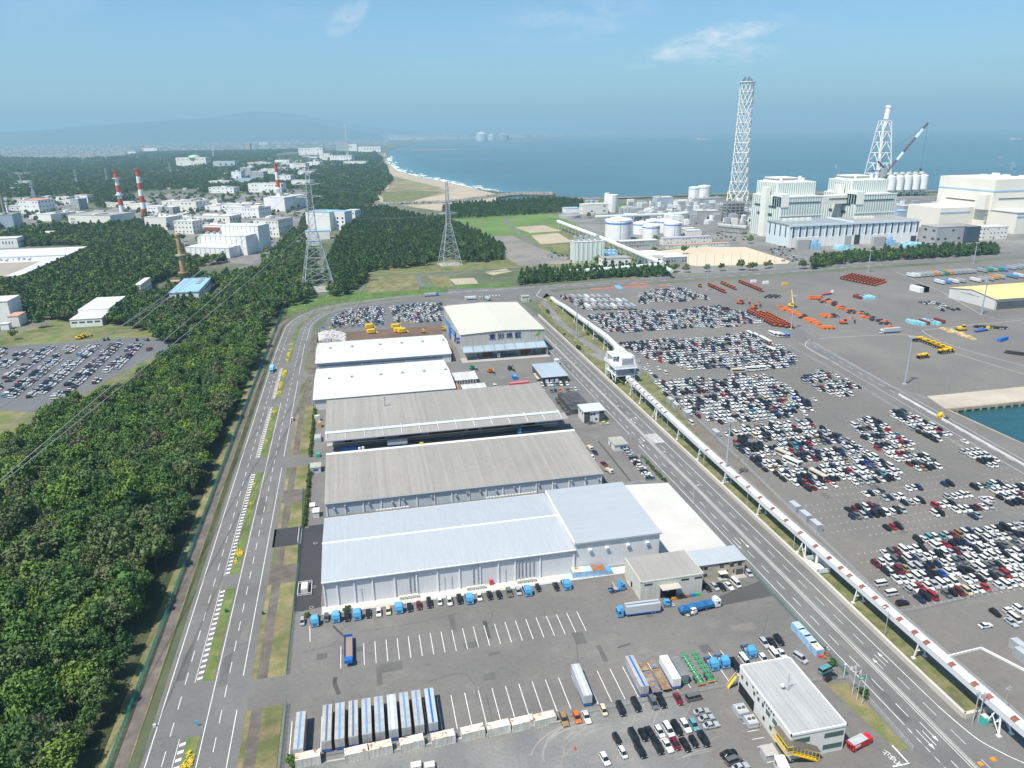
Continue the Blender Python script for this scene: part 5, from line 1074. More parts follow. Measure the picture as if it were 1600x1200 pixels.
for (a, b_, c, d_, wm, rm, r_, k_), lb in zip(CAMP, CL): block(a, b_, c, d_, 26 if c > 270 else 34, wm, rm, lb, r_, k_, name='campus_building', extra=roofgear(a, 2) if r_ > 1 else None)
e = block(276,323,260,246,40, 'c', 'l', 'long cream hall with a pale green dome on its roof', 2,14, name='campus_building', extra=lambda e, w, d, h: part('dome', MB().cyl(w*.55, d*.5, h, h+9, w*.16, w*.13,18).cyl(w*.55, d*.5, h+9, h+13, w*.13, w*.03,18), mat('dome_green', (.45, .62, .45), .6, .05, .1), e))
def latticemast(px, pyb, pyt, base, top, m, label, lev=10, t=.5, stack=None, cat='mast', redwhite=False):
 p = G(px, pyb); h_ = rayY(px, pyt, p.y)[1]; e = empty('lattice_mast', (p.x, p.y, 0),0, label, cat)
 for j in range(lev):
  mb = MB(); za, zb = h_*j/lev, h_*(j+1)/lev; a_, c_ = base+(top-base)*(j/lev)**.8, base+(top-base)*((j+1)/lev)**.8; P = [(-1,-1),(1,-1),(1,1),(-1,1)]
  for k in range(4):
   (x0, y0),(x1, y1) = P[k], P[(k+1) % 4]; mb.tube((x0*a_, y0*a_, za),(x0*c_, y0*c_, zb), t, 4); mb.tube((x0*a_, y0*a_, za),(x1*c_, y1*c_, zb), t*.7,3); mb.tube((x1*a_, y1*a_, za),(x0*c_, y0*c_, zb), t*.7,3); mb.tube((x0*c_, y0*c_, zb),(x1*c_, y1*c_, zb), t*.7,3)
  part('section', mb, m if not redwhite else (CH_R if j % 2 else CH_W), e)
 if stack: part('flue', MB().tube((0,0,0),(0,0, h_*stack[1]), stack[0],12), m, e)
 return e
latticemast(543.5,246,196,10,3, W_WH, 'white lattice stack rising above the shore campus', 9, .9,(2.2,1.06)); latticemast(224,240,218,10,2.5, W_WH, 'red and white lattice mast on the horizon above the woods', 7, .8, redwhite=True); latticemast(334,247,232,3,3, W_WH, 'pale mast with a disc shaped head above the dome hall', 4, .8)
# ------------------------------------------------------------------ power station
PS_W = mat('ps_panel_cream', (.78, .775, .71), .65, .04, .1); PS_G = mat('ps_rib_green', (.30, .43, .41), .65, .05, .1); PS_B = mat('ps_panel_blue', (.62, .70, .73), .65, .04, .05); SLOT = mat('dark_slot', (.05, .06, .07), .7, .1, .3)
def ribs(e, x0, x1, y, z0, z1, step, m, wd=.33, axis='x'):
 n = int((x1-x0)/step); mb = MB()
 for k in range(n):
  a = x0+(x1-x0)*(k+.5)/n
  if axis == 'x': mb.box(a-step*wd/2, y-.5, z0, a+step*wd/2, y, z1)
  else: mb.box(y-.5, a-step*wd/2, z0, y, a+step*wd/2, z1)
 o = part('rib', mb, m, e); o['kind'] = 'stuff'; return o
e = empty('turbine_hall', (564,883,0),0, 'long pale blue turbine hall with dark vertical window slots', 'power station hall'); foot(560,870,765,945)
part('wall', BX(0,0,0,196,56,29), PS_B, e); part('lower_wall', BX(-.2,-.25,0,196.2,0,13), W_WH, e); part('roof', BX(-1,-1,29,92,57,29.6), mat('roof_blue_dark', (.25, .28, .30), .8, .08, .1), e); part('roof', BX(95,-1,29,197,57,29.6), R_GR, e); part('roof_step', BX(92,-1,29,95,57,31), PS_B, e); part('eave_band', BX(-1.2,-1.4,27.2,197.4,-.3,29.9), PS_B, e)
for k in range(20): part('window_slot', BX(4.4+k*9.9,-.5,13,6.4+k*9.9, .05,27), SLOT, e); part('pilaster', BX(3.0+k*9.9,-.55,0,4.2+k*9.9, .05,27), W_WH, e)
for k in range(4): part('window_slot', BX(-.4,8+k*13,13, .05,10+k*13,27), SLOT, e)
for x0, x1, z1 in ((84,93,12),(98,106,13),(186,194,8)): part('door', BX(x0,-.8,0, x1, .05, z1), SLOT if x0 != 84 else W_GR, e)
for k in range(5): part('roof_plant', BX(14+k*9,36,29.6,19+k*9,44,33), W_CR, e); part('roof_plant', BX(120+k*6,30,29.6,124+k*6,36,32.6), W_CR, e)
def boiler(x, lab, bridge=False):
 e = empty('boiler_house', (x, 962,0),0, lab, 'power station block'); foot(x-2,950, x+75,1100)
 part('wall', BX(0,0,0,66,78,58), PS_W, e); part('upper_wall', BX(3,18,58,64,74,77), PS_W, e); part('ledge', BX(-.6,-.6,57,66.6,0,59), PS_W, e); part('ledge', BX(-.6,-.6,31,66.6,-.1,32.4), PS_W, e)
 ribs(e, 1,65,0,32.5,57,4.0, PS_G); ribs(e, 1,65,0,8,31,4.0, PS_G); ribs(e, 4,63,18,59,76,3.4, PS_G, .25); ribs(e, 2,77,0,2,57,5.5, PS_G, .33, 'y'); ribs(e, 20,73,3,59,76,4.5, PS_G, .25, 'y')
 part('louvre_band', BX(6,-.7,49,62,-.2,50.4), SLOT, e); part('louvre_band', BX(-.7,10,42,-.2,70,44.5), SLOT, e); part('louvre_band', BX(-.7,20,30,-.2,60,33.5), SLOT, e)
 part('stair_tower', BX(-6,30,0,0,44,70), PS_W, e); part('corner_tower', BX(0,-.9,44,12,22,62), PS_W, e)
 part('roof_deck', BX(8,28,77,44,66,79), W_CR, e); part('roof_rim', BX(10,32,79,40,62,81.5), W_CR, e); part('roof_cover', BX(8,30,81.5,42,64,82.4), W_WH, e)
 for k, (a, b_) in enumerate(((48,26),(58,50),(46,68),(12,24))): part('roof_vent', MB().cyl(a, b_, 77,82+k % 2,2.4,2.4,10), W_CR, e)
 if bridge:
  part('coal_bridge', BX(-40,20,44,0,34,56), W_CR, e); part('bridge_slot', BX(-30,19.4,51,0,20,52), SLOT, e)
 return e
boiler(596, 'left white and green ribbed boiler house of the power station'); boiler(716, 'right white and green ribbed boiler house beside the half dismantled stack', True)
e = empty('boiler_house', (938,950,0),0, 'cream boiler house with thin blue bands at the right edge', 'power station block'); foot(880,890,1200,1090); CRM = mat('ps_cream', (.76, .72, .62), .7, .04, .1); SKB = mat('ps_band_blue', (.36, .52, .72), .7, .05, .1)
part('wall', BX(0,0,0,86,110,74), CRM, e); part('band', BX(-.5,-.5,56,86.5,110.5,58), SKB, e); part('louvre_band', BX(10,-.6,45,80,0,46.2), SLOT, e); part('louvre_band', BX(-.6,20,40,0,90,41.5), SLOT, e); part('front_tower', BX(-8,4,30,16,24,52), CRM, e)
part('lower_wing', BX(-60,30,0,0,100,32), CRM, e); part('band', BX(-60.5,29.5,24,-8,30.0,26), SKB, e); part('front_wing', BX(0,-48,0,150,-.2,30), CRM, e); part('front_roof', BX(-1,-49,30,151,0,31), R_LT, e); part('band', BX(-.4,-48.6,24,150.5,-48.0,26), SKB, e)
for k in range(7): part('roof_plant', BX(8+k*10,20+(k % 3)*20,74,14+k*10,30+(k % 3)*20,77+k % 2*2), W_CR, e)
mb = MB()
for k in range(5):
 mb.tube((-6,4,6*k),(14,4,6*k+6), .5,4); mb.tube((14,4,6*k),(-6,4,6*k+6), .5,4); mb.tube((-6,4,6*k+6),(14,4,6*k+6), .4,4)
part('stair_frame', mb, W_GR, e)
block(1533,1572,375,356,22, 'c', 'l', 'cream office annex with square windows below the cream boiler house', 3,7, name='office_annex'); block(1461,1503,381,356,30, 'g', 'g', 'grey control building with a dark glass front', 2,4, name='control_building', extra=lambda e, w, d, h: part('glass_front', BX(w+.1,-6,0, w+20, d, h*1.02), mat('dark_glass', (.05, .08, .11), .15, .05, .1), e)); block(1436,1462,352,339,20, 'w', 'w', 'small white hall between the turbine hall and the cream boiler house', 1,2, name='hall')
# lattice stack towers
def hyper(x, y, h_, rb, rm, rt, label, lev=12, sides=10, cap=True):
 e = empty('lattice_stack', (x, y, 0),0, label, 'stack tower'); foot(x-rb, y-rb, x+rb, y+rb); LT = mat('lattice_white', (.78, .755, .71), .6, .04, .1)
 rad = lambda t: rb+(rm-rb)*min(1, t/.14) if t < .14 else rm+(rt-rm)*min(1,(t-.14)/.6)
 for j in range(lev):
  mb = MB(); t0, t1 = j/lev, (j+1)/lev; r0, r1 = rad(t0), rad(t1); z0, z1 = h_*t0, h_*t1
  for k in range(sides):
   a, b2, c = 2*math.pi*k/sides, 2*math.pi*(k+1)/sides, 2*math.pi*(k+.5)/sides
   P = lambda r, q, z: (r*math.cos(q), r*math.sin(q), z)
   zm = (z0+z1)/2; rmid = (r0+r1)/2
   mb.tube(P(r0, a, z0), P(r1, b2, z1), .62 if j else .9,4); mb.tube(P(r0, b2, z0), P(r1, a, z1), .62 if j else .9,4); mb.tube(P(r1, a, z1), P(r1, b2, z1), .6,4)
  part('lattice', mb, LT, e)
 part('top_ring', MB().cyl(0,0, h_-1, h_+.6, rt*1.15, rt*1.15,12), LT, e)
 if cap:
  mb = MB();
  for k in range(7): a = k*.9; mb.tube((rt*.7*math.cos(a), rt*.7*math.sin(a), h_),(rt*.5*math.cos(a), rt*.5*math.sin(a), h_+6+k % 3*2),1.6,6)
  part('flue_stub', mb, mat('flue_dark', (.10, .14, .18), .6, .1, .2), e)
 for z in (.36, .44): part('cradle', BX(-3,-4, h_*z, 3,4, h_*z+4), W_WH, e)
 return e
bx = rayY(1152.5,314,1532)[0]; hyper(bx, 1532, rayY(1168,128,1532)[1],26,19,15, 'tall twisted lattice stack without its flue, standing alone by the sea')
p2 = (rayY(1368,296,1580)[0],1580); h2 = rayY(1379,189,1580)[1]; e = empty('lattice_stack', (p2[0], p2[1],0),0, 'white lattice stack with a bent flue, next to the red crane', 'stack tower'); mb = MB(); L = 7
for j in range(L):
 a_, c_ = 24-(24-9.5)*j/L, 24-(24-9.5)*(j+1)/L; z0, z1 = h2*j/L, h2*(j+1)/L; P = [(-1,-1),(1,-1),(1,1),(-1,1)]
 for k in range(4):
  (x0, y0),(x1, y1) = P[k], P[(k+1) % 4]; mb.tube((x0*a_, y0*a_, z0),(x0*c_, y0*c_, z1),1.1,5); mx_ = ((x0+x1)/2*a_, (y0+y1)/2*a_, z0) if j % 2 else None
  mb.tube((x0*a_, y0*a_, z0),((x0+x1)/2*c_, (y0+y1)/2*c_, z1), .7,4); mb.tube((x1*a_, y1*a_, z0),((x0+x1)/2*c_, (y0+y1)/2*c_, z1), .7,4); mb.tube((x0*c_, y0*c_, z1),(x1*c_, y1*c_, z1), .6,4)
part('lattice', mb, W_WH, e); part('flue', MB().tube((0,0,0),(0,0, h2*.93),4.5,12).tube((0,0, h2*.93),(2,0, h2*1.02),3.8,10).tube((2,0, h2*1.02),(4.5,0, h2*1.17),6,12).tube((4.5,0, h2*1.17),(5.5,0, h2*1.2),7,12), W_WH, e)
# crane with red and white boom
CRD = mat('crane_maroon', (.09, .018, .035), .6, .1, .3); cY = 1540; a = rayY(1386,268, cY); t_ = rayY(1450,192, cY); e = empty('crawler_crane', (a[0], cY, 0),0, 'maroon and white lattice boom crane leaning seaward over the power station', 'crane')
def boom(p, q, w, m, nm='boom', n=8):
 p, q = Vector(p), Vector(q); d = (q-p); mb = MB(); s = d.normalized().cross(Vector((0,1,0))).normalized()*w; v = Vector((0, w, 0)); C4 = [s+v, s-v, -s-v, -s+v]
 for k in range(4):
  mb.tube(p+C4[k], q+C4[k], .5,4)
  for j in range(n): mb.tube(p+d*(j/n)+C4[k], p+d*((j+1)/n)+C4[(k+1) % 4], .35,3)
 part(nm, mb, m, e)
fo = Vector((0,0, a[1])); to = Vector((t_[0]-a[0],0, t_[1])); dd = to-fo
for (u0, u1, m) in ((0, .24, CRD),(.24, .40, CH_W),(.40, .70, CRD),(.70, .88, CH_W),(.88,1, CRD)): boom(fo+dd*u0, fo+dd*u1,1.5, m, 'boom_section', 5)
boom((0,0,4), fo, 2.4, CRD, 'mast', 10); boom(fo, fo+Vector((-28,0,24)), .9, CRD, 'jib_strut', 5); boom(fo, fo+Vector((-40,0,3)), .9, CRD, 'jib_strut', 5)
part('stay_rope', MB().tube(fo+Vector((-28,0,24)), to, .3,3).tube(fo+Vector((-40,0,3)), fo+Vector((-28,0,24)), .3,3).tube(to, to+Vector((0,0,-100)), .25,3).tube(fo+Vector((-28,0,24)), fo+dd*.6, .25,3), DKGREY, e); part('carrier', BX(-14,-6,0,10,6,9), CRD, e); part('hook', BX(dd.x-1.5,-1.5, to.z-106, dd.x+1.5,1.5, to.z-100), CRD, e)
# steam puffs
def puff(px, py, Y, s, lab):
 x, z = rayY(px, py, Y); g = np.random.default_rng(int(px)); b = bmesh.new()
 for k in range(9):
  bm2 = bmesh.ops.create_icosphere(b, subdivisions=2, radius=s*g.uniform(.35, .8)); off_ = Vector((g.normal()*s*.5-k*s*.13, g.normal()*s*.3, k*s*.45))
  for v in bm2['verts']: v.co += off_+Vector(g.normal(size=3))*s*.06
 me = bpy.data.meshes.new('steam'); b.to_mesh(me); b.free(); sm = MATS.get('steam')
 if not sm:
  sm = bpy.data.materials.new('steam'); sm.use_nodes = True; MATS['steam'] = sm; nn = sm.node_tree.nodes; nn.clear(); o_ = nn.new('ShaderNodeOutputMaterial'); v_ = nn.new('ShaderNodeVolumePrincipled'); v_.inputs['Density'].default_value = .06; v_.inputs['Color'].default_value = (1,1,1,1); sm.node_tree.links.new(v_.outputs[0], o_.inputs['Volume'])
 me.materials.append(sm); o = bpy.data.objects.new('steam', me); COL.objects.link(o); o.location = (x, Y, z); tag(o, kind='stuff')
puff(1309,272,1030,3.4, ''); puff(1581,272,1020,4.5, ''); puff(1563,258,1030,3.6, '')
# silos on legs
p = G(1418,306); e0 = (p.x, p.y)
for i in range(5):
 for j in range(2):
  e = empty('silo', (e0[0]-48+i*21, e0[1]+j*24,0),0, 'white ash silo on blue green legs in the double row by the sea wall', 'silo', 'white silos on legs'); part('shell', MB().cyl(0,0,14,44,9.4, n=18), CH_W, e); part('hopper', MB().cyl(0,0,6,14,3,9.4,18), CH_W, e); part('roof', MB().cyl(0,0,44,46.5,9.4,3,18), CH_W, e)
  for k in range(4): part('leg', MB().tube((8*(-1)**k, 8*(-1)**(k//2),0),(7*(-1)**k, 7*(-1)**(k//2),15), .6,4), mat('leg_teal', (.18, .36, .38), .6, .1, .3), e)
e = empty('silo_gantry', (e0[0], e0[1]+12,0),0, 'grey gantry and head house on top of the white silos', 'gantry'); part('deck', BX(-58,-8,47,48,8,48.2), W_GR, e); part('head_house', BX(-66,-5,44,-57,5,62), W_GR, e); part('lift_tower', BX(-66,-4,0,-60,4,44), STEEL, e)
for k in range(6): part('filter', BX(-50+k*17,-4,48.2,-44+k*17,3,52), W_CR, e)
# tank farm
TB = mat('tank_band_blue', (.05, .22, .55), .6, .05, .1)
tank(972.5,377,21.5,345, 'largest white oil tank with a blue stripe, in front of the others', bandm=TB); tank(1022,375,14,353, 'middle white tank with blue stripe in front row', bandm=TB); tank(1056,370,14,349, 'right hand white tank with blue stripe', bandm=TB); tank(1006,367,13,349, 'white tank half hidden between the largest and middle tank', bandm=TB); tank(1041,364,12,345, 'white tank half hidden behind the right hand tank', bandm=TB); tank(1024,362,12,345, 'white tank at the very back of the tank farm', bandm=TB)
tank(959,332,9,305, 'tall white silo with pale blue top behind the tank farm', dome=.1); tank(949.5,329,4.5,302, 'slim silo beside the tall white silo', dome=.1)
for i, (a, b_, c) in enumerate(((919,320,313),(926,322,313),(934,322,314))): tank(a, b_, 4, c, ['left small silo on the cream concrete frame', 'middle small silo on the cream concrete frame', 'right small silo on the cream concrete frame'][i], body=W_BL, dome=.1)
block(911,950,335,320,24, 'c', 'l', 'cream concrete frame building under the small silos', 2,4, name='plant_building'); block(884,906,333,326,26, 'w', 'b', 'low hall with blue roof at the left end of the power station', name='hall')
p = G(893,341); e = empty('settling_basin', (p.x, p.y+14,0),0, 'round grey settling basin with raised rim', 'basin'); part('rim', MB().cyl(0,0,0,5,20, n=28).cyl(0,0,5,5.1,17.5, n=28, m=0), W_GR, e); part('bridge', BX(-19,-1,5.4,19,1,6.4), STEEL, e)
block(898,941,411,379,20, 'm', 'l', 'mint white ribbed tall building with rooftop frames, left of the tanks', name='plant_building', extra=lambda e, w, d, h: (ribs(e, 0, w, 0,2, h-1,5, W_WH, .4),[part('roof_frame', BX(w*k/5+1,4, h, w*k/5+4,10, h+7), STEEL, e) for k in range(5)], part('side_fin', BX(w, -1,0, w+2,6, h+2), W_MINT, e)))
block(943,985,417,405,18, 'w', 'g', 'low white building with flat grey roof beside the pale blue coolers', 1,4, name='plant_building')
for k in range(6):
 p = G(945+k % 3*7,405-k//3*5); tag(BX(-4,-3,0,4,3,7,0).cyl(0,0,7,8.2,2.6,2.6,10).box(-4.5,-3.5,2.5,4.5,3.5,3,0).build('cooler', [mat('cooler_blue', (.30, .52, .72), .6, .1, .2)], None, p), 'pale blue cooler unit in the cluster beside the mint white building', 'cooler', 'pale blue coolers')
block(1037,1112,383,373,14, 'c', 'v', 'two storey cream office with lavender roof behind the sports ground', 2,16, name='office_building'); block(1044,1140,389,384,8, 'm', 'o', 'long low building with brown roof at the edge of the sports ground', 1,22, name='office_building'); block(969,1028,388,378,14, 'g', 'l', 'grey flat office below the largest tank', 2,14, name='office_building')
e = block(1040,1073,416,403,30, 'g', 'l', 'gymnasium like hall with a curved grey roof by the sports ground', 1,8, name='gymnasium', extra=lambda e, w, d, h: part('curved_roof', MB().prism([(-w*.75, d*.3),(w*.15, d*.3),(w*.15, d*1.5),(-w*.75, d*1.5)],0, h*1.25), W_WH, e))
block(1060,1086,366,358,12, 'c', 'l', 'small cream gabled shed right of the tanks', name='shed'); block(1073,1096,368,361,14, 'c', 'w', 'white shed in front of the lattice boiler', name='shed'); block(1050,1068,350,339,20, 'w', 'l', 'white hall behind the right hand tanks', name='hall')
PSL = ((1026,1051,327,309,24, 'b', 'w', 'blue grey cube hall with white roof by the shore lawn'),(1092,1130,321,311,24, 'g', 'g', 'long grey shed behind the coal conveyors'),(1060,1084,322,314,26, 'w', 'w', 'white pitched coal shed left of the long grey shed'),(1088,1104,350,330,20, 'g', 'l', 'grey hopper house with sloped chute'),(1123,1134,342,320,16, 'g', 'l', 'grey narrow transfer house'),(1160,1172,331,319,18, 'g', 'l', 'grey block between lattice boiler and left boiler house'),(1104,1122,346,330,20, 'g', 'l', 'grey ducted filter house'),(1001,1016,332,326,14, 'w', 'w', 'white small tanks hall near the shore lawn'),(1007,1022,336,326,16, 'w', 'w', 'white dome roofed plant house'),(975,990,329,324,12, 'w', 'l', 'pale switchgear hut left of the white plant house'),(1400,1418,349,330,22, 'b', 'b', 'pale blue ash plant right of the boiler houses'),(1440,1478,335,324,30, 'g', 'g', 'grey slope roofed coal hall before the cream boiler house'),(1410,1436,330,322,18, 'g', 'l', 'grey plant hall below the silos'))
for q in PSL: block(*q[:4], q[4], q[5], q[6], q[7], name='plant_building', extra=roofgear(q[0],2, W_GR))
for (px, pyb, r_, pyt, lb) in ((1088,311,9,293, 'left twin round white limestone silo on the shore'),(1104,311,10,291, 'right twin round white silo with blue band')): tank(px, pyb, r_, pyt, lb, bandm=SKB, dome=.15)
p = G(1134,347); e = empty('lattice_boiler', (p.x, p.y, 0),0, 'dark open steel boiler frame left of the left boiler house', 'plant'); mb = MB()
for z in np.arange(0,34,5):
 for y in (0,14,28): mb.box(0, y, z, 40, y+1, z+1.0)
 mb.box(0,0, z, 1,28, z+1); mb.box(39,0, z, 40,28, z+1)
for x in np.arange(0,41,8): mb.box(x, 0,0, x+.9, .9,34); mb.box(x, 28,0, x+.9,28.9,34)
part('frame', mb, W_GR, e); part('drum', BX(6,4,3,34,25,30), mat('boiler_dark', (.12, .13, .13), .8, .2, .3), e); part('stair', MB().tube((0,-1,0),(12,-1,12), .6,4).tube((12,-1,12),(0,-1,24), .6,4), STEEL, e)
# pipe bridges
def tubeway(pts, w, lab, m=STEELW, legs=18, name='pipe_conveyor'):
 e = empty(name, (0,0,0),0, lab, 'conveyor'); P = [G(a, b, z) for a, b, z in pts]
 for a, b in zip(P[:-1], P[1:]):
  L = (b-a).length; n = max(1, int(L/22));
  for k in range(n): part('casing', MB().tube(a.lerp(b, k/n), a.lerp(b, (k+.97)/n), w, 8), m, e)
  for k in range(max(1, int(L/legs))):
   q = a.lerp(b, (k+.5)/max(1, int(L/legs))); part('trestle', MB().tube((q.x-2, q.y, 0),(q.x-.6, q.y, q.z-w), .4,4).tube((q.x+2, q.y, 0),(q.x+.6, q.y, q.z-w), .4,4), STEEL, e)
 return e
MINT = mat('conveyor_mint', (.52, .62, .60), .6, .05, .2)
tubeway([(872,346,12),(935,370,14),(1036,412,12)],2.6, 'long silver pipe conveyor slanting past the tanks'); tubeway([(1040,413,10),(940,421,8),(812,429,5)],2.3, 'pale mint tube conveyor running left over the roadside pines', MINT); tubeway([(1036,416,8),(1050,424,8)],2, 'short mint transfer chute at the corner of the tube conveyors', MINT)
tubeway([(930,339,12),(1060,334,14),(1076,332,18)],2.6, 'mint pipe bridge behind the tank farm', MINT); tubeway([(1123,352,10),(1168,356,10)],3.4, 'grey coal gallery entering the left boiler house', W_GR); tubeway([(1420,322,14),(1500,322,16)],2.2, 'white gallery between the silos and the cream boiler house')
mb = MB(); g = np.random.default_rng(3)
for _ in range(420):                          # pipes, frames and ducts too small and dense to tell apart
 p = G(g.uniform(965,1175) if _ < 300 else g.uniform(1400,1500), g.uniform(322,352));
 if any(a_-1 < p.x < c_+1 and b2-1 < p.y < d2+1 for (a_, b2, c_, d2) in FOOT): continue
 a = g.uniform(3,14); b_ = g.uniform(3,10); mb.box(p.x, p.y, 0, p.x+a, p.y+b_, g.uniform(3,16), int(g.integers(3)))
o = mb.build('pipework', [W_GR, W_WH, STEEL]); tag(o, kind='stuff')
# sea lawn railings and coolers in front of the turbine hall
for k, (px, py) in enumerate(((1246,391),(1364,386))):
 p = G(px, py); e = empty('transformer', (p.x, p.y, 0),0,['left transformer bay with grey fire wall before the turbine hall', 'right transformer bay with grey fire wall before the turbine hall'][k], 'transformer'); part('fire_wall', BX(0,0,0,17,5,13), mat('grey_fire_wall', (.38, .37, .35), .85, .08, .2), e); part('pipe_bridge', BX(2,4,14,34,7,15.5), WALL_W, e)
 for j in range(6): part('cooler', BX(19+(j % 3)*5, j//3*6,0,23+(j % 3)*5,4+j//3*6,8+3*(j % 2)), mat('cooler_blue', (.30, .52, .72)), e)
for k in range(16):
 p = G((1310,1325,1418,1430)[k % 4]+g.uniform(-8,8),389-(k % 4 > 1)*5+g.uniform(-2,2)); tag(BX(-4,-3,0,4,3,3.4,0).box(-3,-2,3.4,3,2,4.2,0).build('cooler', [mat('cooler_cyan', (.34, .62, .72), .6, .1, .2)], None, p), 'small pale cyan switchgear box on the ground before the turbine hall', 'switchgear', 'switchgear before the turbine hall')
# nets round the sports ground
e = empty('ball_net', (0,0,0),0, 'tall thin poled ball net along the near side of the sports ground', 'net');
for k in range(13): p = G(1075+k*13.5,417-k*.6); part('post', MB().tube((p.x, p.y, 0),(p.x, p.y, 14), .22,4), STEEL, e)
# yellow roofed warehouse
p = G(1553,484); X0 = p.x; Y0 = p.y; YR = mat('roof_yellow', (.70, .54, .23), .75, .04, .05); e = empty('warehouse', (X0, Y0,0),0, 'white warehouse with pale yellow roof and sign lettering at the right edge', 'warehouse'); foot(X0-2, Y0-2, X0+160, Y0+130)
D_ = rayX(1482,463, X0)[0]-Y0; part('wall', BX(0, .1,0,160, D_, 9).face([(0, .1,9),(0, D_/2,12.4),(0, D_, 9)]), WALL_W, e)
for ya, yb in ((-.8, D_/2),(D_+.8, D_/2)): part('roof', roof_slope(-.6,161, ya, 9.0, yb, 12.5, .3), YR, e)
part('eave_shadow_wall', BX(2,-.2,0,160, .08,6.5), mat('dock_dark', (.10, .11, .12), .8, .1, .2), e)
for k in range(5): part('roof_vent', MB().cyl(12+k*22, D_/2,12.6,14.0,1.4,1.4,10), W_CR, e)
for k in range(20): part('sign_letter', BX(-.15, D_*.74-k*D_*.022,7.5,-.02, D_*.74+D_*.009-k*D_*.022,8.0+(.5 if 6 < k < 12 else 0)), DARK, e)
for k, w in enumerate((7,5)): part('dock', BX(-6-k*4,76,0,0,90,5), W_WH, e)
# far shore, town, ships
for i, (a, b_, c, d_, lb) in enumerate(((608.5,613.5,219,209.5, 'white twin tower on the far shore, left one'),(616,621,219,212, 'white twin tower on the far shore, lower right one'),(622,650,219,213.5, 'pale industrial hall on the far shore right of the twin towers'),(651,682,219,214.5, 'long pale hall on the far shore before the tanks'))): block(a, b_, c, d_, 200, 'w', 'l', lb, name='shore_building')
for (a, b_, c, d_, lb) in ((754,219.5,8.5,209, 'largest gas tank on the far shore'),(769,219,5,211.5, 'small gas tank right beside the largest one on the far shore'),(789,219,8,210.5, 'right hand gas tank on the far shore, greyer')): tank(a, b_, c, d_, lb, dome=.35, body=CH_W if d_ != 210.5 else W_GR)
e = empty('jetty', (0,0,0),0, 'thin long jetty with a loading arm far across the bay', 'jetty'); a, b_ = G(800,219), G(882,219.5); part('deck', BX(a.x, a.y-60,8, b_.x, a.y, 16), W_GR, e); c = G(865,219); part('loading_arm', BX(c.x-60, a.y-80,0, c.x+60, a.y, 90), W_GR, e)
mb = MB(); g = np.random.default_rng(11)
def housing(poly, n, smin, smax, hmin, hmax):
 xs = [p[0] for p in poly]; ys = [p[1] for p in poly]
 for _ in range(n):
  px, py = g.uniform(min(xs), max(xs)), g.uniform(min(ys), max(ys))
  if not inpoly(px, py, poly): continue
  p = G(px, py); k = max(1, p.y/5200); a, b2, h_ = g.uniform(smin, smax)*k, g.uniform(smin, smax)*k, g.uniform(hmin, hmax)*k; q = int(g.integers(6)); top = int(g.choice([1,2,3,4,5,0])); mb.box(p.x, p.y, 0, p.x+a, p.y+b2, h_, 0 if q < 4 else 1, top)
TOWN = [(0,249),(0,231),(60,227),(130,228),(200,233),(215,243),(150,252),(60,248)]
housing(TOWN, 2600,8,15,5,8); housing([(0,231),(230,227),(600,214),(600,228),(480,232),(330,238),(210,236)],900,9,26,5,10); housing([(560,219),(620,211),(1000,211),(900,213),(800,216),(700,219)],420,20,70,8,30); housing([(225,262),(470,240),(520,246),(330,300),(210,300)],70,10,22,5,9); housing([(0,305),(110,300),(100,322),(0,330)],50,10,22,5,9)
o = mb.build('distant_town', [mat('house_wall', (.58, .55, .50), .8, .1, .01), mat('house_wall_grey', (.34, .33, .32), .8, .1, .01), mat('tile_dark', (.12, .13, .15), .8, .1, .01), mat('tile_brown', (.20, .13, .10), .8, .1, .01), mat('tile_grey', (.28, .29, .31), .7, .1, .01), mat('roof_whitish', (.60, .60, .60), .7, .1, .01)]); tag(o, kind='stuff')
for (px, py, L, lb) in ((1097,219.3,170, 'small pale ship far out on the bay'),(1589,219,240, 'white ship near the right edge on the horizon')):
 p = G(px, py, -2); p = Vector((p.x, p.y, -2)); k = p.y/9000; e = empty('ship', p, 0, lb, 'ship'); part('hull', MB().prism([(-L*k/2,-12*k),(L*k*.42,-12*k),(L*k/2,0),(L*k*.42,12*k),(-L*k/2,12*k)],0,12*k, 0), W_GR, e); part('superstructure', BX(-L*k*.4,-9*k, 12*k, -L*k*.2,9*k, 30*k).box(-L*k*.1,-9*k, 12*k, L*k*.35,9*k, 19*k), W_WH, e)
# hills far behind the plain
def hills(name, y, prof, z0, m):
 mb = MB(); P = [(rayY(px, py, y)) for px, py in prof]; n = 5
 for (x0, h0),(x1, h1) in zip(P[:-1], P[1:]):
  for k in range(n):
   f = lambda hh, t: max(0, hh)*math.sin(t*math.pi/2)
   t0, t1 = k/n, (k+1)/n; ya, yb = y-5000*(1-t0), y-5000*(1-t1)
   mb.face([(x0, ya, f(h0, t0)),(x1, ya, f(h1, t0)),(x1, yb, f(h1, t1)),(x0, yb, f(h0, t1))])
 return tag(mb.build(name, m, smooth=True), kind='structure')
HILL = mat('hill_forest', (.04, .065, .035), .95, .2, .0006)
hills('hills', 27000,[(-80,208),(60,204),(110,200),(170,194),(260,188),(330,185),(400,184),(450,186),(490,190),(520,199),(560,204),(590,209)],0, HILL)
hills('hills', 36000,[(180,205),(260,193),(330,183),(395,174),(430,175),(480,181),(560,195),(620,203),(680,209)],0, HILL)
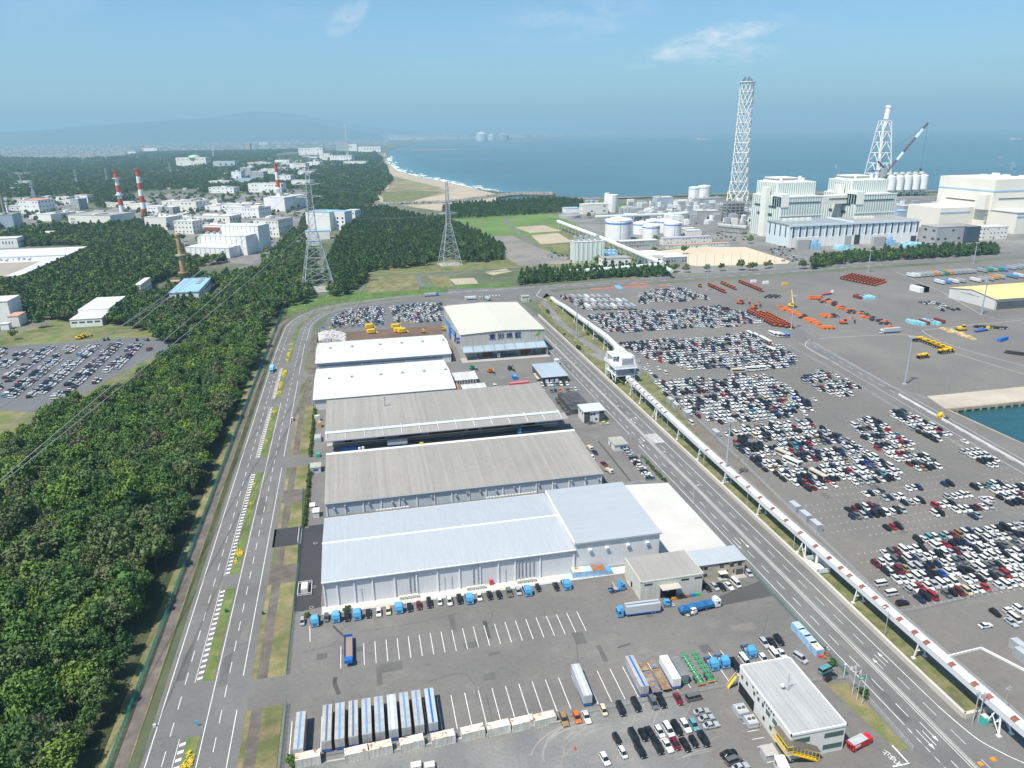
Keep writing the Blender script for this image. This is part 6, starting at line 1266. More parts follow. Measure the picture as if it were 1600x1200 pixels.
# ------------------------------------------------------------------ vehicles
PAINT = mat('car_paint', (1,1,1), .28,0,1, objcol=True, spec=.5)
CGLASS = mat('car_glass', (.015, .02, .025), .1,0,1, spec=.6)
TYRE = mat('tyre_rubber', (.018, .018, .018), .9, .1,3); RIM = mat('wheel_rim', (.35, .36, .37), .4, .05,3, metal=.5)
LAMPM = mat('headlamp', (.55, .57, .58), .2, .05,3); TAIL = mat('tail_lamp', (.30, .012, .012), .3, .05,3); BLACKP = mat('black_plastic', (.02, .02, .022), .6, .05,3)
CB_ = dict(  # length, width, height, belt, hood height, glass bottom y0,y1, roof y0,y1   (nose towards -Y)
 saloon=(4.6,1.75,1.43, .92, .86,-.80,1.75,-.10,1.05), hatchback=(3.95,1.70,1.50, .95, .90,-1.05,1.85,-.25,1.55), kei_car=(3.4,1.48,1.68,1.0, .98,-1.15,1.62,-.55,1.5),
 minivan=(4.65,1.76,1.84,1.05,1.02,-1.45,2.22,-.75,2.1), suv=(4.5,1.82,1.68,1.02,1.0,-.95,2.1,-.25,1.85), van=(4.75,1.72,2.0,1.10,1.08,-2.05,2.3,-1.45,2.22))
def car_geo(kind, lod):
 L, W, Hh, bz, hz_, g0, g1, r0, r1 = CB_[kind]; w = W/2; body = MB(); y0, y1 = -L/2, L/2
 st = [(y0, .80, .32, hz_*.72),(y0+.18, .94, .26, hz_*.90),(g0-.05 if g0-.05 > y0+.3 else y0+.32,1.0, .24, hz_),(g0+.3,1.0, .24, bz),(g1-.5,1.0, .24, bz),(y1-.16, .97, .26, bz*.97),(y1, .86, .34, bz*.80)]
 ring = lambda y, k, zl, zb: [(-w*k*.96, y, zl),(-w*k, y, zl+(zb-zl)*.55),(-w*k*.93, y, zb),(w*k*.93, y, zb),(w*k, y, zl+(zb-zl)*.55),(w*k*.96, y, zl)]
 Rg = [ring(*s) for s in st]
 for a, b in zip(Rg[:-1], Rg[1:]):
  for k in range(5): body.face([a[k], a[k+1], b[k+1], b[k]][::-1])
 body.face(Rg[0][::-1][::-1]); body.face(Rg[-1][::-1])
 wb, wt = w*.92, w*.74 if kind != 'van' else w*.84
 B = [(-wb, g0, bz),(wb, g0, bz),(wb, g1, bz),(-wb, g1, bz)]; T_ = [(-wt, r0, Hh-.06),(wt, r0, Hh-.06),(wt, r1, Hh-.06),(-wt, r1, Hh-.06)]
 gl = MB()
 for k in range(4): gl.face([B[k], B[(k+1) % 4], T_[(k+1) % 4], T_[k]])
 i = len(body.v); rt = [(x*.98, y, Hh) for x, y, z in T_]; body.face(rt)
 for k in range(4): body.face([T_[k], T_[(k+1) % 4], rt[(k+1) % 4], rt[k]])
 if lod == 0:
  for k in range(4): body.tube(B[k], T_[k], .045,3, cap=False)
  for s in (-1,1):
   m0 = ((g0+g1)/2+.1); m1 = ((r0+r1)/2+.1); body.tube((s*wb, m0, bz),(s*wt, m1, Hh-.05), .05,3, cap=False)
 return body, gl, L, W, Hh, bz
CARM = {}
def wheelmesh(r_=.31, w=.2):
 mb = MB(); n = 12
 for s in (-1,1): mb.tube((s*w/2,0,0),(s*(w/2+.012),0,0), r_*.62,8, m=1)
 mb.tube((-w/2,0,0),(w/2,0,0), r_, n, m=0); return mb.mesh('wheel', [TYRE, RIM])
WHL = wheelmesh(); WHT = wheelmesh(.50, .32)
for k in CB_:
 body, gl, L, W, Hh, bz = car_geo(k, 0); hl = MB(); tl = MB()
 for s in (-1,1): hl.box(s*W*.36-.18,-L/2-.012, bz*.56, s*W*.36+.18,-L/2+.12, bz*.72)
 for s in (-1,1): tl.box(s*W*.38-.12, L/2-.08, bz*.6, s*W*.38+.12, L/2+.012, bz*.92)
 b2, g2, *_ = car_geo(k, 1); one = MB(); one.v = list(b2.v); one.f = list(b2.f); one.m = [0]*len(b2.f); i = len(one.v); one.v += g2.v; one.f += [tuple(q+i for q in f) for f in g2.f]; one.m += [1]*len(g2.f)
 for s in (-1,1):
  for y in (-L*.31, L*.31): one.tube((s*(W/2-.2), y, .31),(s*(W/2+.005), y, .31), .31,8, m=2)
 one.box(-W*.4, L/2-.05, bz*.62, W*.4, L/2+.01, bz*.85,3)
 CARM[k] = dict(body=body.mesh('body', [PAINT]), glass=gl.mesh('windows', [CGLASS]), head=hl.mesh('headlights', [LAMPM]), tail=tl.mesh('tail_lights', [TAIL]), one=one.mesh('parked_car', [PAINT, CGLASS, TYRE, TAIL]), L=L, W=W, raw=one)
CCOL = dict(white=(.66, .66, .645), black=(.012, .013, .016), silver=(.36, .38, .40), grey=(.11, .115, .12), red=(.34, .02, .02), maroon=(.14, .012, .02), blue=(.02, .07, .30), navy=(.015, .025, .07), cream=(.58, .50, .33), teal=(.10, .27, .30), orange=(.60, .14, .02), yellow=(.62, .46, .03), brown=(.28, .18, .08), green=(.10, .36, .05), cyan=(.08, .28, .38))
KN = dict(saloon='saloon', hatchback='hatchback', kei_car='kei car', minivan='minivan', suv='SUV', van='van')
def car(x, y, rz, colr, kind, label, group, detail=True, z=.06, name='parked_car'):
 M_ = CARM[kind]; c = CCOL[colr]; f_ = rng.uniform(.86,1.08); c = tuple(v*f_ for v in c)+(1,)
 if not detail:
  o = bpy.data.objects.new(name, M_['one']); COL.objects.link(o); o.color = c; o.location = (x, y, z); o.rotation_euler.z = rz; return tag(o, label, 'car', group)
 o = bpy.data.objects.new(name, M_['body']); COL.objects.link(o); o.color = c; o.location = (x, y, z); o.rotation_euler.z = rz; tag(o, label, 'car', group)
 for nm, me in (('windows', M_['glass']),('headlights', M_['head']),('tail_lights', M_['tail'])): p = bpy.data.objects.new(nm, me); COL.objects.link(p); p.parent = o
 for s in (-1,1):
  for yy in (-M_['L']*.31, M_['L']*.31): p = bpy.data.objects.new('wheel', WHL); COL.objects.link(p); p.parent = o; p.location = (s*(M_['W']/2-.1), yy, .31)
 return o
NCAR = 0
def cars_px(lst, place, group, rz=0.0, jitter=.03):
 """a row of parked cars: (px, py, colour, kind[, rz]); each is named after its neighbours"""
 global NCAR
 for i, q in enumerate(lst):
  px, py, colr, kind = q[:4]; r_ = q[4] if len(q) > 4 else rz
  if kind == 'tractor': continue
  def d(j):
   if 0 <= j < len(lst): return lst[j][2]+' '+(KN.get(lst[j][3], 'tractor unit'))
   return None
  a, b = d(i-1), d(i+1); me = colr+' '+KN[kind]
  rel = f'between {a} and {b}' if a and b else (f'at the right end beside {a}' if a else (f'at the left end beside {b}' if b else ''))
  if len((me+' '+rel+' '+place).split()) > 15: rel = f'beside {b or a}'
  p = G(px, py, .7); car(p.x, p.y, r_+rng.uniform(-jitter, jitter), colr, kind, f'{me} {rel} {place}'.replace('  ', ' '), group, True); NCAR += 1
HP = math.pi/2
def z4(ox, oy): return lambda L: [(ox+q[0]/4, oy+q[1]/4)+tuple(q[2:]) for q in L]
A47 = z4(400,700); A87 = z4(800,700); A89 = z4(800,900); A29 = z4(1200,900); A49 = z4(400,900)
ROW1 = A47([(290,1085, 'silver', 'kei_car'),(368,1080, 'blue', 'tractor'),(440,1062, 'grey', 'kei_car'),(500,1055, 'blue', 'tractor'),(568,1052, 'black', 'minivan'),(632,1040, 'blue', 'tractor'),(702,1032, 'black', 'saloon'),(767,1027, 'white', 'hatchback'),(826,1017, 'cream', 'hatchback'),(893,1000, 'blue', 'tractor'),(960,997, 'black', 'hatchback'),(1018,985, 'maroon', 'hatchback'),(1083,970, 'black', 'minivan'),(1148,960, 'white', 'kei_car'),(1208,956, 'white', 'minivan'),(1272,946, 'black', 'suv'),(1334,943, 'blue', 'tractor'),(1395,930, 'white', 'hatchback'),(1459,919, 'black', 'saloon'),(1518,917, 'black', 'hatchback'),(1582,903, 'grey', 'suv')])+A87([(40,895, 'silver', 'hatchback'),(98,893, 'blue', 'tractor'),(162,876, 'black', 'kei_car'),(275,864, 'black', 'saloon'),(342,855, 'blue', 'tractor')])
cars_px(ROW1, 'in the row under the blue roofed hall', 'cars parked under the blue roofed hall')
cars_px(A87([(1218,870, 'black', 'saloon'),(1268,867, 'silver', 'hatchback'),(1308,865, 'black', 'saloon'),(1356,862, 'white', 'saloon'),(1398,845, 'white', 'van')]), 'before the tan office', 'cars before the tan office', rz=.12)
cars_px(A87([(1480,782, 'silver', 'hatchback')]), 'alone at the right end of the tan office by the green fence', 'cars before the tan office')
cars_px(A89([(325,897, 'brown', 'suv'),(405,882, 'orange', 'hatchback'),(465,880, 'white', 'saloon'),(572,840, 'cream', 'kei_car'),(680,832, 'black', 'minivan'),(775,806, 'black', 'minivan'),(882,792, 'grey', 'minivan'),(933,783, 'black', 'minivan'),(1038,765, 'maroon', 'saloon')]), 'along the fence of the gravel car park', 'cars along the gravel car park fence')
cars_px(A89([(1137,760, 'grey', 'van', 1.65),(1185,846, 'silver', 'saloon', 1.6),(1215,887, 'silver', 'saloon', 1.62),(1245,931, 'silver', 'saloon', 1.6)]), 'stacked up the right side of the gravel car park', 'cars on the right side of the gravel car park')
cars_px(A89([(760,1002, 'black', 'minivan'),(820,992, 'black', 'hatchback'),(865,980, 'black', 'saloon'),(922,972, 'white', 'hatchback'),(978,962, 'white', 'minivan'),(1030,952, 'black', 'minivan'),(1083,938, 'white', 'suv'),(1137,929, 'teal', 'hatchback')]), 'in the back row of the gravel lot', 'cars in the back row of the gravel lot', rz=.06)
cars_px(A89([(655,1020, 'black', 'kei_car', .1),(803,1092, 'black', 'suv', .08),(912,1067, 'black', 'minivan'),(970,1057, 'white', 'saloon'),(1022,1047, 'maroon', 'hatchback'),(1083,1052, 'black', 'saloon'),(1135,1037, 'black', 'kei_car'),(1198,1020, 'black', 'minivan')]), 'in the front row of the gravel lot', 'cars in the front row of the gravel lot', rz=.06)
cars_px(A89([(580,1142, 'white', 'hatchback', .1),(692,1105, 'white', 'kei_car', .08)]), 'standing apart on the open gravel', 'cars standing apart on the gravel')
cars_px(A89([(1355,1108, 'black', 'saloon', 1.72),(1385,1152, 'grey', 'minivan', 1.72),(1430,1192, 'silver', 'saloon', 1.72)]), 'on the asphalt left of the white cabin', 'cars by the white cabin')
cars_px(A89([(1392,560, 'black', 'van'),(1452,528, 'white', 'van'),(1510,490, 'blue', 'tractor'),(1572,515, 'white', 'hatchback')])+A29([(38,490, 'white', 'van'),(88,486, 'white', 'saloon')]), 'behind the white office roof', 'cars behind the white office')
cars_px(A89([(1578,420, 'silver', 'suv')])+A29([(25,415, 'black', 'saloon'),(68,400, 'black', 'suv')]), 'left of the blue container row', 'cars left of the blue container row')
cars_px(A29([(202,513, 'silver', 'minivan', .35)]), 'alone at the rear corner of the white office', 'cars behind the white office'); cars_px(A29([(360,588, 'teal', 'van', 1.85),(390,630, 'black', 'minivan', 1.85)]), 'by the flagpoles on the office car park', 'cars by the flagpoles')
cars_px([(842+4.9*k, 601.2-.15*k, c, k2) for k, (c, k2) in enumerate((('white', 'kei_car'),('white', 'minivan'),('navy', 'hatchback'),('white', 'hatchback'),('white', 'suv'),('cyan', 'hatchback'),('grey', 'kei_car'),('white', 'minivan'),('black', 'kei_car'),('white', 'suv')))], 'before the dark walled office', 'cars before the dark walled office')
cars_px([(850,613, 'silver', 'minivan'),(862,611, 'grey', 'hatchback'),(868,610.5, 'navy', 'kei_car'),(875,610, 'orange', 'hatchback'),(887,609, 'grey', 'saloon'),(893,608.5, 'silver', 'hatchback'),(899,608, 'white', 'hatchback')], 'in the row behind the covered grey bundles', 'cars behind the grey bundles')
cars_px([(980+3.3*k, 704.5+3.9*k, c, k2) for k, (c, k2) in enumerate((('silver', 'minivan'),('silver', 'suv'),('silver', 'hatchback'),('grey', 'van'),('white', 'saloon'),('black', 'suv'),('white', 'kei_car'),('white', 'suv'),('navy', 'hatchback'),('white', 'saloon'),('white', 'hatchback'),('navy', 'suv')))], 'in the slanting row beside the gatehouse', 'cars beside the gatehouse', rz=HP)
cars_px([(924.5,660.5, 'grey', 'saloon', HP),(945,661.5, 'cream', 'suv', HP)], 'before the black and white cube office', 'cars before the cube office'); cars_px([(930,707, 'navy', 'saloon', .1),(944,724.5, 'maroon', 'saloon', .3),(926,715, 'white', 'kei_car', 0)], 'on the asphalt right of the plain grey roof', 'cars right of the plain grey roof')
for px, py, c, k, rz, lb in ((457,655, 'white', 'kei_car', math.pi, 'small white car driving up the right lanes of the two-way road'),(882.5,566.5, 'silver', 'kei_car', 0, 'silver car driving down the port road beside the cream hall'),(1046,446, 'white', 'van', HP, 'white van on the coast road near the red paint')):
 p = G(px, py, .7); car(p.x, p.y, rz, c, k, lb, None, True, .1, 'moving_car')
# --- trucks
BL = mat('truck_blue', (.075, .31, .56), .4, .05,1); TRW = mat('truck_white', (.68, .68, .66), .45, .06,1); CHAS = mat('chassis_dark', (.035, .035, .04), .8, .15,2); CHB = mat('chassis_blue', (.03, .16, .42), .6, .12,1)
BOXG = mat('trailer_box_grey', (.42, .40, .365), .7, .09, .4,(.36, .345, .32), ribs=(1,1.2, .05), dirt=.12); BOXS = mat('trailer_box_silver', (.42, .43, .44), .6, .06, .4, ribs=(1,1.2, .05)); RAILB = mat('trailer_rail_blue', (.02, .12, .42), .5, .1,1); STRB = mat('stripe_blue', (.10, .27, .50), .6, .1,1); STRN = mat('stripe_navy', (.08, .14, .27), .6, .1,1); STRV = mat('stripe_vivid_blue', (.0, .14, .72), .6, .1,1)
def wheels(e, ys, xs, r_=.5, mesh=None):
 for y in ys:
  for x in xs: p = bpy.data.objects.new('wheel', WHT); COL.objects.link(p); p.parent = e; p.location = (x, y, r_)
def cab(e, m, y0=-3.0, w=1.22, hh=2.75):
 b = MB(); P = [(y0, .55),(y0-.05,1.25),(y0+.12,2.0),(y0+.42, hh),(y0+2.05, hh+.15),(y0+2.15,1.0),(y0+2.1, .55)]
 b.face([(-w, y, z) for y, z in P][::-1]); b.face([(w, y, z) for y, z in P])
 for k in range(len(P)):
  (a, c),(a2, c2) = P[k], P[(k+1) % len(P)]; b.face([(-w, a, c),(w, a, c),(w, a2, c2),(-w, a2, c2)][::-1])
 cb_ = part('cab', b, m, e); part('windscreen', MB().face([(-w*.9, y0-.03,1.38),(w*.9, y0-.03,1.38),(w*.84, y0+.28,2.42),(-w*.84, y0+.28,2.42)]), CGLASS, cb_)
 for s in (-1,1): part('side_window', BX(s*w-.012, y0+.45,1.5, s*w+.012, y0+1.25,2.2), CGLASS, cb_); part('mirror', BX(s*(w+.15)-.08, y0-.05,1.5, s*(w+.15)+.08, y0+.05,2.0), BLACKP, cb_); part('headlight', BX(s*w*.72-.2, y0-.06, .72, s*w*.72+.2, y0, .95), LAMPM, cb_)
 part('bumper', BX(-w, y0-.1, .35, w, y0+.1, .7), m, e); part('grille', BX(-w*.5, y0-.07, .8, w*.5, y0-.03,1.15), BLACKP, e); part('roof_deflector', MB().face([(-w*.8, y0+.8, hh+.05),(w*.8, y0+.8, hh+.05),(w*.8, y0+1.9, hh+.75),(-w*.8, y0+1.9, hh+.75)]).box(-w*.8, y0+1.85, hh, w*.8, y0+1.95, hh+.75), m, e)
def tractor(x, y, rz, lab, m=None, grp='blue tractor units'):
 e = empty('tractor_unit', (x, y, .06), rz, lab, 'lorry', grp); cab(e, m or BL); part('chassis', BX(-.45,-1, .55, .45,2.9, .85).box(-1.1,-.5, .45,1.1, .5,1.0), CHB, e); part('deck_plate', BX(-.9,-.4,1.0, .9,1.0,1.04), mat('deck_tan', (.33, .27, .18), .9, .15,1), e); part('fifth_wheel', MB().cyl(0,1.5, .85,1.05, .5, n=10), CHAS, e)
 wheels(e, (-2.0,1.2,2.2),(-1.0,1.0)); return e
proto_t = None
for i, q in enumerate([r for r in ROW1 if r[3] == 'tractor']+A89([(1253,545, 'blue', 'tractor'),(1322,530, 'blue', 'tractor'),(1508,495, 'blue', 'tractor')])):
 p = G(q[0], q[1],1.4); n = ['leftmost blue tractor unit in the row under the blue roofed hall', 'second blue tractor unit from the left, beside a grey small car', 'third blue tractor unit, between black minivan and black saloon', 'blue tractor unit right of the cream hatchback', 'blue tractor unit between the black SUV and white hatchback', 'blue tractor unit right of the silver hatchback', 'rightmost blue tractor unit in the row, beside the blue containers', 'left of two blue tractor units parked right of the green chassis', 'right of two blue tractor units parked right of the green chassis', 'blue tractor unit behind the white office among white vans'][i]
 if proto_t is None: proto_t = tractor(p.x, p.y+1.4,0, n); o = proto_t
 else: o = copy_tree(proto_t); o.location = (p.x, p.y+1.4, .06); o['label'] = n
 if i >= 7: o.rotation_euler.z = 0; o.location = (p.x, p.y+ (1.4 if i == 9 else -.6)+1.6, .06)
def trailer(x, y, rz, lab, box=None, stripe=None, L=12.9, Hh=3.85, grp=None, rail=None, w=1.24):
 e = empty('box_trailer', (x, y, .06), rz, lab, 'trailer', grp); part('box', BX(-w, -L/2,1.15, w, L/2, Hh), box or BOXG, e)
 if stripe: part('roof_stripe', BX(-.28,-L/2-.004, Hh, .28, L/2+.004, Hh+.015), stripe, e)
 part('side_rail', BX(-w-.02,-L/2+.1, .75, w+.02, L/2-.1,1.15), rail or RAILB, e); part('bumper', BX(-w, -L/2-.05, .45, w, -L/2+.15, .75), rail or RAILB, e)
 for s in (-1,1): part('rear_door', BX(s*w/2-w*.46,-L/2-.05,1.2, s*w/2+w*.46,-L/2, Hh-.12), TRIMW if box is None else box, e); part('door_bar', BX(s*.35-.03,-L/2-.09,1.25, s*.35+.03,-L/2-.05, Hh-.2), TRIMG, e)
 part('frame_edge', BX(-w-.01,-L/2-.02, Hh-.12, w+.01,-L/2+.08, Hh+.02).box(-w-.01, L/2-.08, Hh-.12, w+.01, L/2+.02, Hh+.02), TRIMG, e); part('landing_leg', BX(-.8, L*.24,0,-.65, L*.24+.15,1).box(.65, L*.24,0, .8, L*.24+.15,1), CHAS, e); part('tail_lights', BX(-w, -L/2-.07, .8,-w+.4,-L/2, .95).box(w-.4,-L/2-.07, .8, w, -L/2, .95), TAIL, e)
 wheels(e, (-L*.36,-L*.26),(-1.0,1.0)); return e
TL = [(281, 'leftmost grey box trailer, apart from the row, pale blue roof stripe', STRB),(445, 'first box trailer of the long row, navy roof stripe', STRN),(524, 'second box trailer of the long row, pale blue stripe and orange rear lamps', STRB),(606, 'third box trailer of the long row, dull navy stripe', STRN),(687, 'fourth box trailer of the long row, pale blue stripe', STRB),(765, 'fifth box trailer of the long row, next left of the white striped one', STRB),(845, 'box trailer with a white roof stripe in the long row', TRIMW),(922, 'box trailer next right of the white striped one', STRB),(1000, 'last but one box trailer at the right of the long row', STRB),(1082, 'rightmost box trailer of the long row with vivid blue stripe', STRV)]
for i, (zx, lb, st) in enumerate(TL):
 p = G(400+zx/4,900+(850-(zx-281)*.14)/4,3.8); trailer(p.x, 161.6 if i else 160.6, R(-.6), lb, BOXG if i not in (6,9) else BOXS, st, grp='box trailers in the long row')
pa = G(800+445/4,900+672/4,3.8); trailer(pa.x, 161.8, R(-1), 'silver box trailer alone among empty bays, in front of the gravel car park', BOXS, TRIMW); pa = G(800+787/4,900+605/4,3.8); trailer(pa.x, 161.6, R(-1), 'grey box trailer with blue roof stripe left of the rusty flatbeds', BOXG, STRV)
FLATB = mat('flatbed_rust', (.22, .12, .07), .9, .25, .6,(.30, .24, .16))
def flatbed(x, y, rz, lab, deck, rail, L=12.2, heads=False, load=None):
 e = empty('flatbed_trailer', (x, y, .06), rz, lab, 'trailer', 'flatbed trailers'); part('deck', BX(-1.2,-L/2,1.2,1.2, L*.2,1.32).box(-1.1, L*.22,1.35,1.1, L/2,1.47), deck, e)
 for s in (-1,1): part('side_rail', BX(s*1.22-.06,-L/2,1.05, s*1.22+.06, L*.2,1.36), rail, e)
 for k in range(5): part('cross_beam', BX(-1.2,-L/2+.2+k*1.9,1.33,1.2,-L/2+.42+k*1.9,1.38), rail, e)
 part('frame', BX(-.5,-L/2, .8, .5, L/2,1.2), CHAS, e); wheels(e, (-L*.36,-L*.26),(-1.0,1.0))
 if load: part('tarp', BX(-.5, L*.25,1.47, .5, L*.33,1.75), load, e)
 return e
pa = G(800+850/4,900+620/4,1.3); flatbed(pa.x, 161.0, R(-1), 'worn blue railed flatbed trailer beside the blue striped box trailer', FLATB, CHB); pa = G(800+915/4,900+610/4,1.3); flatbed(pa.x, 161.4, R(-1), 'rusty brown flatbed trailer with a small blue tarp', FLATB, FLATB, load=BL)
pa = G(800+1005/4,900+600/4,3.5); trailer(pa.x, 161.0, R(-1), 'white container on a chassis between rusty flatbed and grey container', TRW, None, 10.2,3.7); pa = G(800+1070/4,900+600/4,3.4); trailer(pa.x, 161.0, R(-1), 'dark grey canvas topped container on a chassis', mat('canvas_grey', (.17, .18, .19), .8, .12, .6), None, 7.6,3.5, rail=GREENP)
def chassis(x, y, rz, lab):
 e = empty('container_chassis', (x, y, .06), rz, lab, 'trailer', 'green container chassis'); L = 12.2; mb = MB()
 for s in (-1,1): mb.box(s*.45-.1,-L/2,1.0, s*.45+.1, L/2,1.3)
 part('beam', mb, GREENP, e)
 for k in range(7): part('cross_beam', BX(-1.0 if k % 3 else -1.22,-L/2+.1+k*1.97,1.05,1.0 if k % 3 else 1.22,-L/2+.35+k*1.97,1.25), GREENP, e)
 part('bumper', BX(-1.2,-L/2-.1, .6,1.2,-L/2+.1, .9), mat('lamp_orange', (.6, .22, .02), .5, .1,1), e); wheels(e, (-L*.36,-L*.25),(-1.0,1.0)); return e
pa = G(800+1125/4,900+575/4,1.2); chassis(pa.x, 161.6, R(-1), 'bare green container chassis right of the grey canvas container'); pa = G(800+1192/4,900+560/4,1.2); chassis(pa.x, 162.0, R(-1), 'bare green container chassis left of the two blue tractor units')
# semi with trailer before the workshop, tarped lorry, tipping flatbed, pickup
p1 = G(962,960); e = trailer(0,0,0, '', BOXS, STRN, 11.6,3.9); ct = G(800+800/4,900+215/4,2.0); ang = math.atan2(0,1); e.location = (ct.x+1.2, ct.y+1.0, .06); e.rotation_euler.z = R(88); e['label'] = 'blue tractor coupled to a grey trailer before the workshop door'; e['category'] = 'lorry'; e.name = 'articulated_lorry'
cb = empty('tractor', (0,7.4,0), math.pi); cb.parent = e;
def cab2(parent, m, yoff, w=1.22):
 t = BX(-w, yoff, .5, w, yoff+2.0,2.9); c_ = part('cab', t, m, parent); part('windscreen', MB().face([(w*.9, yoff+2.02,1.5),(-w*.9, yoff+2.02,1.5),(-w*.86, yoff+2.02,2.5),(w*.86, yoff+2.02,2.5)]), CGLASS, c_); part('side_window', BX(-w-.01, yoff+.9,1.6, w+.01, yoff+1.7,2.4), CGLASS, c_); part('deflector', BX(-w*.8, yoff+.1,2.9, w*.8, yoff+1.2,3.5), m, parent)
 part('chassis', BX(-.5, yoff-2.5, .5, .5, yoff, 1.0), CHB, parent); wheels(parent, (yoff+1.1,),(-1.0,1.0))
bpy.data.objects.remove(cb); cab2(e, BL, 6.7)
tp = empty('tarped_lorry', (0,0, .06), R(-84), 'white cab lorry under a long blue tarpaulin by the workshop', 'lorry'); ct = G(800+1150/4,900+195/4,2.0); tp.location = (ct.x+.6, ct.y+.8, .06)
mb = MB(); g = np.random.default_rng(8); N_ = 12; rows = []
for k in range(N_+1):
 y = -6.2+k*1.02; hh = 2.7+.18*math.sin(k*1.7)+(.0 if 0 < k < N_ else -.7); rows.append([(-1.3, y, 1.15),(-1.28+.1*math.sin(k*2), y, 2.1),(-.8, y, hh),(.8, y, hh+.05*math.cos(k)),(1.28+.1*math.cos(k*2.3), y, 2.1),(1.3, y, 1.15)])
for a, b in zip(rows[:-1], rows[1:]):
 for j in range(5): mb.face([a[j], a[j+1], b[j+1], b[j]][::-1])
mb.face(rows[0]); mb.face(rows[-1][::-1]); part('tarpaulin', mb, mat('tarp_blue', (.02, .13, .30), .55, .15, .8, bump=.4), tp); part('chassis', BX(-.6,-6.2, .7, .6,6,1.15).box(-1.25,-6.2,1.0,1.25,6.0,1.2), CHAS, tp); wheels(tp, (-5,-3.8,3.2),(-1,1)); cab2(tp, TRW, 6.5)
p = G(800+655/4,700+880/4,1); o = copy_tree(proto_t); o.location = (p.x, p.y+.4, .06); o.rotation_euler.z = R(100); o['label'] = 'blue tractor unit standing crosswise left of the cream workshop'
e = empty('flat_lorry', (0,0, .06),0, 'blue flatbed lorry with an orange planked bed alone on the bay markings', 'lorry'); p = G(544.5,1016,1.3); e.location = (p.x, p.y, .06); part('bed', BX(-1.2,-4.6,1.1,1.2,6.4,1.3), mat('bed_wood', (.36, .19, .08), .85, .15, .7), e)
for s in (-1,1): part('side_board', BX(s*1.22-.05,-4.6,1.1, s*1.22+.05,6.4,2.0), RAILB, e)
part('center_strip', BX(-.35,-4.5,1.3,-.1,6.3,1.34).box(.3,-4.5,1.3, .5,6.3,1.34), STRB, e); part('rear_board', BX(-1.2,6.35,1.1,1.2,6.45,2.3), RAILB, e); part('gooseneck', BX(-1.2,-6.4,1.5,1.2,-4.6,2.6), RAILB, e); part('chassis', BX(-.5,-5, .6, .5,6,1.1), CHAS, e); wheels(e, (3.6,4.8),(-1,1))
for px, py, rz, m, lb in ((1082,960, R(-78), TRW, 'small white forklift truck beside the blue tarpaulin lorry'),(1042,947, R(80), BL, 'small pale blue forklift truck between the two lorries at the workshop')):
 p = G(px, py); e = empty('forklift', (p.x, p.y, .06), rz, lb, 'forklift'); part('body', BX(-.8,-1, .4, .8,1.2,1.2).box(-.8,-.2,1.2, .8,1.2,1.6), m, e); part('roof_guard', BX(-.75,-.7,2.3, .75, .9,2.4).tube((-.7,-.7,1.2),(-.7,-.7,2.3), .06,4).tube((.7,-.7,1.2),(.7,-.7,2.3), .06,4).tube((-.7, .9,1.2),(-.7, .9,2.3), .06,4).tube((.7, .9,1.2),(.7, .9,2.3), .06,4), m, e); part('mast', BX(-.5,-1.4, .2,-.35,-1.2,2.6).box(.35,-1.4, .2, .5,-1.2,2.6), CHAS, e); part('fork', BX(-.6,-2.6, .2,-.4,-1.3, .28).box(.4,-2.6, .2, .6,-1.3, .28).box(-.8,-2.6, .3, .8,-1.5, .5), mat('pallet_grey', (.3, .33, .33), .8, .1,1), e); wheels(e, (-.7, .8),(-.7, .7), .4)
e = empty('box_lorry', (0,0, .08),0, 'light blue box lorry driving down the left lanes of the two-way road', 'lorry'); p = G(425,581); e.location = (p.x, p.y, .08); part('box', BX(-1.2,-2.2, .9,1.2,5,3.6), mat('box_cyan', (.22, .56, .70), .5, .04, .5), e); part('cab', BX(-1.1,-4, .5,1.1,-2.3,2.5), mat('box_cyan', (.22, .56, .70)), e); part('windscreen', BX(-1,-4.03,1.4,1,-3.95,2.3), CGLASS, e); wheels(e, (-3.2,3.4),(-1,1))
# red hospitality truck
e = empty('food_truck', (0,0, .06), R(-76), 'red open sided truck with a silver roof beside the white office', 'lorry'); p = G(1341,1163, .8); e.location = (p.x, p.y, .06); part('body', BX(-1.05,-3.0, .7,1.05,2.2,2.5), mat('truck_red', (.55, .02, .025), .45, .05,1), e); part('roof_panel', BX(-1.1,-2.9,2.5,1.1,2.0,2.62), mat('roof_silver', (.38, .40, .41), .6, .15,1.5), e)
part('open_flap', MB().face([(-1.0,-3.0,2.5),(1.0,-3.0,2.5),(1.0,-4.2,3.1),(-1.0,-4.2,3.1)]).face([(-1.0,-4.2,3.08),(1.0,-4.2,3.08),(1.0,-3.0,2.48),(-1.0,-3.0,2.48)]), mat('truck_red', (.5, .02, .02)), e); part('cab', BX(-1.0,2.3, .5,1.0,4.0,2.1), mat('truck_red', (.5, .02, .02)), e); part('windscreen', BX(-.9,3.98,1.2, .9,4.04,1.95), CGLASS, e); part('lettering_panel', BX(1.04,-2.4,1.4,1.08,-.6,2.1), WALL_W, e); wheels(e, (-2,3),(-.9, .9), .4)
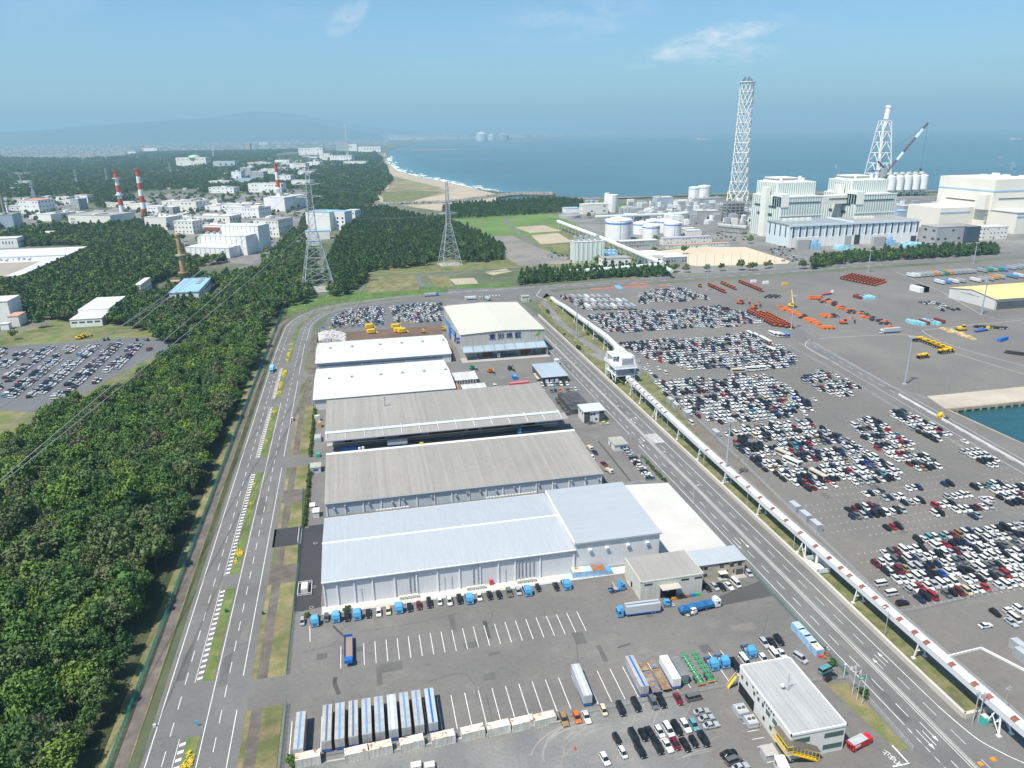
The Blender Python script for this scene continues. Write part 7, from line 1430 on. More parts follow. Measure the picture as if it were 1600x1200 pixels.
# --- containers
CR = mat('container_rusty_white', (.55, .52, .45), .75, .14, .5,(.62, .60, .55), ribs=(0, .35, .10), dirt=.0); CRT = mat('container_rusty_roof', (.66, .64, .57), .8, .12, .25,(.55, .47, .36)); RST = mat('rust_patch', (.30, .13, .055), .9, .3,1.2)
def rustroof():
 m = MATS['container_rusty_roof']; nt = m.node_tree; b = nt.nodes['Principled BSDF']; old = b.inputs['Base Color'].links[0].from_socket
 t = nt.nodes.new('ShaderNodeTexNoise'); t.inputs['Scale'].default_value = .55; t.inputs['Detail'].default_value = 8; t.inputs['Roughness'].default_value = .75; g_ = nt.nodes.new('ShaderNodeNewGeometry'); nt.links.new(g_.outputs['Position'], t.inputs[0])
 mr = nt.nodes.new('ShaderNodeMapRange'); mr.inputs[1].default_value = .54; mr.inputs[2].default_value = .60; mr.inputs[3].default_value = 0; mr.inputs[4].default_value = 1; nt.links.new(t.outputs[0], mr.inputs[0]); mx_ = nt.nodes.new('ShaderNodeMixRGB'); nt.links.new(mr.outputs[0], mx_.inputs[0]); nt.links.new(old, mx_.inputs[1]); mx_.inputs[2].default_value = (.27, .10, .04,1); nt.links.new(mx_.outputs[0], b.inputs['Base Color'])
rustroof()
def container(x, y, rz, lab, side, top, L=6.06, grp=None, z=.06, Hh=2.59):
 w = 1.22; e = empty('container', (x, y, z), rz, lab, 'container', grp); mb = MB(); n = int(L/.55)
 for s in (-1,1):
  for k in range(n):
   x0, x1 = -L/2+L*k/n, -L/2+L*(k+1)/n; d = .05 if k % 2 else 0
   q = [(x0, s*(w-d), .1),(x1, s*(w-d), .1),(x1, s*(w-d), Hh-.1),(x0, s*(w-d), Hh-.1)]; mb.face(q if s < 0 else q[::-1])
 mb.box(-L/2,-w, 0, L/2, w, .12); mb.box(-L/2,-w, .12,-L/2+.08, w, Hh-.1); part('side_panel', mb, side, e); part('roof', BX(-L/2,-w, Hh-.1, L/2, w, Hh), top, e)
 for s in (-1,1): part('door', BX(L/2-.1, s*.6-.56, .15, L/2, s*.6+.56, Hh-.12), side, e)
 cm_ = BX(-.08,-.08,0, .08, .08, Hh+.01).mesh('corner_post', [side])
 for a in (-L/2, L/2):
  for b in (-w, w): o = bpy.data.objects.new('corner_post', cm_); COL.objects.link(o); o.parent = e; o.location = (a, b, 0)
 return e
RC = [(325,1150, 'leftmost rusty white container at the bottom edge', 2),(632,1117, 'left half of the joined pair of rusty white containers', 4),(775,1087, 'right half of the joined pair of rusty white containers', 4),(975,1052, 'rusty white container below the white striped trailer', 5),(1170,1022, 'rusty white container below the rightmost row trailer', 4),(1355,985, 'rusty roofed white container, left of a close pair', 4),(1515,957, 'rusty white container, right of a close pair', 4)]
for zx, zy, lb, a in RC: p = G(400+zx/4,900+zy/4,1.2); container(p.x, p.y+.3, R(a), lb, CR, CRT, grp='rusty white containers')
for zx, zy, lb in ((68,928, 'rusty white container next to the right end of its row'),(203,903, 'rightmost rusty white container, beside the brown SUV')): p = G(800+zx/4,900+zy/4,1.2); container(p.x, p.y+.3, R(5), lb, CR, CRT, grp='rusty white containers')
for zx, lb in ((1000, 'flat white crate at the bottom edge, left one'),(1085, 'white steel crate at the bottom edge, right one')): p = G(400+zx/4,1197, .5); tag(BX(-1.2,-.8,0,1.2, .8,1.0,0).box(-1.3,-.9,1.0,1.3, .9,1.08,0).build('crate', [CR], None, (p.x, p.y, .06)), lb, 'crate')
CBL = mat('container_sky_blue', (.24, .40, .55), .7, .10, .5,(.33, .52, .68)); CBT = mat('container_blue_roof', (.40, .52, .64), .75, .12, .6,(.34, .42, .52))
for k in range(6):
 p = G(896+k*10.2,901-k*1.0); container(p.x+.8, p.y+.6, R(90),['first blue container left in the row by the workshop', 'second blue container in the row by the workshop', 'third blue container in the row by the workshop, paler roof', 'fourth blue container in the row, rusty roof', 'fifth blue container in the row, rust streaked roof', 'last blue bin right in the row, heaped with blue green sheets'][k], CBL, [CRT, CRT, CBT, RST, RST, BL][k],3.4, 'blue containers beside the workshop', Hh=2.3 if k < 5 else 1.3)
for k in range(4):
 p = G(1247.5+k*9.2,982.5+k*10.5,1.2); container(p.x, p.y, R(92),['farthest blue container in the row by the port road fence', 'second blue container in the row by the port road fence', 'third blue container in the row by the port road fence', 'nearest blue container by the port road fence, white patched roof'][k], CBL, [CBT, CBT, CBT, CRT][k],3.9, 'blue containers by the port road fence', Hh=2.4)
g = np.random.default_rng(21);
for k in range(16):
 p = G(1281+g.uniform(-6,14),1019+g.uniform(-8,10)); s_ = g.uniform(.3, .8); tag(BX(-s_, -s_*.6,0, s_, s_*.6, g.uniform(.2, .8)).box(-s_*.5,-s_*.8,0, s_*.3, s_*.4, g.uniform(.3,1)).build('scrap_bin', [[RST, TRIMG, REDP2, CHAS, mat('bin_teal', (.1, .3, .3), .7, .1,1)][k % 5]], None, (p.x, p.y, .06)), 'small bin or scrap piece in the heap beside the nearest blue container', 'scrap', 'scrap beside the blue containers')
for k in range(6): p = G(1053+k*7.2,936.5-k*1.3); o = BX(-1.1,-.5,0,1.1, .5, .5).box(-.9,-.4, .5, .6, .4, .9).build('steel_parts', [[mat('parts_orange', (.55, .24, .03), .6, .1,1), CHAS, CHAS, RST, BLUEP, GREENP][k]], None, (p.x, p.y, .06)); tag(o, ['orange frame by the workshop door', 'left dark steel part by the workshop wall', 'right dark steel part by the workshop wall', 'rust brown steel part by the workshop wall', 'blue steel part by the workshop wall', 'green steel part at the right end of the workshop wall'][k], 'steel part')
GBX = mat('grey_box_sheet', (.33, .35, .37), .7, .1, .5, ribs=(0, .5, .05))
for i, (px, py) in enumerate(((1047,629.5),(1056,638),(1072.5,650.5),(1118,681),(1241,797),(1257.5,811.5),(1274,826),(1592,1018),(1598,1032))):
 p = G(px, py); container(p.x, p.y, R(90),['farthest grey box of three by the middle car block fence', 'second grey box of three by the middle car block fence', 'third grey box by the fence, behind a small white pickup', 'lone grey box by the fence before the mast', 'farthest grey box of three by the sparse car rows', 'middle grey box of three by the sparse car rows', 'nearest grey box of three by the sparse car rows', 'grey box at the right edge by the low white barrier', 'nearer grey box cut by the right edge'][i], GBX, mat('grey_box_roof', (.40, .42, .44), .7, .08, .4),5.2, 'grey boxes along the terminal fence', Hh=3.0)
# ------------------------------------------------------------------ the yard between the halls
CW = mat('bundle_cover_white', (.52, .52, .50), .7, .1, .5, ribs=(0,1.6, .12)); BND = mat('bundle_dark', (.07, .072, .078), .85, .3, .6)
for (x0, x1, y0, y1, lb) in ((54.5,71,437,452, 'stack of bundles under pale corrugated sheets, the farther one beside the white hall'),(58,73,411,427, 'stack of bundles under pale corrugated sheets, nearer the grey roof')):
 e = empty('covered_stack', (0,0,0),0, lb, 'stack'); foot(x0, y0, x1, y1); part('bundle', BX(x0+.3, y0+.3,0, x1-.3, y1-.3,2.4), BND, e)
 for k in range(8): xa = x0+(x1-x0)*k/8; part('cover_sheet', MB().face([(xa+.05, y0,2.5+.15*(k % 2)),(xa+(x1-x0)/8-.05, y0,2.5+.15*(k % 2)),(xa+(x1-x0)/8-.05, y1,3.0+.15*(k % 2)),(xa+.05, y1,3.0+.15*(k % 2))]).face([(xa+.05, y1,2.95),(xa+(x1-x0)/8-.05, y1,2.95),(xa+(x1-x0)/8-.05, y0,2.45),(xa+.05, y0,2.45)]), CW, e)
 for k in range(9): part('tie_row', BX(x0+.4+k*(x1-x0)/9.5, y0+.1, .2, x0+1.3+k*(x1-x0)/9.5, y0+.35,2.3), TRIMG, e)
e = empty('covered_stack', (0,0,0),0, 'long stack of dark grey netted bundles beside the cube office', 'stack'); foot(110,368,125,398); g = np.random.default_rng(4)
for k in range(40): x, y = 112+(k % 5)*2.5,369+(k//5)*3.6; part('bundle', BX(x, y, 0, x+2.3, y+3.4,2.6+g.uniform(0, .5)), BND, e)
for k in range(6): part('pallet_rack', BX(109+.5*(k % 2),368+k*4.6,0,111,371.5+k*4.6,1.5), BND, e)
container(52.0+1.0,448, R(90), 'pale blue container standing beside the farther covered stack', mat('container_greyblue', (.25, .36, .48), .7, .1, .5), mat('container_greyblue_roof', (.36, .45, .54), .7, .1, .5),12.2, Hh=2.7); container(55.0,426, R(90), 'orange red container between the white hall and the nearer covered stack', mat('container_orange', (.52, .14, .06), .7, .1, .5), mat('container_orange_roof', (.58, .22, .11), .75, .1, .5),12.2, Hh=2.7)
p = G(811,600,1.5); container(p.x, p.y, R(4), 'red box container with white lettering behind the grey canopy roof', mat('container_pinkred', (.52, .09, .10), .7, .1, .5), mat('container_pinkred_roof', (.56, .17, .18), .75, .1, .5),12.2, Hh=2.8); p = G(839,589, .8); flatbed(p.x, p.y, R(-2), 'long flat trailer with a pale deck and orange end beside the dark walled office', mat('deck_pale', (.50, .46, .40), .8, .1, .4), mat('rail_orange', (.6, .28, .05), .6, .1,1),12)
p = G(804,589,1.2); container(p.x, p.y, R(90), 'small vivid blue container in the yard behind the grey roof', BLUEP, BL, 5, Hh=2.4)
def bigmachine(x, y, rz, lab, m, cat, name, L=5.5, boom=True, z=.05):
 e = empty(name, (x, y, z), rz, lab, cat); part('track', BX(-1.3,-L*.35,0,-.8, L*.35, .8).box(.8,-L*.35,0,1.3, L*.35, .8), CHAS, e); part('body', MB().prism([(-1.2,-1.2),(1.2,-1.2),(1.2,1.5),(.7,2.1),(-.7,2.1),(-1.2,1.5)], .85,2.0), m, e); part('cab', BX(-1.2,-1.2,2.0,-.2, .3,3.0), CGLASS, e); part('cab_roof', BX(-1.25,-1.25,3.0,-.15, .35,3.1), m, e)
 if boom: part('boom', MB().tube((.3,-1.0,1.8),(.3,-3.6,4.4), .28,4, .24).tube((.3,-3.6,4.4),(.3,-5.6,2.2), .22,4, .16), m, e); part('bucket', BX(-.3,-6.0, .9, .9,-5.3,2.1), CHAS, e)
 return e
for px, py, rz, m, lb in ((738,577, .3, GREENP, 'green loader machine with lifted arm beyond the covered stacks'),(766,582, .2, mat('machine_orange', (.62, .20, .02), .6, .1,1), 'orange telescopic machine in the middle of the storage yard'),(797,578, .2, CHAS, 'dark bodied machine with tan arm right in the storage yard'),(693,516,0, YELP, 'small yellow loader behind the white roofed hall at right'),(661,520,0, YELP, 'second small yellow loader left of the right hand one')):
 p = G(px, py); bigmachine(p.x, p.y, rz, lb, m, 'machine', 'loader', boom=True)
for k, (px, py, lb) in enumerate(((577,513, 'yellow hopper box at the rear left behind the farther white hall'),(580,521, 'yellow hopper box just in front of the left one'),(618,513, 'yellow hopper box, right pair, rear one'),(622,519, 'yellow hopper box, right pair, middle one'),(628,520, 'yellow hopper box, right pair, nearest one'))):
 p = G(px, py); e = empty('hopper', (p.x, p.y, 0), R(10), lb, 'hopper'); part('bin', MB().prism([(-2.6,-2),(2.6,-2),(3.2,2),(-3.2,2)], .8,3.6), YELP, e); part('chute', MB().face([(3,-1.6,1),(6,-2.2, .2),(6,1, .2),(3,1.6,3)]).face([(3,1.6,2.9),(6,1, .1),(6,-2.2, .1),(3,-1.6, .9)]), mat('hopper_tan', (.5, .36, .2), .8, .1,1), e); part('leg', BX(-2.4,-1.8,0,-2,-1.4, .8).box(2,1.2,0,2.4,1.6, .8).box(2,-1.8,0,2.4,-1.4, .8).box(-2.4,1.2,0,-2,1.6, .8), CHAS, e)
mb = MB(); g = np.random.default_rng(14)
for _ in range(900):
 px, py = g.uniform(498,540), g.uniform(521,534); p = G(px, py); u = abs(px-517)/21; h_ = max(0,1-u*u)*3.0*g.uniform(.2,1); s_ = g.uniform(.3, .8); mb.box(p.x-s_, p.y-s_, 0, p.x+s_, p.y+s_*.8, h_+.3)
tag(mb.build('rubble_heap', mat('white_gravel', (.60, .58, .55), .9, .12, .5)), kind='stuff')
for i, (x, y, w, d, h_, m, lb) in enumerate(((-25,345,2,2.4,1.7, mat('bin_green', (.02, .32, .24), .6, .1,1), 'teal green waste skip at the hedge before the canopy hall'),(-17.5,345,1.2,1.2,1.4, TRIMW, 'left white bag by the canopy edge'),(-10,350,9,2,1.4, BLUEP, 'long heap under a blue sheet in the canopy shade'),(-5,347.4,1.2,1.1,1.7, TRIMW, 'left white sack pallet before the dock'),(-3.2,347.6,1.2,1.1,1.8, TRIMW, 'right white sack pallet before the dock'),(26,346.5,2,1.2,1.5, YELP, 'yellow box on the dock road right of the parked trailer'),(47.5,342,1.4,1.3,1.7, mat('crate_orange', (.6, .25, .06), .7, .1,1), 'orange crate on the dock road before the brown shutters'),(-25.5,385,2,3,3, mat('timber', (.42, .28, .16), .8, .2,1), 'stack of pale timber beside the hedge and white hall'),(-27,395,3,2.6,3, mat('bags', (.5, .47, .43), .8, .2,1), 'heap of pale bags beside the white hall corner'),(-25.8,366,3.5,6,2.4, TRIMG, 'grey roofed open shelter beside the hedge'))):
 e = BX(-w/2,-d/2,0, w/2, d/2, h_*.8).box(-w*.45,-d*.45, h_*.8, w*.45, d*.45, h_).build(['skip', 'bag', 'covered_heap', 'sack_pallet', 'sack_pallet', 'crate', 'crate', 'timber_stack', 'bag_heap', 'shelter'][i],[m], None, (x, y, .05)); tag(e, lb, 'goods')
trailer(14,349.2, R(90), 'white topped trailer parked along the canopy dock', BOXS, None, 10); tp2 = trailer(85,349.8, R(92), 'dark loaded lorry with a blue cab at the right end of the canopy dock', mat('tarp_dark', (.03, .035, .045), .8, .2, .6), None, 11,2.8); tp2['category'] = 'lorry'
cab2(tp2, BL, 6.4)
t3 = trailer(100.5,487.6, R(90), 'flat lorry with white cab under the cream hall canopy', mat('tarp_dark2', (.05, .06, .06), .8, .2, .6), None, 10,1.8); cab2(t3, TRW, 5.6)
for (px, py, rz, lb, c1) in ((951,738, R(20), 'small flat lorry with a tan load by the plain grey roof corner', TRW),(921,702, R(10), 'white small lorry carrying orange goods right of the grey roof', TRW),(773,604,0, 'white small lorry right of the nearer covered stack', TRW)):
 p = G(px, py); e = empty('small_lorry', (p.x, p.y, .05), rz, lb, 'lorry'); part('cab', BX(-.9,-2.6, .5, .9,-1.2,2.1), c1, e); part('windscreen', BX(-.8,-2.63,1.3, .8,-2.58,1.95), CGLASS, e); part('bed', BX(-.95,-1.1, .8, .95,2.6,1.1), mat('bed_grey', (.3, .3, .3), .7, .1,1), e); part('load', BX(-.7,-.8,1.1, .7,1.6,1.8), mat('load_tan', (.5, .36, .2), .8, .2,1), e); wheels(e, (-1.8,1.6),(-.8, .8), .4)
for px, py, lb in ((737,466.5, 'white bodied lorry on the coast road behind the cream hall'),(762,467.5, 'green cab lorry turning at the junction behind the cream hall'),(672,461.5, 'blue cab tank lorry driving along the coast road')):
 p = G(px, py, 1); i = int(px); e = trailer(p.x, p.y, R(90) if i != 762 else R(20), lb, TRW if i == 737 else BOXS, None, 8 if i != 672 else 11,3.2); e['category'] = 'lorry'; e.name = 'lorry'; cab2(e, TRW if i == 737 else (GREENP if i == 762 else BLUEP),4.6 if i != 672 else 6.2); e.rotation_euler.z = R(-90) if i == 672 else e.rotation_euler.z
# orange cones and barriers along the dirt yard
for k in range(16):
 p = G(505+k*9.3,513-.55*k); o = BX(-1.2,-.3,0,1.2, .3, .9).box(-1,-.2, .9,1, .2,1.1).build('barrier_block', [[BLUEP, YELP, mat('b_orange', (.6, .25, .03), .6, .1,1), DKGREY, CONC][(0,1,3,3,4,3,0,3,4,3,3,2,3,1,2,1)[k]]], None, (p.x, p.y, .05)); tag(o, 'coloured barrier block in the row dividing dirt yard and storage lot', 'barrier', 'barrier blocks by the dirt yard')
o = MB().cyl(0,0,0, .05, .3, n=8).cyl(0,0, .05, .9, .22, .04,8).build('traffic_cone', [mat('cone_red', (.5, .1, .08), .6, .1,1)], None, (G(898,1171).x, G(898,1171).y, .06)); o.scale = (1.6,1.6,1.2); tag(o, 'faded red cone standing alone on the gravel', 'cone')
for (px, py, lb) in ((1552,1187, 'right orange mat on the road bend'),(1532,1194, 'left orange mat on the road bend')): p = G(px, py); tag(BX(-.6,-.6,0, .6, .6, .12).box(-.45,-.45, .12, .45, .45, .2).build('marker_block', [mat('block_orange', (.7, .25, .02), .6, .1,1)], None, (p.x, p.y, .09)), lb, 'marker')
for (px, py, lb) in ((308.5,1135, 'small blue sign at the tip of the nearest flowered median'),): p = G(px, py); tag(BX(-.45,-.05, .5, .45, .05,1.7).tube((0, .06,0),(0, .06,1.0), .05,4).build('road_sign', [mat('sign_blue', (.12, .35, .6), .5, .05,1)], None, (p.x, p.y, .15)), lb, 'sign')
p = G(242,1136); tag(BX(-.35,-.2,0, .35, .2, .8).box(-.4,-.25, .8, .4, .25, .86).build('utility_box', [TRIMW], None, (p.x, p.y, .05)), 'small pale utility box at the kerb of the two-way road', 'box'); p = G(411,960); tag(BX(-.3,-.3,0, .3, .3,1.0).box(-.35,-.35,1, .35, .35,1.06).build('utility_box', [mat('box_dkgreen', (.02, .09, .05), .6, .1,1)], None, (p.x, p.y, .05)), 'dark green cabinet in the verge by the black pavement', 'box'); p = G(354,957); tag(BX(-.4,-.3,0, .4, .3,1.0).box(-.45,-.35,1, .45, .35,1.06).build('utility_box', [mat('box_dkgreen', (.02, .09, .05))], None, (p.x, p.y, .15)), 'dark green cabinet on the grass median', 'box')
# ------------------------------------------------------------------ car terminal and lots
LOTS = []; CT = []                                       # every car of the big lots: x, y, rz, colour, kind, zone
CW_ = ['white']*50+['black']*27+['silver']*11+['grey']*7+['navy']*5+['red']*2+['maroon']*3+['blue']*1+['cream', 'cyan', 'brown', 'teal']
KW = ['hatchback']*5+['kei_car']*4+['minivan']*6+['suv']*5+['saloon']*5+['van']*2
rc = np.random.default_rng(77)
def lot(poly, zone, dens=.92, sx=2.62, sy=5.35, rz=0.0, along='x', chunk=True, jx=.12):
 P = gp(*poly); LOTS.append(P); xs = [p[0] for p in P]; ys = [p[1] for p in P]; stepx, stepy = (sx, sy) if along == 'x' else (sy, sx)
 nr = 0
 for j, y in enumerate(np.arange(math.floor(min(ys)/stepy)*stepy, max(ys), stepy)):
  keep = 0; state = True
  for i, x in enumerate(np.arange(math.floor(min(xs)/stepx)*stepx, max(xs), stepx)):
   if keep <= 0: state = rc.random() < dens; keep = rc.integers(2,7) if chunk else 1
   keep -= 1
   if not state or rc.random() < .05 or not inpoly(x, y, P): continue
   CT.append((x+rc.normal()*jx*.6, y+rc.normal()*.14, rz+rc.normal()*.012+(math.pi if rc.random() < .06 else 0), CW_[rc.integers(len(CW_))], KW[rc.integers(len(KW))], zone))
lot([(1345,870),(1400,852),(1470,838),(1560,824),(1660,818),(1660,905),(1565,925),(1490,944),(1440,945),(1410,925)], 'nearest', .97)
lot([(1262,796),(1300,778),(1365,765),(1480,752),(1545,778),(1552,800),(1500,816),(1400,832),(1310,832)], 'sparse', .33)
lot([(1510,765),(1585,745),(1660,748),(1660,812),(1598,806),(1545,772)], 'right', .85)
lot([(1128,676),(1180,667),(1262,660),(1335,692),(1415,745),(1370,755),(1320,760),(1270,768),(1212,748),(1160,712)], 'middle', .93)
lot([(1317,655),(1362,652),(1420,690),(1478,735),(1445,742),(1400,724),(1350,688)], 'middle right', .9)
lot([(1385,646),(1412,644),(1495,685),(1567,724),(1550,732),(1480,700),(1425,672)], 'strip', .95)
lot([(1020,600),(1075,593),(1150,586),(1205,590),(1250,618),(1273,640),(1215,656),(1112,662),(1075,650)], 'upper', .94)
lot([(1245,592),(1287,580),(1320,594),(1348,610),(1318,622),(1280,614)], 'upper right', .85)
lot([(962,537),(1035,533),(1100,529),(1165,523),(1225,545),(1248,562),(1230,578),(1120,577),(1080,580),(1045,569),(1010,560)], 'far', .94)
lot([(914,496),(938,491),(1065,485),(1120,479),(1160,488),(1195,503),(1150,510),(1005,519),(952,520)], 'farther', .95)
lot([(997,458),(1065,450),(1092,458),(1110,468),(1075,471),(1000,476)], 'farthest', .9)
lot([(872,463),(885,461),(932,484),(918,487)], 'farthest', .85)
for px, py, c, k in ((1377,912, 'white', 'van'),(1393,927, 'white', 'van'),(1410,942, 'black', 'suv'),(1391,895, 'white', 'minivan'),(1540,977, 'white', 'saloon'),(1585,966, 'white', 'van'),(1580,972, 'silver', 'saloon'),(1576,953, 'white', 'hatchback'),(1555,957, 'black', 'hatchback'),(1593,952, 'white', 'suv'),(1080,661, 'white', 'van'),(1000,568, 'silver', 'hatchback'),(1008,576, 'white', 'hatchback'),(1016,582, 'white', 'suv'),(1024,588, 'navy', 'hatchback'),(1040,583, 'white', 'van'),(1012,571, 'white', 'kei_car'),(1029,576, 'white', 'suv'),(1206,662, 'white', 'van'),(1264,657, 'black', 'suv'),(1217,664, 'white', 'van'),(1351,684, 'black', 'suv'),(1371,700, 'red', 'hatchback'),(1258,647, 'white', 'hatchback'),(1272,624, 'white', 'saloon')):
 p = G(px, py, .7); CT.append((p.x, p.y, rc.choice([0,0, .2, HP]), c, k, 'loose'))
# left lot, rows along Y, cars lying along X
P = gp((-40,547),(60,545),(140,541),(215,537),(236,547),(190,575),(150,600),(90,625),(30,622),(-40,622))
for x in np.arange(-300,-150,5.2):
 if int((x+300)/5.2) % 3 == 2: continue
 keep = 0; st = True
 for y in np.arange(450,640,2.75):
  if keep <= 0: st = rc.random() < .80; keep = rc.integers(2,6)
  keep -= 1
  if st and inpoly(x, y, P) and inview((x, y, 0),20): CT.append((x+rc.normal()*.2, y, HP+rc.normal()*.03, CW_[rc.integers(len(CW_))], KW[rc.integers(len(KW))], 'left lot'))
for px, py in ((163,531),(169,530),(185,531),(214,531),(225,531),(231,531)): p = G(px, py, .7); CT.append((p.x, p.y, .3, 'teal' if px in (185,225) else 'black', 'suv', 'left lot'))
# storage lot behind the white halls: close packed, mixed directions
for poly in ([(518,500),(535,490),(565,483),(600,480),(600,506),(515,510)],[(610,480),(690,474),(692,502),(660,505),(612,503)]):
 P = gp(*poly); xs = [p[0] for p in P]; ys = [p[1] for p in P]
 for y in np.arange(min(ys), max(ys),4.9):
  for x in np.arange(min(xs), max(xs),2.7):
   if inpoly(x, y, P) and rc.random() < .86: CT.append((x+rc.normal()*.3, y+rc.normal()*.6, rc.normal()*.25, CW_[rc.integers(len(CW_))], KW[rc.integers(len(KW))], 'storage lot'))
for px, py, n in ((868,398,12),(885,405,12),(1110,372,14),(1130,370,12),(1215,395,16),(1235,404,20),(1265,408,16),(1225,388,14),(1440,384,10),(1460,386,14),(1155,372,10),(1100,383,8)):
 for k in range(n): p = G(px+rc.uniform(-14,14), py+rc.uniform(-5,5)); CT.append((p.x, p.y, HP if rc.random() < .5 else 0, CW_[rc.integers(len(CW_))], KW[rc.integers(len(KW))], 'plant'))
for k in range(70):
 p = G(rc.uniform(1438,1508), rc.uniform(470,489)); P = gp((1437,474),(1450,471),(1508,486),(1498,489),(1470,486))
 if inpoly(p.x, p.y, P): CT.append((round(p.x/2.6)*2.6, round(p.y/5.3)*5.3,0, CW_[rc.integers(len(CW_))], KW[rc.integers(len(KW))], 'yellow'))
CT = [q for q in CT if inview((q[0], q[1],0),8)]
CT.sort(key=lambda q: depth((q[0], q[1],0)))
NI = 296-NCAR
ORD = ['first', 'second', 'third', 'fourth', 'fifth', 'sixth', 'seventh', 'eighth', 'ninth', 'tenth', 'eleventh', 'twelfth', 'thirteenth', 'fourteenth', 'fifteenth', 'sixteenth', 'seventeenth', 'eighteenth', 'nineteenth', 'twentieth']
ZN = dict(nearest='nearest block', sparse='sparse bays', right='right block', loose='', middle='middle block')
rowkey = {}
indiv = CT[:NI]
zrows = {}
for q in indiv: zrows.setdefault((q[5], round(q[1]/5.35)),[]).append(q)
for (z, r_), lst in zrows.items():
 lst.sort(key=lambda q: q[0]); rows_ = sorted({k[1] for k in zrows if k[0] == z}); ri = rows_.index(r_)
 for i, q in enumerate(lst):
  c, k = q[3], KN[q[4]]; nb = lst[i-1] if i else None; nx = lst[i+1] if i+1 < len(lst) else None
  if z == 'loose': lab = f'{c} {k} parked apart near the terminal fence or empty lot'
  else:
   rn = 'front row' if ri == 0 else f'{ORD[min(ri, 19)]} row'
   rel = (f'{ORD[min(i, 19)]} from the conveyor' if i < 6 or nb is None or nx is None else f'between {nb[3]} {KN[nb[4]]} and {nx[3]} {KN[nx[4]]}')
   lab = f'{c} {k} {rel}, {rn} of {ZN.get(z, "terminal")}'
  car(q[0], q[1], q[2], c, q[4], lab, 'cars in the '+ZN[z] if z != 'loose' else 'loose cars by the terminal fence', False)
# painted bay ticks under and around the blocks
mb = MB(); z = .07
for P in LOTS:
 cx_, cy_ = sum(p[0] for p in P)/len(P), sum(p[1] for p in P)/len(P); Q = [(cx_+(a-cx_)*1.10, cy_+(b-cy_)*1.13) for a, b in P]
 for y in np.arange(math.floor(min(q[1] for q in Q)/5.35)*5.35+2.7, max(q[1] for q in Q),5.35):
  for x in np.arange(math.floor(min(q[0] for q in Q)/2.62)*2.62+1.31, max(q[0] for q in Q),2.62):
   if inpoly(x, y, Q): mb.face([(x-.07, y-.45, z),(x+.07, y-.45, z),(x+.07, y+.45, z),(x-.07, y+.45, z)])
tag(mb.build('bay_marking', WHITE), kind='structure')
# the other cars share one object
V, F, MI, C = [],[],[],[]
for q in CT[NI:]:
 raw = CARM[q[4]]['raw']; c, s = math.cos(q[2]), math.sin(q[2]); i = len(V); col = np.array(CCOL[q[3]])*rc.uniform(.86,1.08)
 V += [(q[0]+x*c-y*s, q[1]+x*s+y*c, z+.06) for x, y, z in raw.v]; F += [tuple(k+i for k in f) for f in raw.f]; MI += raw.m; C += [(*col, 1)]*len(raw.f)
me = bpy.data.meshes.new('parked_cars'); me.from_pydata(V, [], F); PA = mat('car_paint_mixed', (1,1,1), .28,0,1, attr='paint', spec=.5)
for m in (PA, CGLASS, TYRE, TAIL): me.materials.append(m)
me.polygons.foreach_set('material_index', MI); at = me.attributes.new('paint', 'FLOAT_COLOR', 'FACE'); at.data.foreach_set('color', np.array(C, dtype='f').ravel()); me.update()
o = bpy.data.objects.new('parked_cars', me); COL.objects.link(o); tag(o, kind='stuff'); print('CARS', NCAR, len(CT), len(V))
# trailers standing in the terminal and in the trailer park
tb = BX(-1.25,-6.2,1.1,1.25,6.2,3.9,0).box(-1.2,-6.0, .6,1.2,5.8,1.08,1).box(-1.15,-6.25,1.2,-.05,-6.2,3.8,0).box(.05,-6.25,1.2,1.15,-6.2,3.8,0)
for y in (-4.5,-3.3): tb.tube((-1.2, y, .5),(1.2, y, .5), .5,8, m=1)
TBM = [tb.mesh('parked_trailer', [m, CHAS]) for m in (mat('tr_grey', (.33, .35, .36), .6, .1, .3), mat('tr_white', (.60, .61, .61), .6, .1, .3), mat('tr_orange', (.6, .25, .04), .6, .1, .3), mat('tr_green', (.03, .25, .16), .6, .1, .3), mat('tr_blue', (.10, .25, .5), .6, .1, .3))]
def ptrailer(x, y, rz, m, lab, grp): o = bpy.data.objects.new('parked_trailer', TBM[m]); COL.objects.link(o); o.location = (x, y, .05); o.rotation_euler.z = rz; return tag(o, lab, 'trailer', grp)
RO = ['rear', 'middle', 'front']
for r_, (y, xs) in enumerate(((22,(345,420,500,575,645,740)),(72,(495,575,650,720,800,880,945)),(130,(505,580,665,735,815,890,975,1040)))):
 for i, x in enumerate(xs):
  p = G(850+x/7.5,460+(y+18)/7.5,1.5); ptrailer(p.x, p.y, R(180),1 if (i+r_) % 4 == 2 else 0, f'{["grey", "white"][1 if (i+r_) % 4 == 2 else 0]} box trailer, {ORD[i]} from the left in the {RO[r_]} row of the terminal trailers', 'box trailers in the terminal')
for i in range(14): p = G(1424+i*7.2,431-i*.55,1.5); m = 2 if i in (5,8) else (3 if i == 7 else (1 if i < 2 else 0)); ptrailer(p.x, p.y, R(180), m, f'{["grey", "white", "orange", "green"][m]} trailer, {ORD[i]} from the left in the long row by the yellow roof', 'trailers in the long row by the yellow roof')
for i, (px, py, m) in enumerate(((1535,423,0),(1543,422,3),(1551,421.5,0),(1559,421,3),(1567,421,4),(1580,419,0),(1590,418,0),(1598,417,0),(1468,441,1),(1478,440.5,4),(1490,440,1),(1501,439,0),(1524,438,1),(1536,437,0),(1545,436,0),(1553,434,2),(1562,433,0),(1582,432,4),(1592,431,1))): p = G(px, py, 1.5); ptrailer(p.x, p.y, R(180), m, f'{["grey", "white", "orange", "green", "blue"][m]} trailer in the scattered trailer park behind the yellow roofed warehouse', 'scattered trailers behind the yellow roof')
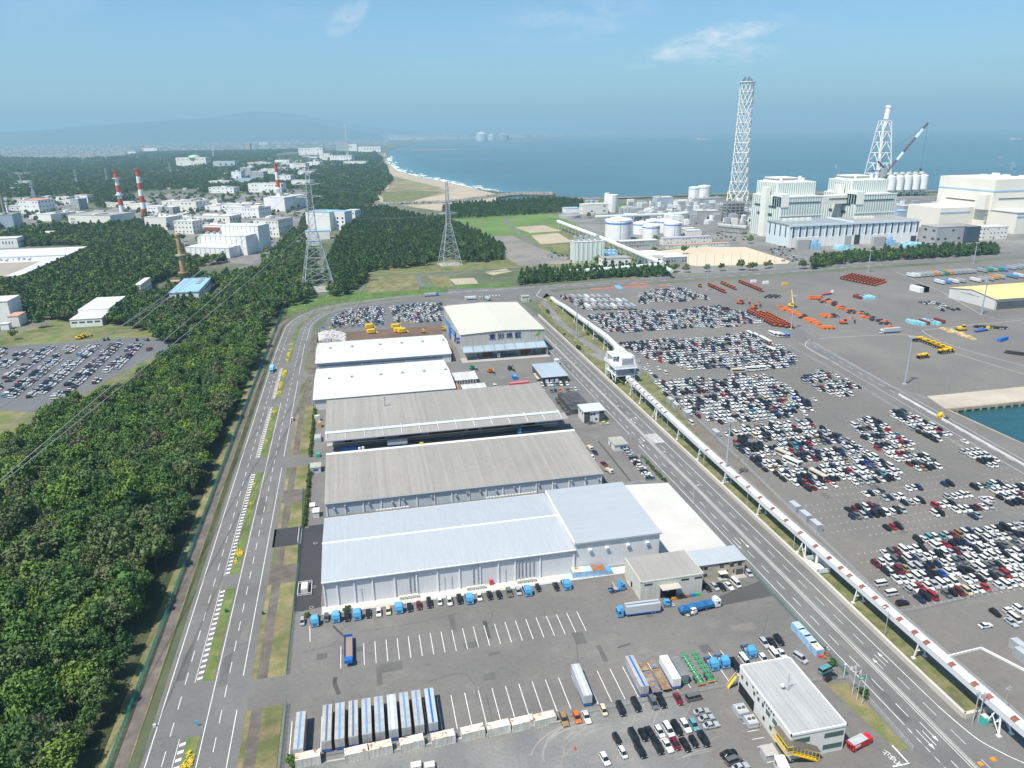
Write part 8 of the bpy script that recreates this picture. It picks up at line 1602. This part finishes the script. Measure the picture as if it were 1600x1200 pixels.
# containers of the terminal
CYN = mat('container_cyan', (.28, .60, .68), .65, .08, .4, ribs=(0, .6, .08)); MRN = mat('container_maroon', (.20, .035, .03), .7, .1, .4, ribs=(0, .6, .1))
for i, (px, py, m) in enumerate(((1340,464, MRN),(1345,463, MRN),(1349,465, CYN),(1355,464.5, CYN),(1361,464, CYN),(1424,503, CYN),(1431,504, CYN),(1438,505, CYN),(1444,503, MRN),(1449,502, CYN),(1455,503, CYN),(1461,504, CYN),(1468,501, MRN))):
 p = G(px, py, 1.3); container(p.x, p.y, R(90), f'{"maroon" if m is MRN else "pale cyan"} container in the {"far" if i < 5 else "near"} block on the open pavement, {ORD[i if i < 5 else i-5]} from the left', m, m, 10, 'containers on the open pavement')
p = G(1567,530,1.3); container(p.x, p.y, R(20), 'single blue container lying alone near the quay at the right edge', BLUEP, BLUEP, 11)
# farm tractors and other machines in rows
ORG = mat('tractor_orange', (.56, .11, .02), .5, .1,1); tm = BX(-.55,-1.7, .8, .55, .2,1.5,0).box(-.8, .1, .9, .8,1.2,1.3,0).box(-.7, .2,1.3, .7,1.15,2.4,1).box(-.75, .1,2.4, .75,1.25,2.5,0).box(-.5,-1.75, .6, .5,-1.3, .9,1)
for s in (-1,1): tm.tube((s*.6, .75, .75),(s*1.0, .75, .75), .75,9, m=1); tm.tube((s*.55,-1.2, .45),(s*.85,-1.2, .45), .45,8, m=1)
TMESH = tm.mesh('farm_tractor', [ORG, BLACKP]); nt = 0
def farm(px, py, lab, grp, sc=1.35):
 p = G(px, py, .5); o = bpy.data.objects.new('farm_tractor', TMESH); COL.objects.link(o); o.location = (p.x, p.y, .05); o.scale = (sc,)*3; o.rotation_euler.z = rc.normal()*.05; tag(o, lab, 'tractor', grp)
def rows(a, b, n, lab, grp, rr=1, dx=0, dy=0):
 for j in range(rr):
  for k in range(n): t = k/(n-1) if n > 1 else 0; farm(a[0]+(b[0]-a[0])*t+j*dx, a[1]+(b[1]-a[1])*t+j*dy, lab, grp)
rows((1107,446),(1132,457),8, 'orange farm tractor in the row left of the sports ground mast', 'tractors left of the mast'); rows((1129,443.5),(1148,452),5, 'orange farm tractor in the short row before the white machines', 'tractors in the short row'); rows((1157,441.5),(1190,455),10, 'orange farm tractor in the row under the white machines', 'tractors under the white machines'); farm(1094,448, 'single orange tractor at the left of the rows', None)
rows((1316,436),(1366,446),11, 'orange farm tractor in the dense block near the coast road', 'tractors in the dense block', 5,4.0,-1.35)
rows((1199,492),(1237,512),11, 'orange and black tractor in the rows beside the tall mast', 'tractors beside the tall mast', 4,-9.5,-1.2)
IMP = BX(-1.6,-1,0,1.6,1, .5,0).box(-1.2,-.7, .5,1.2, .7,1.0,0).box(-.3,-1.8, .2, .3,-1, .6,1).mesh('farm_implement', [mat('implement_orange', (.62, .16, .03), .6, .1,1), CHAS]); IMPD = BX(-1.6,-1,0,1.6,1, .6,0).box(-1.0,-.6, .6,1.0, .8,1.2,0).box(-.3,-1.8, .2, .3,-1, .6,1).mesh('machine_part', [CHAS, STEEL])
def imp(px, py, me, lab, grp): p = G(px, py, .3); o = bpy.data.objects.new(me.name.split('.')[0], me); COL.objects.link(o); o.location = (p.x, p.y, .05); o.rotation_euler.z = rc.uniform(-.3, .3); o.scale = (1.5,1.5,1.4); tag(o, lab, 'machine', grp)
for k in range(26): imp(1218+k*2.3+(k % 3)*3,479+k*1.05+(k % 2)*2, IMP if k not in (14,15,16) else IMPD, 'orange implement in the slanting band behind the tractor rows', 'orange implements behind the tractors')
for k in range(9): imp(1266+(k % 5)*4,464+k//5*3, IMP, 'orange implement in the far cluster right of the yellow crane', 'orange implements right of the crane')
for k in range(34): t = k/33; imp(1278+t*110+rc.uniform(-5,5),466+t*42+rc.uniform(-3,3), IMPD if rc.random() < .62 else IMP, 'machine part in the long slanting row across the open pavement', 'machine parts in the slanting row')
for k in range(6): imp(1284+k*4.4,492.5+(k % 2)*2.5, IMP if k < 4 else IMPD, 'orange boxed attachment in the middle of the machine field', 'boxed attachments');
for k in range(6): imp(1283+k*3.4,511+(k % 2)*2, IMP, 'pale orange attachment near the quay road corner', 'attachments by the quay road')
for k in range(8): imp(1198+k*2.6,465-(k % 3)*1.3, IMPD, 'dark machine part left of the yellow crane', 'dark parts left of the crane')
for (px, py, rz, lb) in ((1157,475, .6, 'orange excavator with its arm raised by the tractor rows'),(1178,483,1.9, 'second orange excavator nearer the car blocks'),(1318,506,1.2, 'small orange excavator alone on the pale strip')): p = G(px, py); e = bigmachine(p.x, p.y, rz, lb, ORG, 'excavator', 'excavator'); e.scale = (1.5,1.5,1.4)
p = G(1238,480); e = bigmachine(p.x, p.y, .5, 'yellow mobile crane with raised boom beside the light mast', YELP, 'crane', 'mobile_crane', boom=False); e.scale = (1.7,1.9,1.3); part('boom', MB().tube((.2,0,2),(2.5,2.5,11), .35,4, .22), YELP, e)
p = G(130,528); e = bigmachine(p.x, p.y, 1.4, 'yellow excavator parked on the grass at the top of the left car lot', YELP, 'excavator', 'excavator'); e.scale = (1.2,1.2,1.1); p = G(124,530); e = bigmachine(p.x, p.y, 1.5, 'yellow and pink excavator just in front of the other on the lot grass', YELP, 'excavator', 'excavator'); e.scale = (1.2,1.2,1.1)
# articulated dump trucks
def dumper(x, y, rz, lab):
 e = empty('dump_truck', (x, y, .05), rz, lab, 'dump truck', 'yellow dump trucks'); b = MB(); Q = [(-1.5,1.2),(1.5,1.2),(1.7,3.3),(-1.7,3.3)]
 y0, y1 = -.6,5.2; b.face([(-1.2, y0,1.7),(1.2, y0,1.7),(1.6, y0-.6,3.3),(-1.6, y0-.6,3.3)]); b.face([(-1.2, y1,2.3),(-1.6, y1+.5,3.0),(1.6, y1+.5,3.0),(1.2, y1,2.3)])
 for s in (-1,1): q = [(s*1.2, y0,1.7),(s*1.2, y1,2.3),(s*1.6, y1+.5,3.0),(s*1.6, y0-.6,3.3)]; b.face(q if s > 0 else q[::-1])
 b.face([(-1.2, y0,1.7),(-1.2, y1,2.3),(1.2, y1,2.3),(1.2, y0,1.7)]); b.face([(-1.2, y0,1.72),(1.2, y0,1.72),(1.2, y1,2.32),(-1.2, y1,2.32)]); part('dump_bed', b, YELP, e); part('chassis', BX(-.5,-4,1, .5,4.5,1.6), CHAS, e); part('bonnet', BX(-1.1,-4.8,1.2,1.1,-2.9,2.2), YELP, e); part('cab', BX(-1.0,-2.9,1.3,1.0,-1.4,3.3), CGLASS, e); part('cab_roof', BX(-1.1,-3.0,3.3,1.1,-1.3,3.45), YELP, e)
 for yy in (-3.3,1.8,3.8):
  for s in (-1,1): p_ = bpy.data.objects.new('wheel', WHT); COL.objects.link(p_); p_.parent = e; p_.location = (s*1.35, yy, .85); p_.scale = (1.7,1.7,1.7)
 return e
dp = None
for i, (px, py, rz) in enumerate(((1436,531, R(90)),(1447,534, R(15)),(1455,537, R(15)),(1463,540, R(15)),(1470,543, R(15)),(1478,546, R(15)),(1476,550, R(95)),(1482,549, R(95)),(1443,557.5, R(96)))):
 p = G(px, py, 1); lb = ['leftmost yellow dump truck at the head of the line', 'second yellow dump truck in the line', 'third yellow dump truck in the line', 'fourth yellow dump truck in the line', 'fifth yellow dump truck in the line', 'sixth yellow dump truck in the line', 'yellow dump truck crosswise at the line end', 'last yellow dump truck crosswise at the line end', 'yellow dump truck standing alone before the line'][i]
 if dp is None: dp = dumper(p.x, p.y, rz, lb)
 else: o = copy_tree(dp); o.location = (p.x, p.y, .05); o.rotation_euler.z = rz; o['label'] = lb
PLT = BX(-2,-1.2,0,2,1.2, .7).box(-1.5,-.8, .7,1.2, .9,1.1).mesh('steel_pallet', [mat('frame_cream', (.60, .46, .22), .7, .1,1)])
for k in range(18): t = k/17; p = G(1473+t*45+rc.uniform(-3,3),514+t*15+rc.uniform(-2,2)); o = bpy.data.objects.new('steel_pallet', PLT); COL.objects.link(o); o.location = (p.x, p.y, .05); o.rotation_euler.z = rc.uniform(-.4, .4); tag(o, 'cream steel frame in the heap beyond the dump trucks', 'steel frame', 'cream steel frames')
p = G(1502,516); bigmachine(p.x, p.y, 1.5, 'yellow wheel loader behind the cream steel frames', YELP, 'loader', 'wheel_loader', boom=False).scale = (1.8,1.6,1.4)
for k in range(7): imp(1575+k*4.5,551+k*.6, IMPD, 'dark machine part in the row at the right edge by the quay', 'dark parts at the right edge')
for k in range(9): imp(1526+k*5.5,511+k*.3, IMPD, 'dark machine part in the far row by the road loop', 'dark parts by the road loop')
# lorries and buses out on the port
l1 = G(1393,517,1.5); e = trailer(l1.x, l1.y, R(86), 'silver articulated lorry driving along the edge of the empty pavement', BOXS, None, 14,3.9); e['category'] = 'lorry'; cab2(e, TRW, 7.8); e.rotation_euler.z = R(90)
l1 = G(1474,651,1); o = tractor(l1.x, l1.y, R(-95), 'yellow tractor unit driving along the quay road by the dock', YELP, None);
l1 = G(1292,459,1); e = trailer(l1.x, l1.y, R(-75), 'red low loader with white cab far on the pavement', REDP2, None, 12,1.6); e['category'] = 'lorry'; cab2(e, TRW, 6.6)
l1 = G(1533,516,1); e = trailer(l1.x, l1.y, R(-80), 'blue low loader with yellow cab by the road loop', RAILB, None, 12,1.7); e['category'] = 'lorry'; cab2(e, YELP, 6.6)
bs = BX(-1.2,-4.6, .5,1.2,4.6,3.0,0).box(-1.22,-4.3,1.6,1.22,4.2,2.5,1).box(-1.1,-4.65,1.3,1.1,-4.58,2.6,1).box(-.8,-1.5,3.0, .8,1.5,3.25,0)
for s in (-1,1):
 for y in (-2.9,2.8): bs.tube((s*.9, y, .5),(s*1.22, y, .5), .5,8, m=2)
BUSM = [bs.mesh('bus', [m, CGLASS, TYRE]) for m in (TRW, mat('bus_blue', (.10, .25, .55), .5, .05,1), mat('bus_cream', (.5, .46, .36), .5, .05,1))]
for i, (px, py, m, rz) in enumerate(((1207,522,0,0),(1213,523,0,0),(1220,523.5,2,0),(1227,523,1,0),(1172,522,0,0),(1181,525,0,0),(1190,529,0,0),(1199,534,0,0),(1205,547,0,0),(1153,580,2,1.5),(1175,577,0,1.4),(1185,576,0,1.4),(1278,743,2, .2),(1237,722,0, .3),(1224,710,2, .3))):
 p = G(px, py, 1.2); o = bpy.data.objects.new('bus', BUSM[m]); COL.objects.link(o); o.location = (p.x, p.y, .05); o.rotation_euler.z = rz; tag(o, ['leftmost white bus in the corner row by the quay road', 'second white bus in the corner row by the quay road', 'tan bus in the corner row by the quay road', 'blue bus in the corner row by the quay road', 'white bus at the head of the diagonal row among cars', 'second white bus in the diagonal row among cars', 'third white bus in the diagonal row among cars', 'last white bus in the diagonal row among cars', 'white bus alone below the diagonal row', 'cream car transporter like bus before the upper car block', 'white bus beside the cream one before the upper car block', 'last white bus before the upper car block', 'tan bus at the lower edge of the middle car block', 'white coach inside the middle car block', 'tan coach behind the white coach in the middle car block'][i], 'bus', 'buses in the terminal')
mb = MB()
for k in range(2): mb.box(-3+k*3.5,-1,0,-.5+k*3.5,1,2.6); mb.box(-3+k*3.5,-1,2.6,-.5+k*3.5,1,2.7)
for i, (px, py) in enumerate(((1177,441.5),(1196,443.5),(1226,446))): p = G(px, py); tag(mb.build('white_machine', [TRIMW if i < 2 else mat('mc_yellow', (.7, .42, .03), .6, .1,1)], None, (p.x, p.y, .05)),['white machine in the far row under the mast', 'white machine with blue sheets beside it in the far row', 'yellow topped shelter beyond the white machines'][i], 'machine')
# ------------------------------------------------------------------ trees
LEAF = mat('leaf_broad', (.05, .095, .022), .7, .28, .5, spec=.25, rnd=.8, stops=[(.046, .100, .028),(.067, .143, .033),(.102, .195, .036),(.179, .262, .041),(.079, .141, .046),(.147, .160, .070),(.072, .156, .033),(.128, .109, .070)], fine=6)
PINE = mat('leaf_pine', (.03, .06, .025), .8, .25, .5, spec=.2, rnd=.7, stops=[(.046, .103, .036),(.065, .134, .043),(.082, .158, .050),(.115, .180, .055)], fine=6)
SCRUBL = mat('leaf_scrub', (.06, .11, .025), .8, .3, .6, spec=.2, rnd=.6, stops=[(.04, .08, .02),(.075, .125, .03),(.11, .15, .04)], fine=6)
BARK = mat('bark', (.10, .08, .065), .9, .25, .8)
def crown_mesh(name, r, h, zc, clumps, leaves, ls, m, seed, lobes=5, cone=0.0):
 g = np.random.default_rng(seed); mb = MB()
 L = []
 for k in range(lobes):
  a = 2*math.pi*k/lobes+g.uniform(-.5, .5); rr = r*g.uniform(.25, .55)
  L.append((rr*math.cos(a), rr*math.sin(a), zc+h*g.uniform(-.22, .18), r*g.uniform(.42, .62)))
 L.append((g.uniform(-.2, .2)*r, g.uniform(-.2, .2)*r, zc+h*.3, r*.5))
 if cone:
  L = [(g.uniform(-.1, .1)*r, g.uniform(-.1, .1)*r, zc-h*.4+h*.9*t, r*(1-.72*t)*.9) for t in np.linspace(0,1, lobes+1)]
 for (x, y, z, q) in L:                      # dark heart of each lobe, so that the ground does not show through
  b = bmesh.new(); bmesh.ops.create_icosphere(b, subdivisions=1, radius=q*.66)
  i = len(mb.v)
  for v in b.verts: mb.v.append((x+v.co.x*g.uniform(.8,1.1), y+v.co.y*g.uniform(.8,1.1), z+v.co.z*g.uniform(.7, .95)))
  for f in b.faces: mb.f.append(tuple(i+v.index for v in f.verts)); mb.m.append(0)
  b.free()
 for c in range(clumps):
  x, y, z, q = L[g.integers(len(L))]
  d = Vector(g.normal(size=3)); d.z = abs(d.z)*.9-.25; d.normalize()
  cx = Vector((x, y, z))+Vector((d.x*q, d.y*q, d.z*q*.85)); cs = q*g.uniform(.22, .42)
  for _ in range(leaves):
   p = cx+Vector(g.normal(size=3))*cs*.55; nn = (d+Vector(g.normal(size=3))*.75).normalized()
   t = nn.orthogonal().normalized(); t.rotate(Matrix.Rotation(g.uniform(0,6.28),3, nn)); b2 = nn.cross(t); s_ = ls*g.uniform(.6,1.35)
   mb.face([p-t*s_*.6, p+b2*s_*.4-t*s_*.1, p+t*s_*.6, p-b2*s_*.4])
 return mb.mesh(name, [m])
def trunk_mesh(h, r, seed):
 g = np.random.default_rng(seed); mb = MB(); mb.tube((0,0,-.2),(g.uniform(-.3, .3), g.uniform(-.3, .3), h*.75), r, 6, r*.55)
 for k in range(4):
  a = k*1.6+g.uniform(0,1); mb.tube((0,0, h*(.4+.08*k)),(math.cos(a)*h*.28, math.sin(a)*h*.28, h*(.68+.05*k)), r*.4,4, r*.15)
 return mb.mesh('trunk', [BARK])
CB = [crown_mesh('crown', 4.2,6.5,5.6,84,30, .58, LEAF, 10+k, 5+k % 3) for k in range(6)]
CP = [crown_mesh('crown', 3.0,7.5,6.2,56,26, .55, PINE, 30+k, 5, cone=.6) for k in range(3)]
TM = [trunk_mesh(6.0, .22,50+k) for k in range(3)]
FB = [crown_mesh('far_crown', 4.4,6.5,5.4,52,11,1.1, LEAF, 70+k, 5) for k in range(3)]
FP = [crown_mesh('far_crown', 3.3,7.5,6.0,50,11,1.0, PINE, 80+k, 5, cone=.6) for k in range(2)]
BUSH = [crown_mesh('bush', 1.0,1.5, .75,22,14, .30, SCRUBL, 90+k, 4) for k in range(3)]
def clear_of(x, y, pad=2.5):
 for (a, b, c, d) in FOOT:
  if a-pad < x < c+pad and b-pad < y < d+pad: return False
 return True
def ptree(poly, step, jit=.45, excl=(), pad=2.5):
 xs = [p[0] for p in poly]; ys = [p[1] for p in poly]; out = []
 y = min(ys)
 while y < max(ys):
  st = step if not callable(step) else step(y)
  for x in np.arange(min(xs), max(xs), st):
   a = x+rng.uniform(-jit, jit)*st; b = y+rng.uniform(-jit, jit)*st
   if inpoly(a, b, poly) and inview((a, b, 4),50) and clear_of(a, b, pad) and not any(inpoly(a, b, e) for e in excl): out.append((a, b))
  y += st*.9
 return out
near = [(-78.6,100),(-300,100),(-178,370),(-171,440),(-150,452),(-142,470),(-133,520),(-126,560),(-128,610),(-120,640),(-74,640),(-73,500),(-76.6,380),(-77.6,250)]
T = [(x, y, 'b') for x, y in ptree(near, 6.3)]
T.sort(key=lambda p: depth((p[0], p[1],4)))
kinds = []
tones = ['deep green', 'dark green', 'mid green', 'yellow green', 'olive green', 'dull green']
def place_tree(x, y, ck, tk, s, rz, label, group):
 root = empty('broadleaf_tree' if ck < 6 else 'pine_tree', (x, y, 0), rz, label, 'tree', group); root.scale = (s, s, s*rng.uniform(.8,1.3))
 t = bpy.data.objects.new('trunk', TM[tk]); COL.objects.link(t); t.parent = root
 c = bpy.data.objects.new('crown', (CB+CP)[ck]); COL.objects.link(c); c.parent = root
 return root
NEAR_T = T[:285]; REST = T[285:]
for i, (x, y, k) in enumerate(NEAR_T):
 pine = rng.random() < .16
 ck = 6+rng.integers(3) if pine else rng.integers(6)
 dx = -76-x; row = ('at the fence edge of the wood' if dx < 9 else ('second line from the fence' if dx < 17 else ('third line from the fence' if dx < 28 else 'deep in the wood')))+', beside the '+('nearest flowered median' if y < 170 else ('yard entrance' if y < 189 else ('long grass median' if y < 205 else ('blue box lorry bay' if False else ('grass median middle' if y < 222 else 'black driveway or beyond')))))
 s = float(np.clip(rng.lognormal(.14, .22), .66,1.75));
 lab = ('slender dark pine ' if pine else ('tall broad tree ' if s > 1.3 else ('small round tree ' if s < 1.02 else 'mid-sized leafy tree ')))+row
 place_tree(x, y, ck, rng.integers(3), s, rng.uniform(0,6.28), lab, 'trees of the roadside wood')
# bare dead trees among the green ones
dead = MB(); g = np.random.default_rng(5)
def branch(mb, p, d, L, r, lev):
 q = p+d*L; mb.tube(p, q, r, 4, r*.6, cap=False)
 if lev:
  for _ in range(4): branch(mb, p+d*L*g.uniform(.45,1),(d+Vector(g.normal(size=3))*.55).normalized(), L*.6, r*.5, lev-1)
branch(dead, Vector((0,0,0)), Vector((0,0,1)),4.5, .16,3)
dm = dead.mesh('dead_tree', [mat('dead_wood', (.20, .15, .13), .9, .2,1)])
for i, (px, py, lab) in enumerate(((183,745, 'leafless grey brown tree among the crowns deep in the roadside wood'),(190,770, 'bare dead tree with spread twigs, nearer neighbour of the leafless one'),(105,1090, 'leafless dead tree in the nearest part of the roadside wood'),(75,985, 'bare twiggy tree between green crowns in the lower wood'),(210,905, 'leafless tree close behind the green roadside fence'))):
 p = G(px, py, 7); o = bpy.data.objects.new('dead_tree', dm); COL.objects.link(o); o.location = (p.x, p.y, 0); o.scale = (1.6,1.6,1.5); o.rotation_euler.z = i; tag(o, lab, 'tree')
# hedge and bush things along the yard
def shrub(x, y, s, lab, group=None, name='shrub'):
 o = bpy.data.objects.new(name, BUSH[rng.integers(3)]); COL.objects.link(o); o.location = (x, y, 0); o.scale = (s*rng.uniform(.9,1.15), s, s*rng.uniform(.8,1.2)); o.rotation_euler.z = rng.uniform(0,6)
 return tag(o, lab, 'shrub', group)
for yy in np.arange(276,334,1.9): shrub(-28.3+rng.uniform(-.2, .2), yy, 1.15, 'green shrub in the row behind the guard hut along the verge fence', 'shrubs along the verge fence')
for yy in np.arange(346,425,2.3): shrub(-28.9+rng.uniform(-.2, .2), yy, 1.2, 'green shrub in the row beside the grey canopy warehouse and the verge', 'shrubs beside the canopy warehouse')
for yy in np.arange(279,306,1.7): shrub(128.5+rng.uniform(-.4, .4), yy, 1.1, 'reddish green shrub in the row between parked cars and the port road', 'shrubs along the port road car park')
for yy in np.arange(352,372,1.8): shrub(126+rng.uniform(-.4, .4), yy, 1.2, 'green shrub beside the covered grey bundles along the port road', 'shrubs beside the grey bundles')
for px, py, s, lab in ((543,955,1.3, 'green shrub on the kerb behind the third blue tractor unit'),(480,964,1.1, 'low bush at the fence corner beside the black pavement'),(1300,1040,1.6, 'bush where the port road fence meets the office fence'),(1352,1090,1.5, 'bush at the foot of the flagpoles'),(1345,1083,1.3, 'smaller bush just behind the flagpole bush'),(455,1195,1.7, 'round bush at the fence end below the leftmost trailer'),(770,878,1.0, 'weeds against the fence below the blue roofed hall')):
 p = G(px, py); shrub(p.x, p.y, s, lab)
for k in range(46):
 p = G(rng.uniform(835,1000), rng.uniform(462,640));
 if 152 < p.x < 178 and p.y > 395: shrub(p.x, p.y, rng.uniform(.9,2.0), 'wild bush on the embankment between port road wall and white conveyor', 'bushes on the conveyor embankment')
# golden flowers in the medians
FLO = mat('yellow_flowers', (.62, .44, .02), .8, .2,1); mb = MB()
def flowers(mb, x0, x1, y0, y1, n):
 cs = [(rng.uniform(x0, x1), rng.uniform(y0, y1)) for _ in range(max(2, n//14))]
 for _ in range(n*2):
  c = cs[rng.integers(len(cs))]; x = min(max(c[0]+rng.normal()*.4, x0-.2), x1+.2); y = c[1]+rng.normal()*.8; s_ = rng.uniform(.07, .2); z = rng.uniform(.25, .8)
  for q in range(2):
   a = rng.uniform(0,3); mb.face([(x-s_*math.cos(a), y-s_*math.sin(a), z-.1),(x+s_*math.sin(a), y-s_*math.cos(a), z),(x+s_*math.cos(a), y+s_*math.sin(a), z+.1),(x-s_*math.sin(a), y+s_*math.cos(a), z)])
for (a, b, n) in ((150,165,190),(252,263,110),(440,450,80),(455,470,130),(478,497,200),(513,523,60),(525,546,180),(560,568,50)): flowers(mb, -52.6,-50.4, a, b, n)
for (a, b, n) in ((293,294,6),(300,301.5,14),(318,320,18),(370,376,25),(385,388,12),(402,404,14),(412,420,40)): flowers(mb, -52.6,-50.6, a, b, n)
tag(mb.build('yellow_flowers', FLO), kind='stuff')
# distant woods: one object, instances of a few crowns
woods = [(x, y) for x, y, k in REST]; pines = []
def wood(poly, step, pine=.5, excl=(), pad=2.5):
 for x, y in ptree(poly, step, excl=excl, pad=pad): (pines if rng.random() < pine else woods).append((x, y))
ex = [gp((95,355),(150,330),(250,300),(330,303),(480,296),(485,330),(470,350),(415,410),(300,408),(240,350)), gp((-60,388),(130,383),(140,398),(70,425),(-60,440)),
      gp((0,310),(130,305),(160,330),(110,352),(0,372)), gp((330,292),(400,278),(480,265),(530,252),(590,238),(520,232),(430,240),(430,262),(340,285)), gp((0,222),(200,222),(200,246),(130,250),(0,248)), gp((455,377),(500,368),(520,375),(500,400),(470,392))]
wood([(-75,640),(-170,640),(-600,900),(-700,1300),(-300,1300),(-95,1300),(-60,1000),(-35,800),(-45,710),(-70,690)],6.2, .3, ex+[gp((330,440),(405,430),(478,340),(465,330),(400,405),(290,420)), gp((205,470),(260,430),(300,440),(240,470)), gp((155,428),(235,425),(240,440),(190,440))])
wood(gp((-80,478),(50,478),(180,470),(250,440),(290,420),(170,405),(130,402),(-80,440)),6.5, .5, ex)
wood(gp((220,520),(265,540),(300,520),(370,470),(400,440),(290,455),(210,480),(205,505)),5.8, .1)
wood(gp((510,465),(545,462),(570,440),(575,425),(640,418),(700,412),(785,408),(790,392),(730,362),(690,345),(662,345),(600,328),(560,330),(530,375),(510,420)),6.4, .85,[gp((665,412),(700,405),(740,410),(700,418))])
wood(gp((700,343),(780,338),(860,334),(905,326),(912,318),(860,314),(780,320),(690,326)),8, .9)
wood(gp((808,446),(960,434),(1048,432),(1040,424),(960,428),(820,434)),5.2, .95)
wood(gp((1270,421),(1330,411),(1440,405),(1560,398),(1556,391),(1440,397),(1330,404),(1268,412)),5.6, .85)
wood(gp((890,395),(935,415),(950,420),(920,400),(905,385)),6, .5)
wood(gp((480,330),(560,330),(590,300),(583,262),(598,250),(585,236),(560,250),(480,285)),9, .8, ex)
far_ = [(-95,1300),(-700,1300),(-6500,4000),(-7500,8500),(0,8500),(240,5200),(205,4543),(170,3378),(150,2600),(80,2000),(60,1750),(-60,1500)]
step = lambda y: 9+max(0, y-1300)*.0062
clr = [(rng.uniform(-1500,100), rng.uniform(1600,5200), rng.uniform(25,120)) for _ in range(34)]
pts = [(x, y) for x, y in ptree(far_, step, excl=ex) if all((x-a)**2+((y-b)*.55)**2 > c*c for a, b, c in clr)]
def gn_forest(name, pts, protos, m, smin=.75, smax=1.3):
 me = bpy.data.meshes.new(name); me.from_pydata([(p[0], p[1],0) for p in pts],[],[]); o = bpy.data.objects.new(name, me); COL.objects.link(o)
 sa = me.attributes.new('sc', 'FLOAT_VECTOR', 'POINT'); sv = []
 for p in pts: q = (p[2] if len(p) > 2 else 1)*rng.uniform(smin, smax); sv += [q, q, min(q, 1.1+.12*q)*rng.uniform(.85,1.25)]
 sa.data.foreach_set('vector', sv)
 t = bpy.data.node_groups.new(name, 'GeometryNodeTree'); t.interface.new_socket('Geometry', in_out='INPUT', socket_type='NodeSocketGeometry'); t.interface.new_socket('Geometry', in_out='OUTPUT', socket_type='NodeSocketGeometry')
 N = t.nodes; Lk = t.links; gi = N.new('NodeGroupInput'); go = N.new('NodeGroupOutput'); iop = N.new('GeometryNodeInstanceOnPoints'); jg = N.new('GeometryNodeJoinGeometry')
 for pm in protos:
  po = bpy.data.objects.new('crown_source', pm); oi = N.new('GeometryNodeObjectInfo'); oi.inputs['Object'].default_value = po; oi.inputs['As Instance'].default_value = True; Lk.new(oi.outputs['Geometry'], jg.inputs[0])
 iop.inputs['Pick Instance'].default_value = True
 ri = N.new('FunctionNodeRandomValue'); ri.data_type = 'INT'; ri.inputs[4].default_value = 0; ri.inputs[5].default_value = len(protos)-1
 rr = N.new('FunctionNodeRandomValue'); rr.data_type = 'FLOAT_VECTOR'; rr.inputs[0].default_value = (0,0,0); rr.inputs[1].default_value = (.12, .12,6.28)
 na = N.new('GeometryNodeInputNamedAttribute'); na.data_type = 'FLOAT_VECTOR'; na.inputs[0].default_value = 'sc'
 Lk.new(gi.outputs[0], iop.inputs['Points']); Lk.new(jg.outputs[0], iop.inputs['Instance']); Lk.new(ri.outputs[2], iop.inputs['Instance Index']); Lk.new(rr.outputs[0], iop.inputs['Rotation']); Lk.new(na.outputs[0], iop.inputs['Scale']); Lk.new(iop.outputs[0], go.inputs[0])
 md = o.modifiers.new('instances', 'NODES'); md.node_group = t
 return tag(o, kind='stuff')
for P_, st in ((gp((110,350),(250,304),(330,306),(470,300),(470,335),(415,408),(290,408),(250,355)),36),(gp((340,292),(480,266),(590,240),(520,236),(430,245),(340,280)),34),(gp((0,320),(130,308),(110,350),(0,370)),32),(gp((880,340),(1030,330),(1200,322),(1200,380),(1060,420)),85),(gp((480,380),(440,420),(470,440),(500,410)),14),(gp((410,425),(480,350),(490,352),(425,430)),11),(gp((1040,424),(1260,416),(1260,420),(1050,428)),16),(gp((0,520),(110,492),(120,495),(60,530),(0,540)),30)):
 woods += ptree(P_, st, pad=1.5)
midb = [p for p in woods if p[1] < 560]; gn_forest('woodland', midb, CB, LEAF, .8,1.5)
gn_forest('woodland', [p for p in woods if p[1] >= 560], FB, LEAF)
gn_forest('pine_woodland', pines, FP, PINE)
gn_forest('distant_forest', [(x, y, max(1, step(y)/8.2)) for x, y in pts], FB+FP+FP, LEAF, .7,1.25)
print('TREES', len(NEAR_T), len(woods), len(pines), len(pts))
# ------------------------------------------------------------------ the air
hz = BX(-45000,-2500,-4.5,65000,65000,820).build('haze', bpy.data.materials.new('haze')); hm = hz.data.materials[0]; hm.use_nodes = True
hn = hm.node_tree.nodes; hn.clear(); ho = hn.new('ShaderNodeOutputMaterial'); pv = hn.new('ShaderNodeVolumePrincipled')
pv.inputs['Color'].default_value = (.48, .78, .95,1); pv.inputs['Density'].default_value = .000086; pv.inputs['Anisotropy'].default_value = .05
hm.node_tree.links.new(pv.outputs[0], ho.inputs['Volume']); tag(hz, kind='stuff')
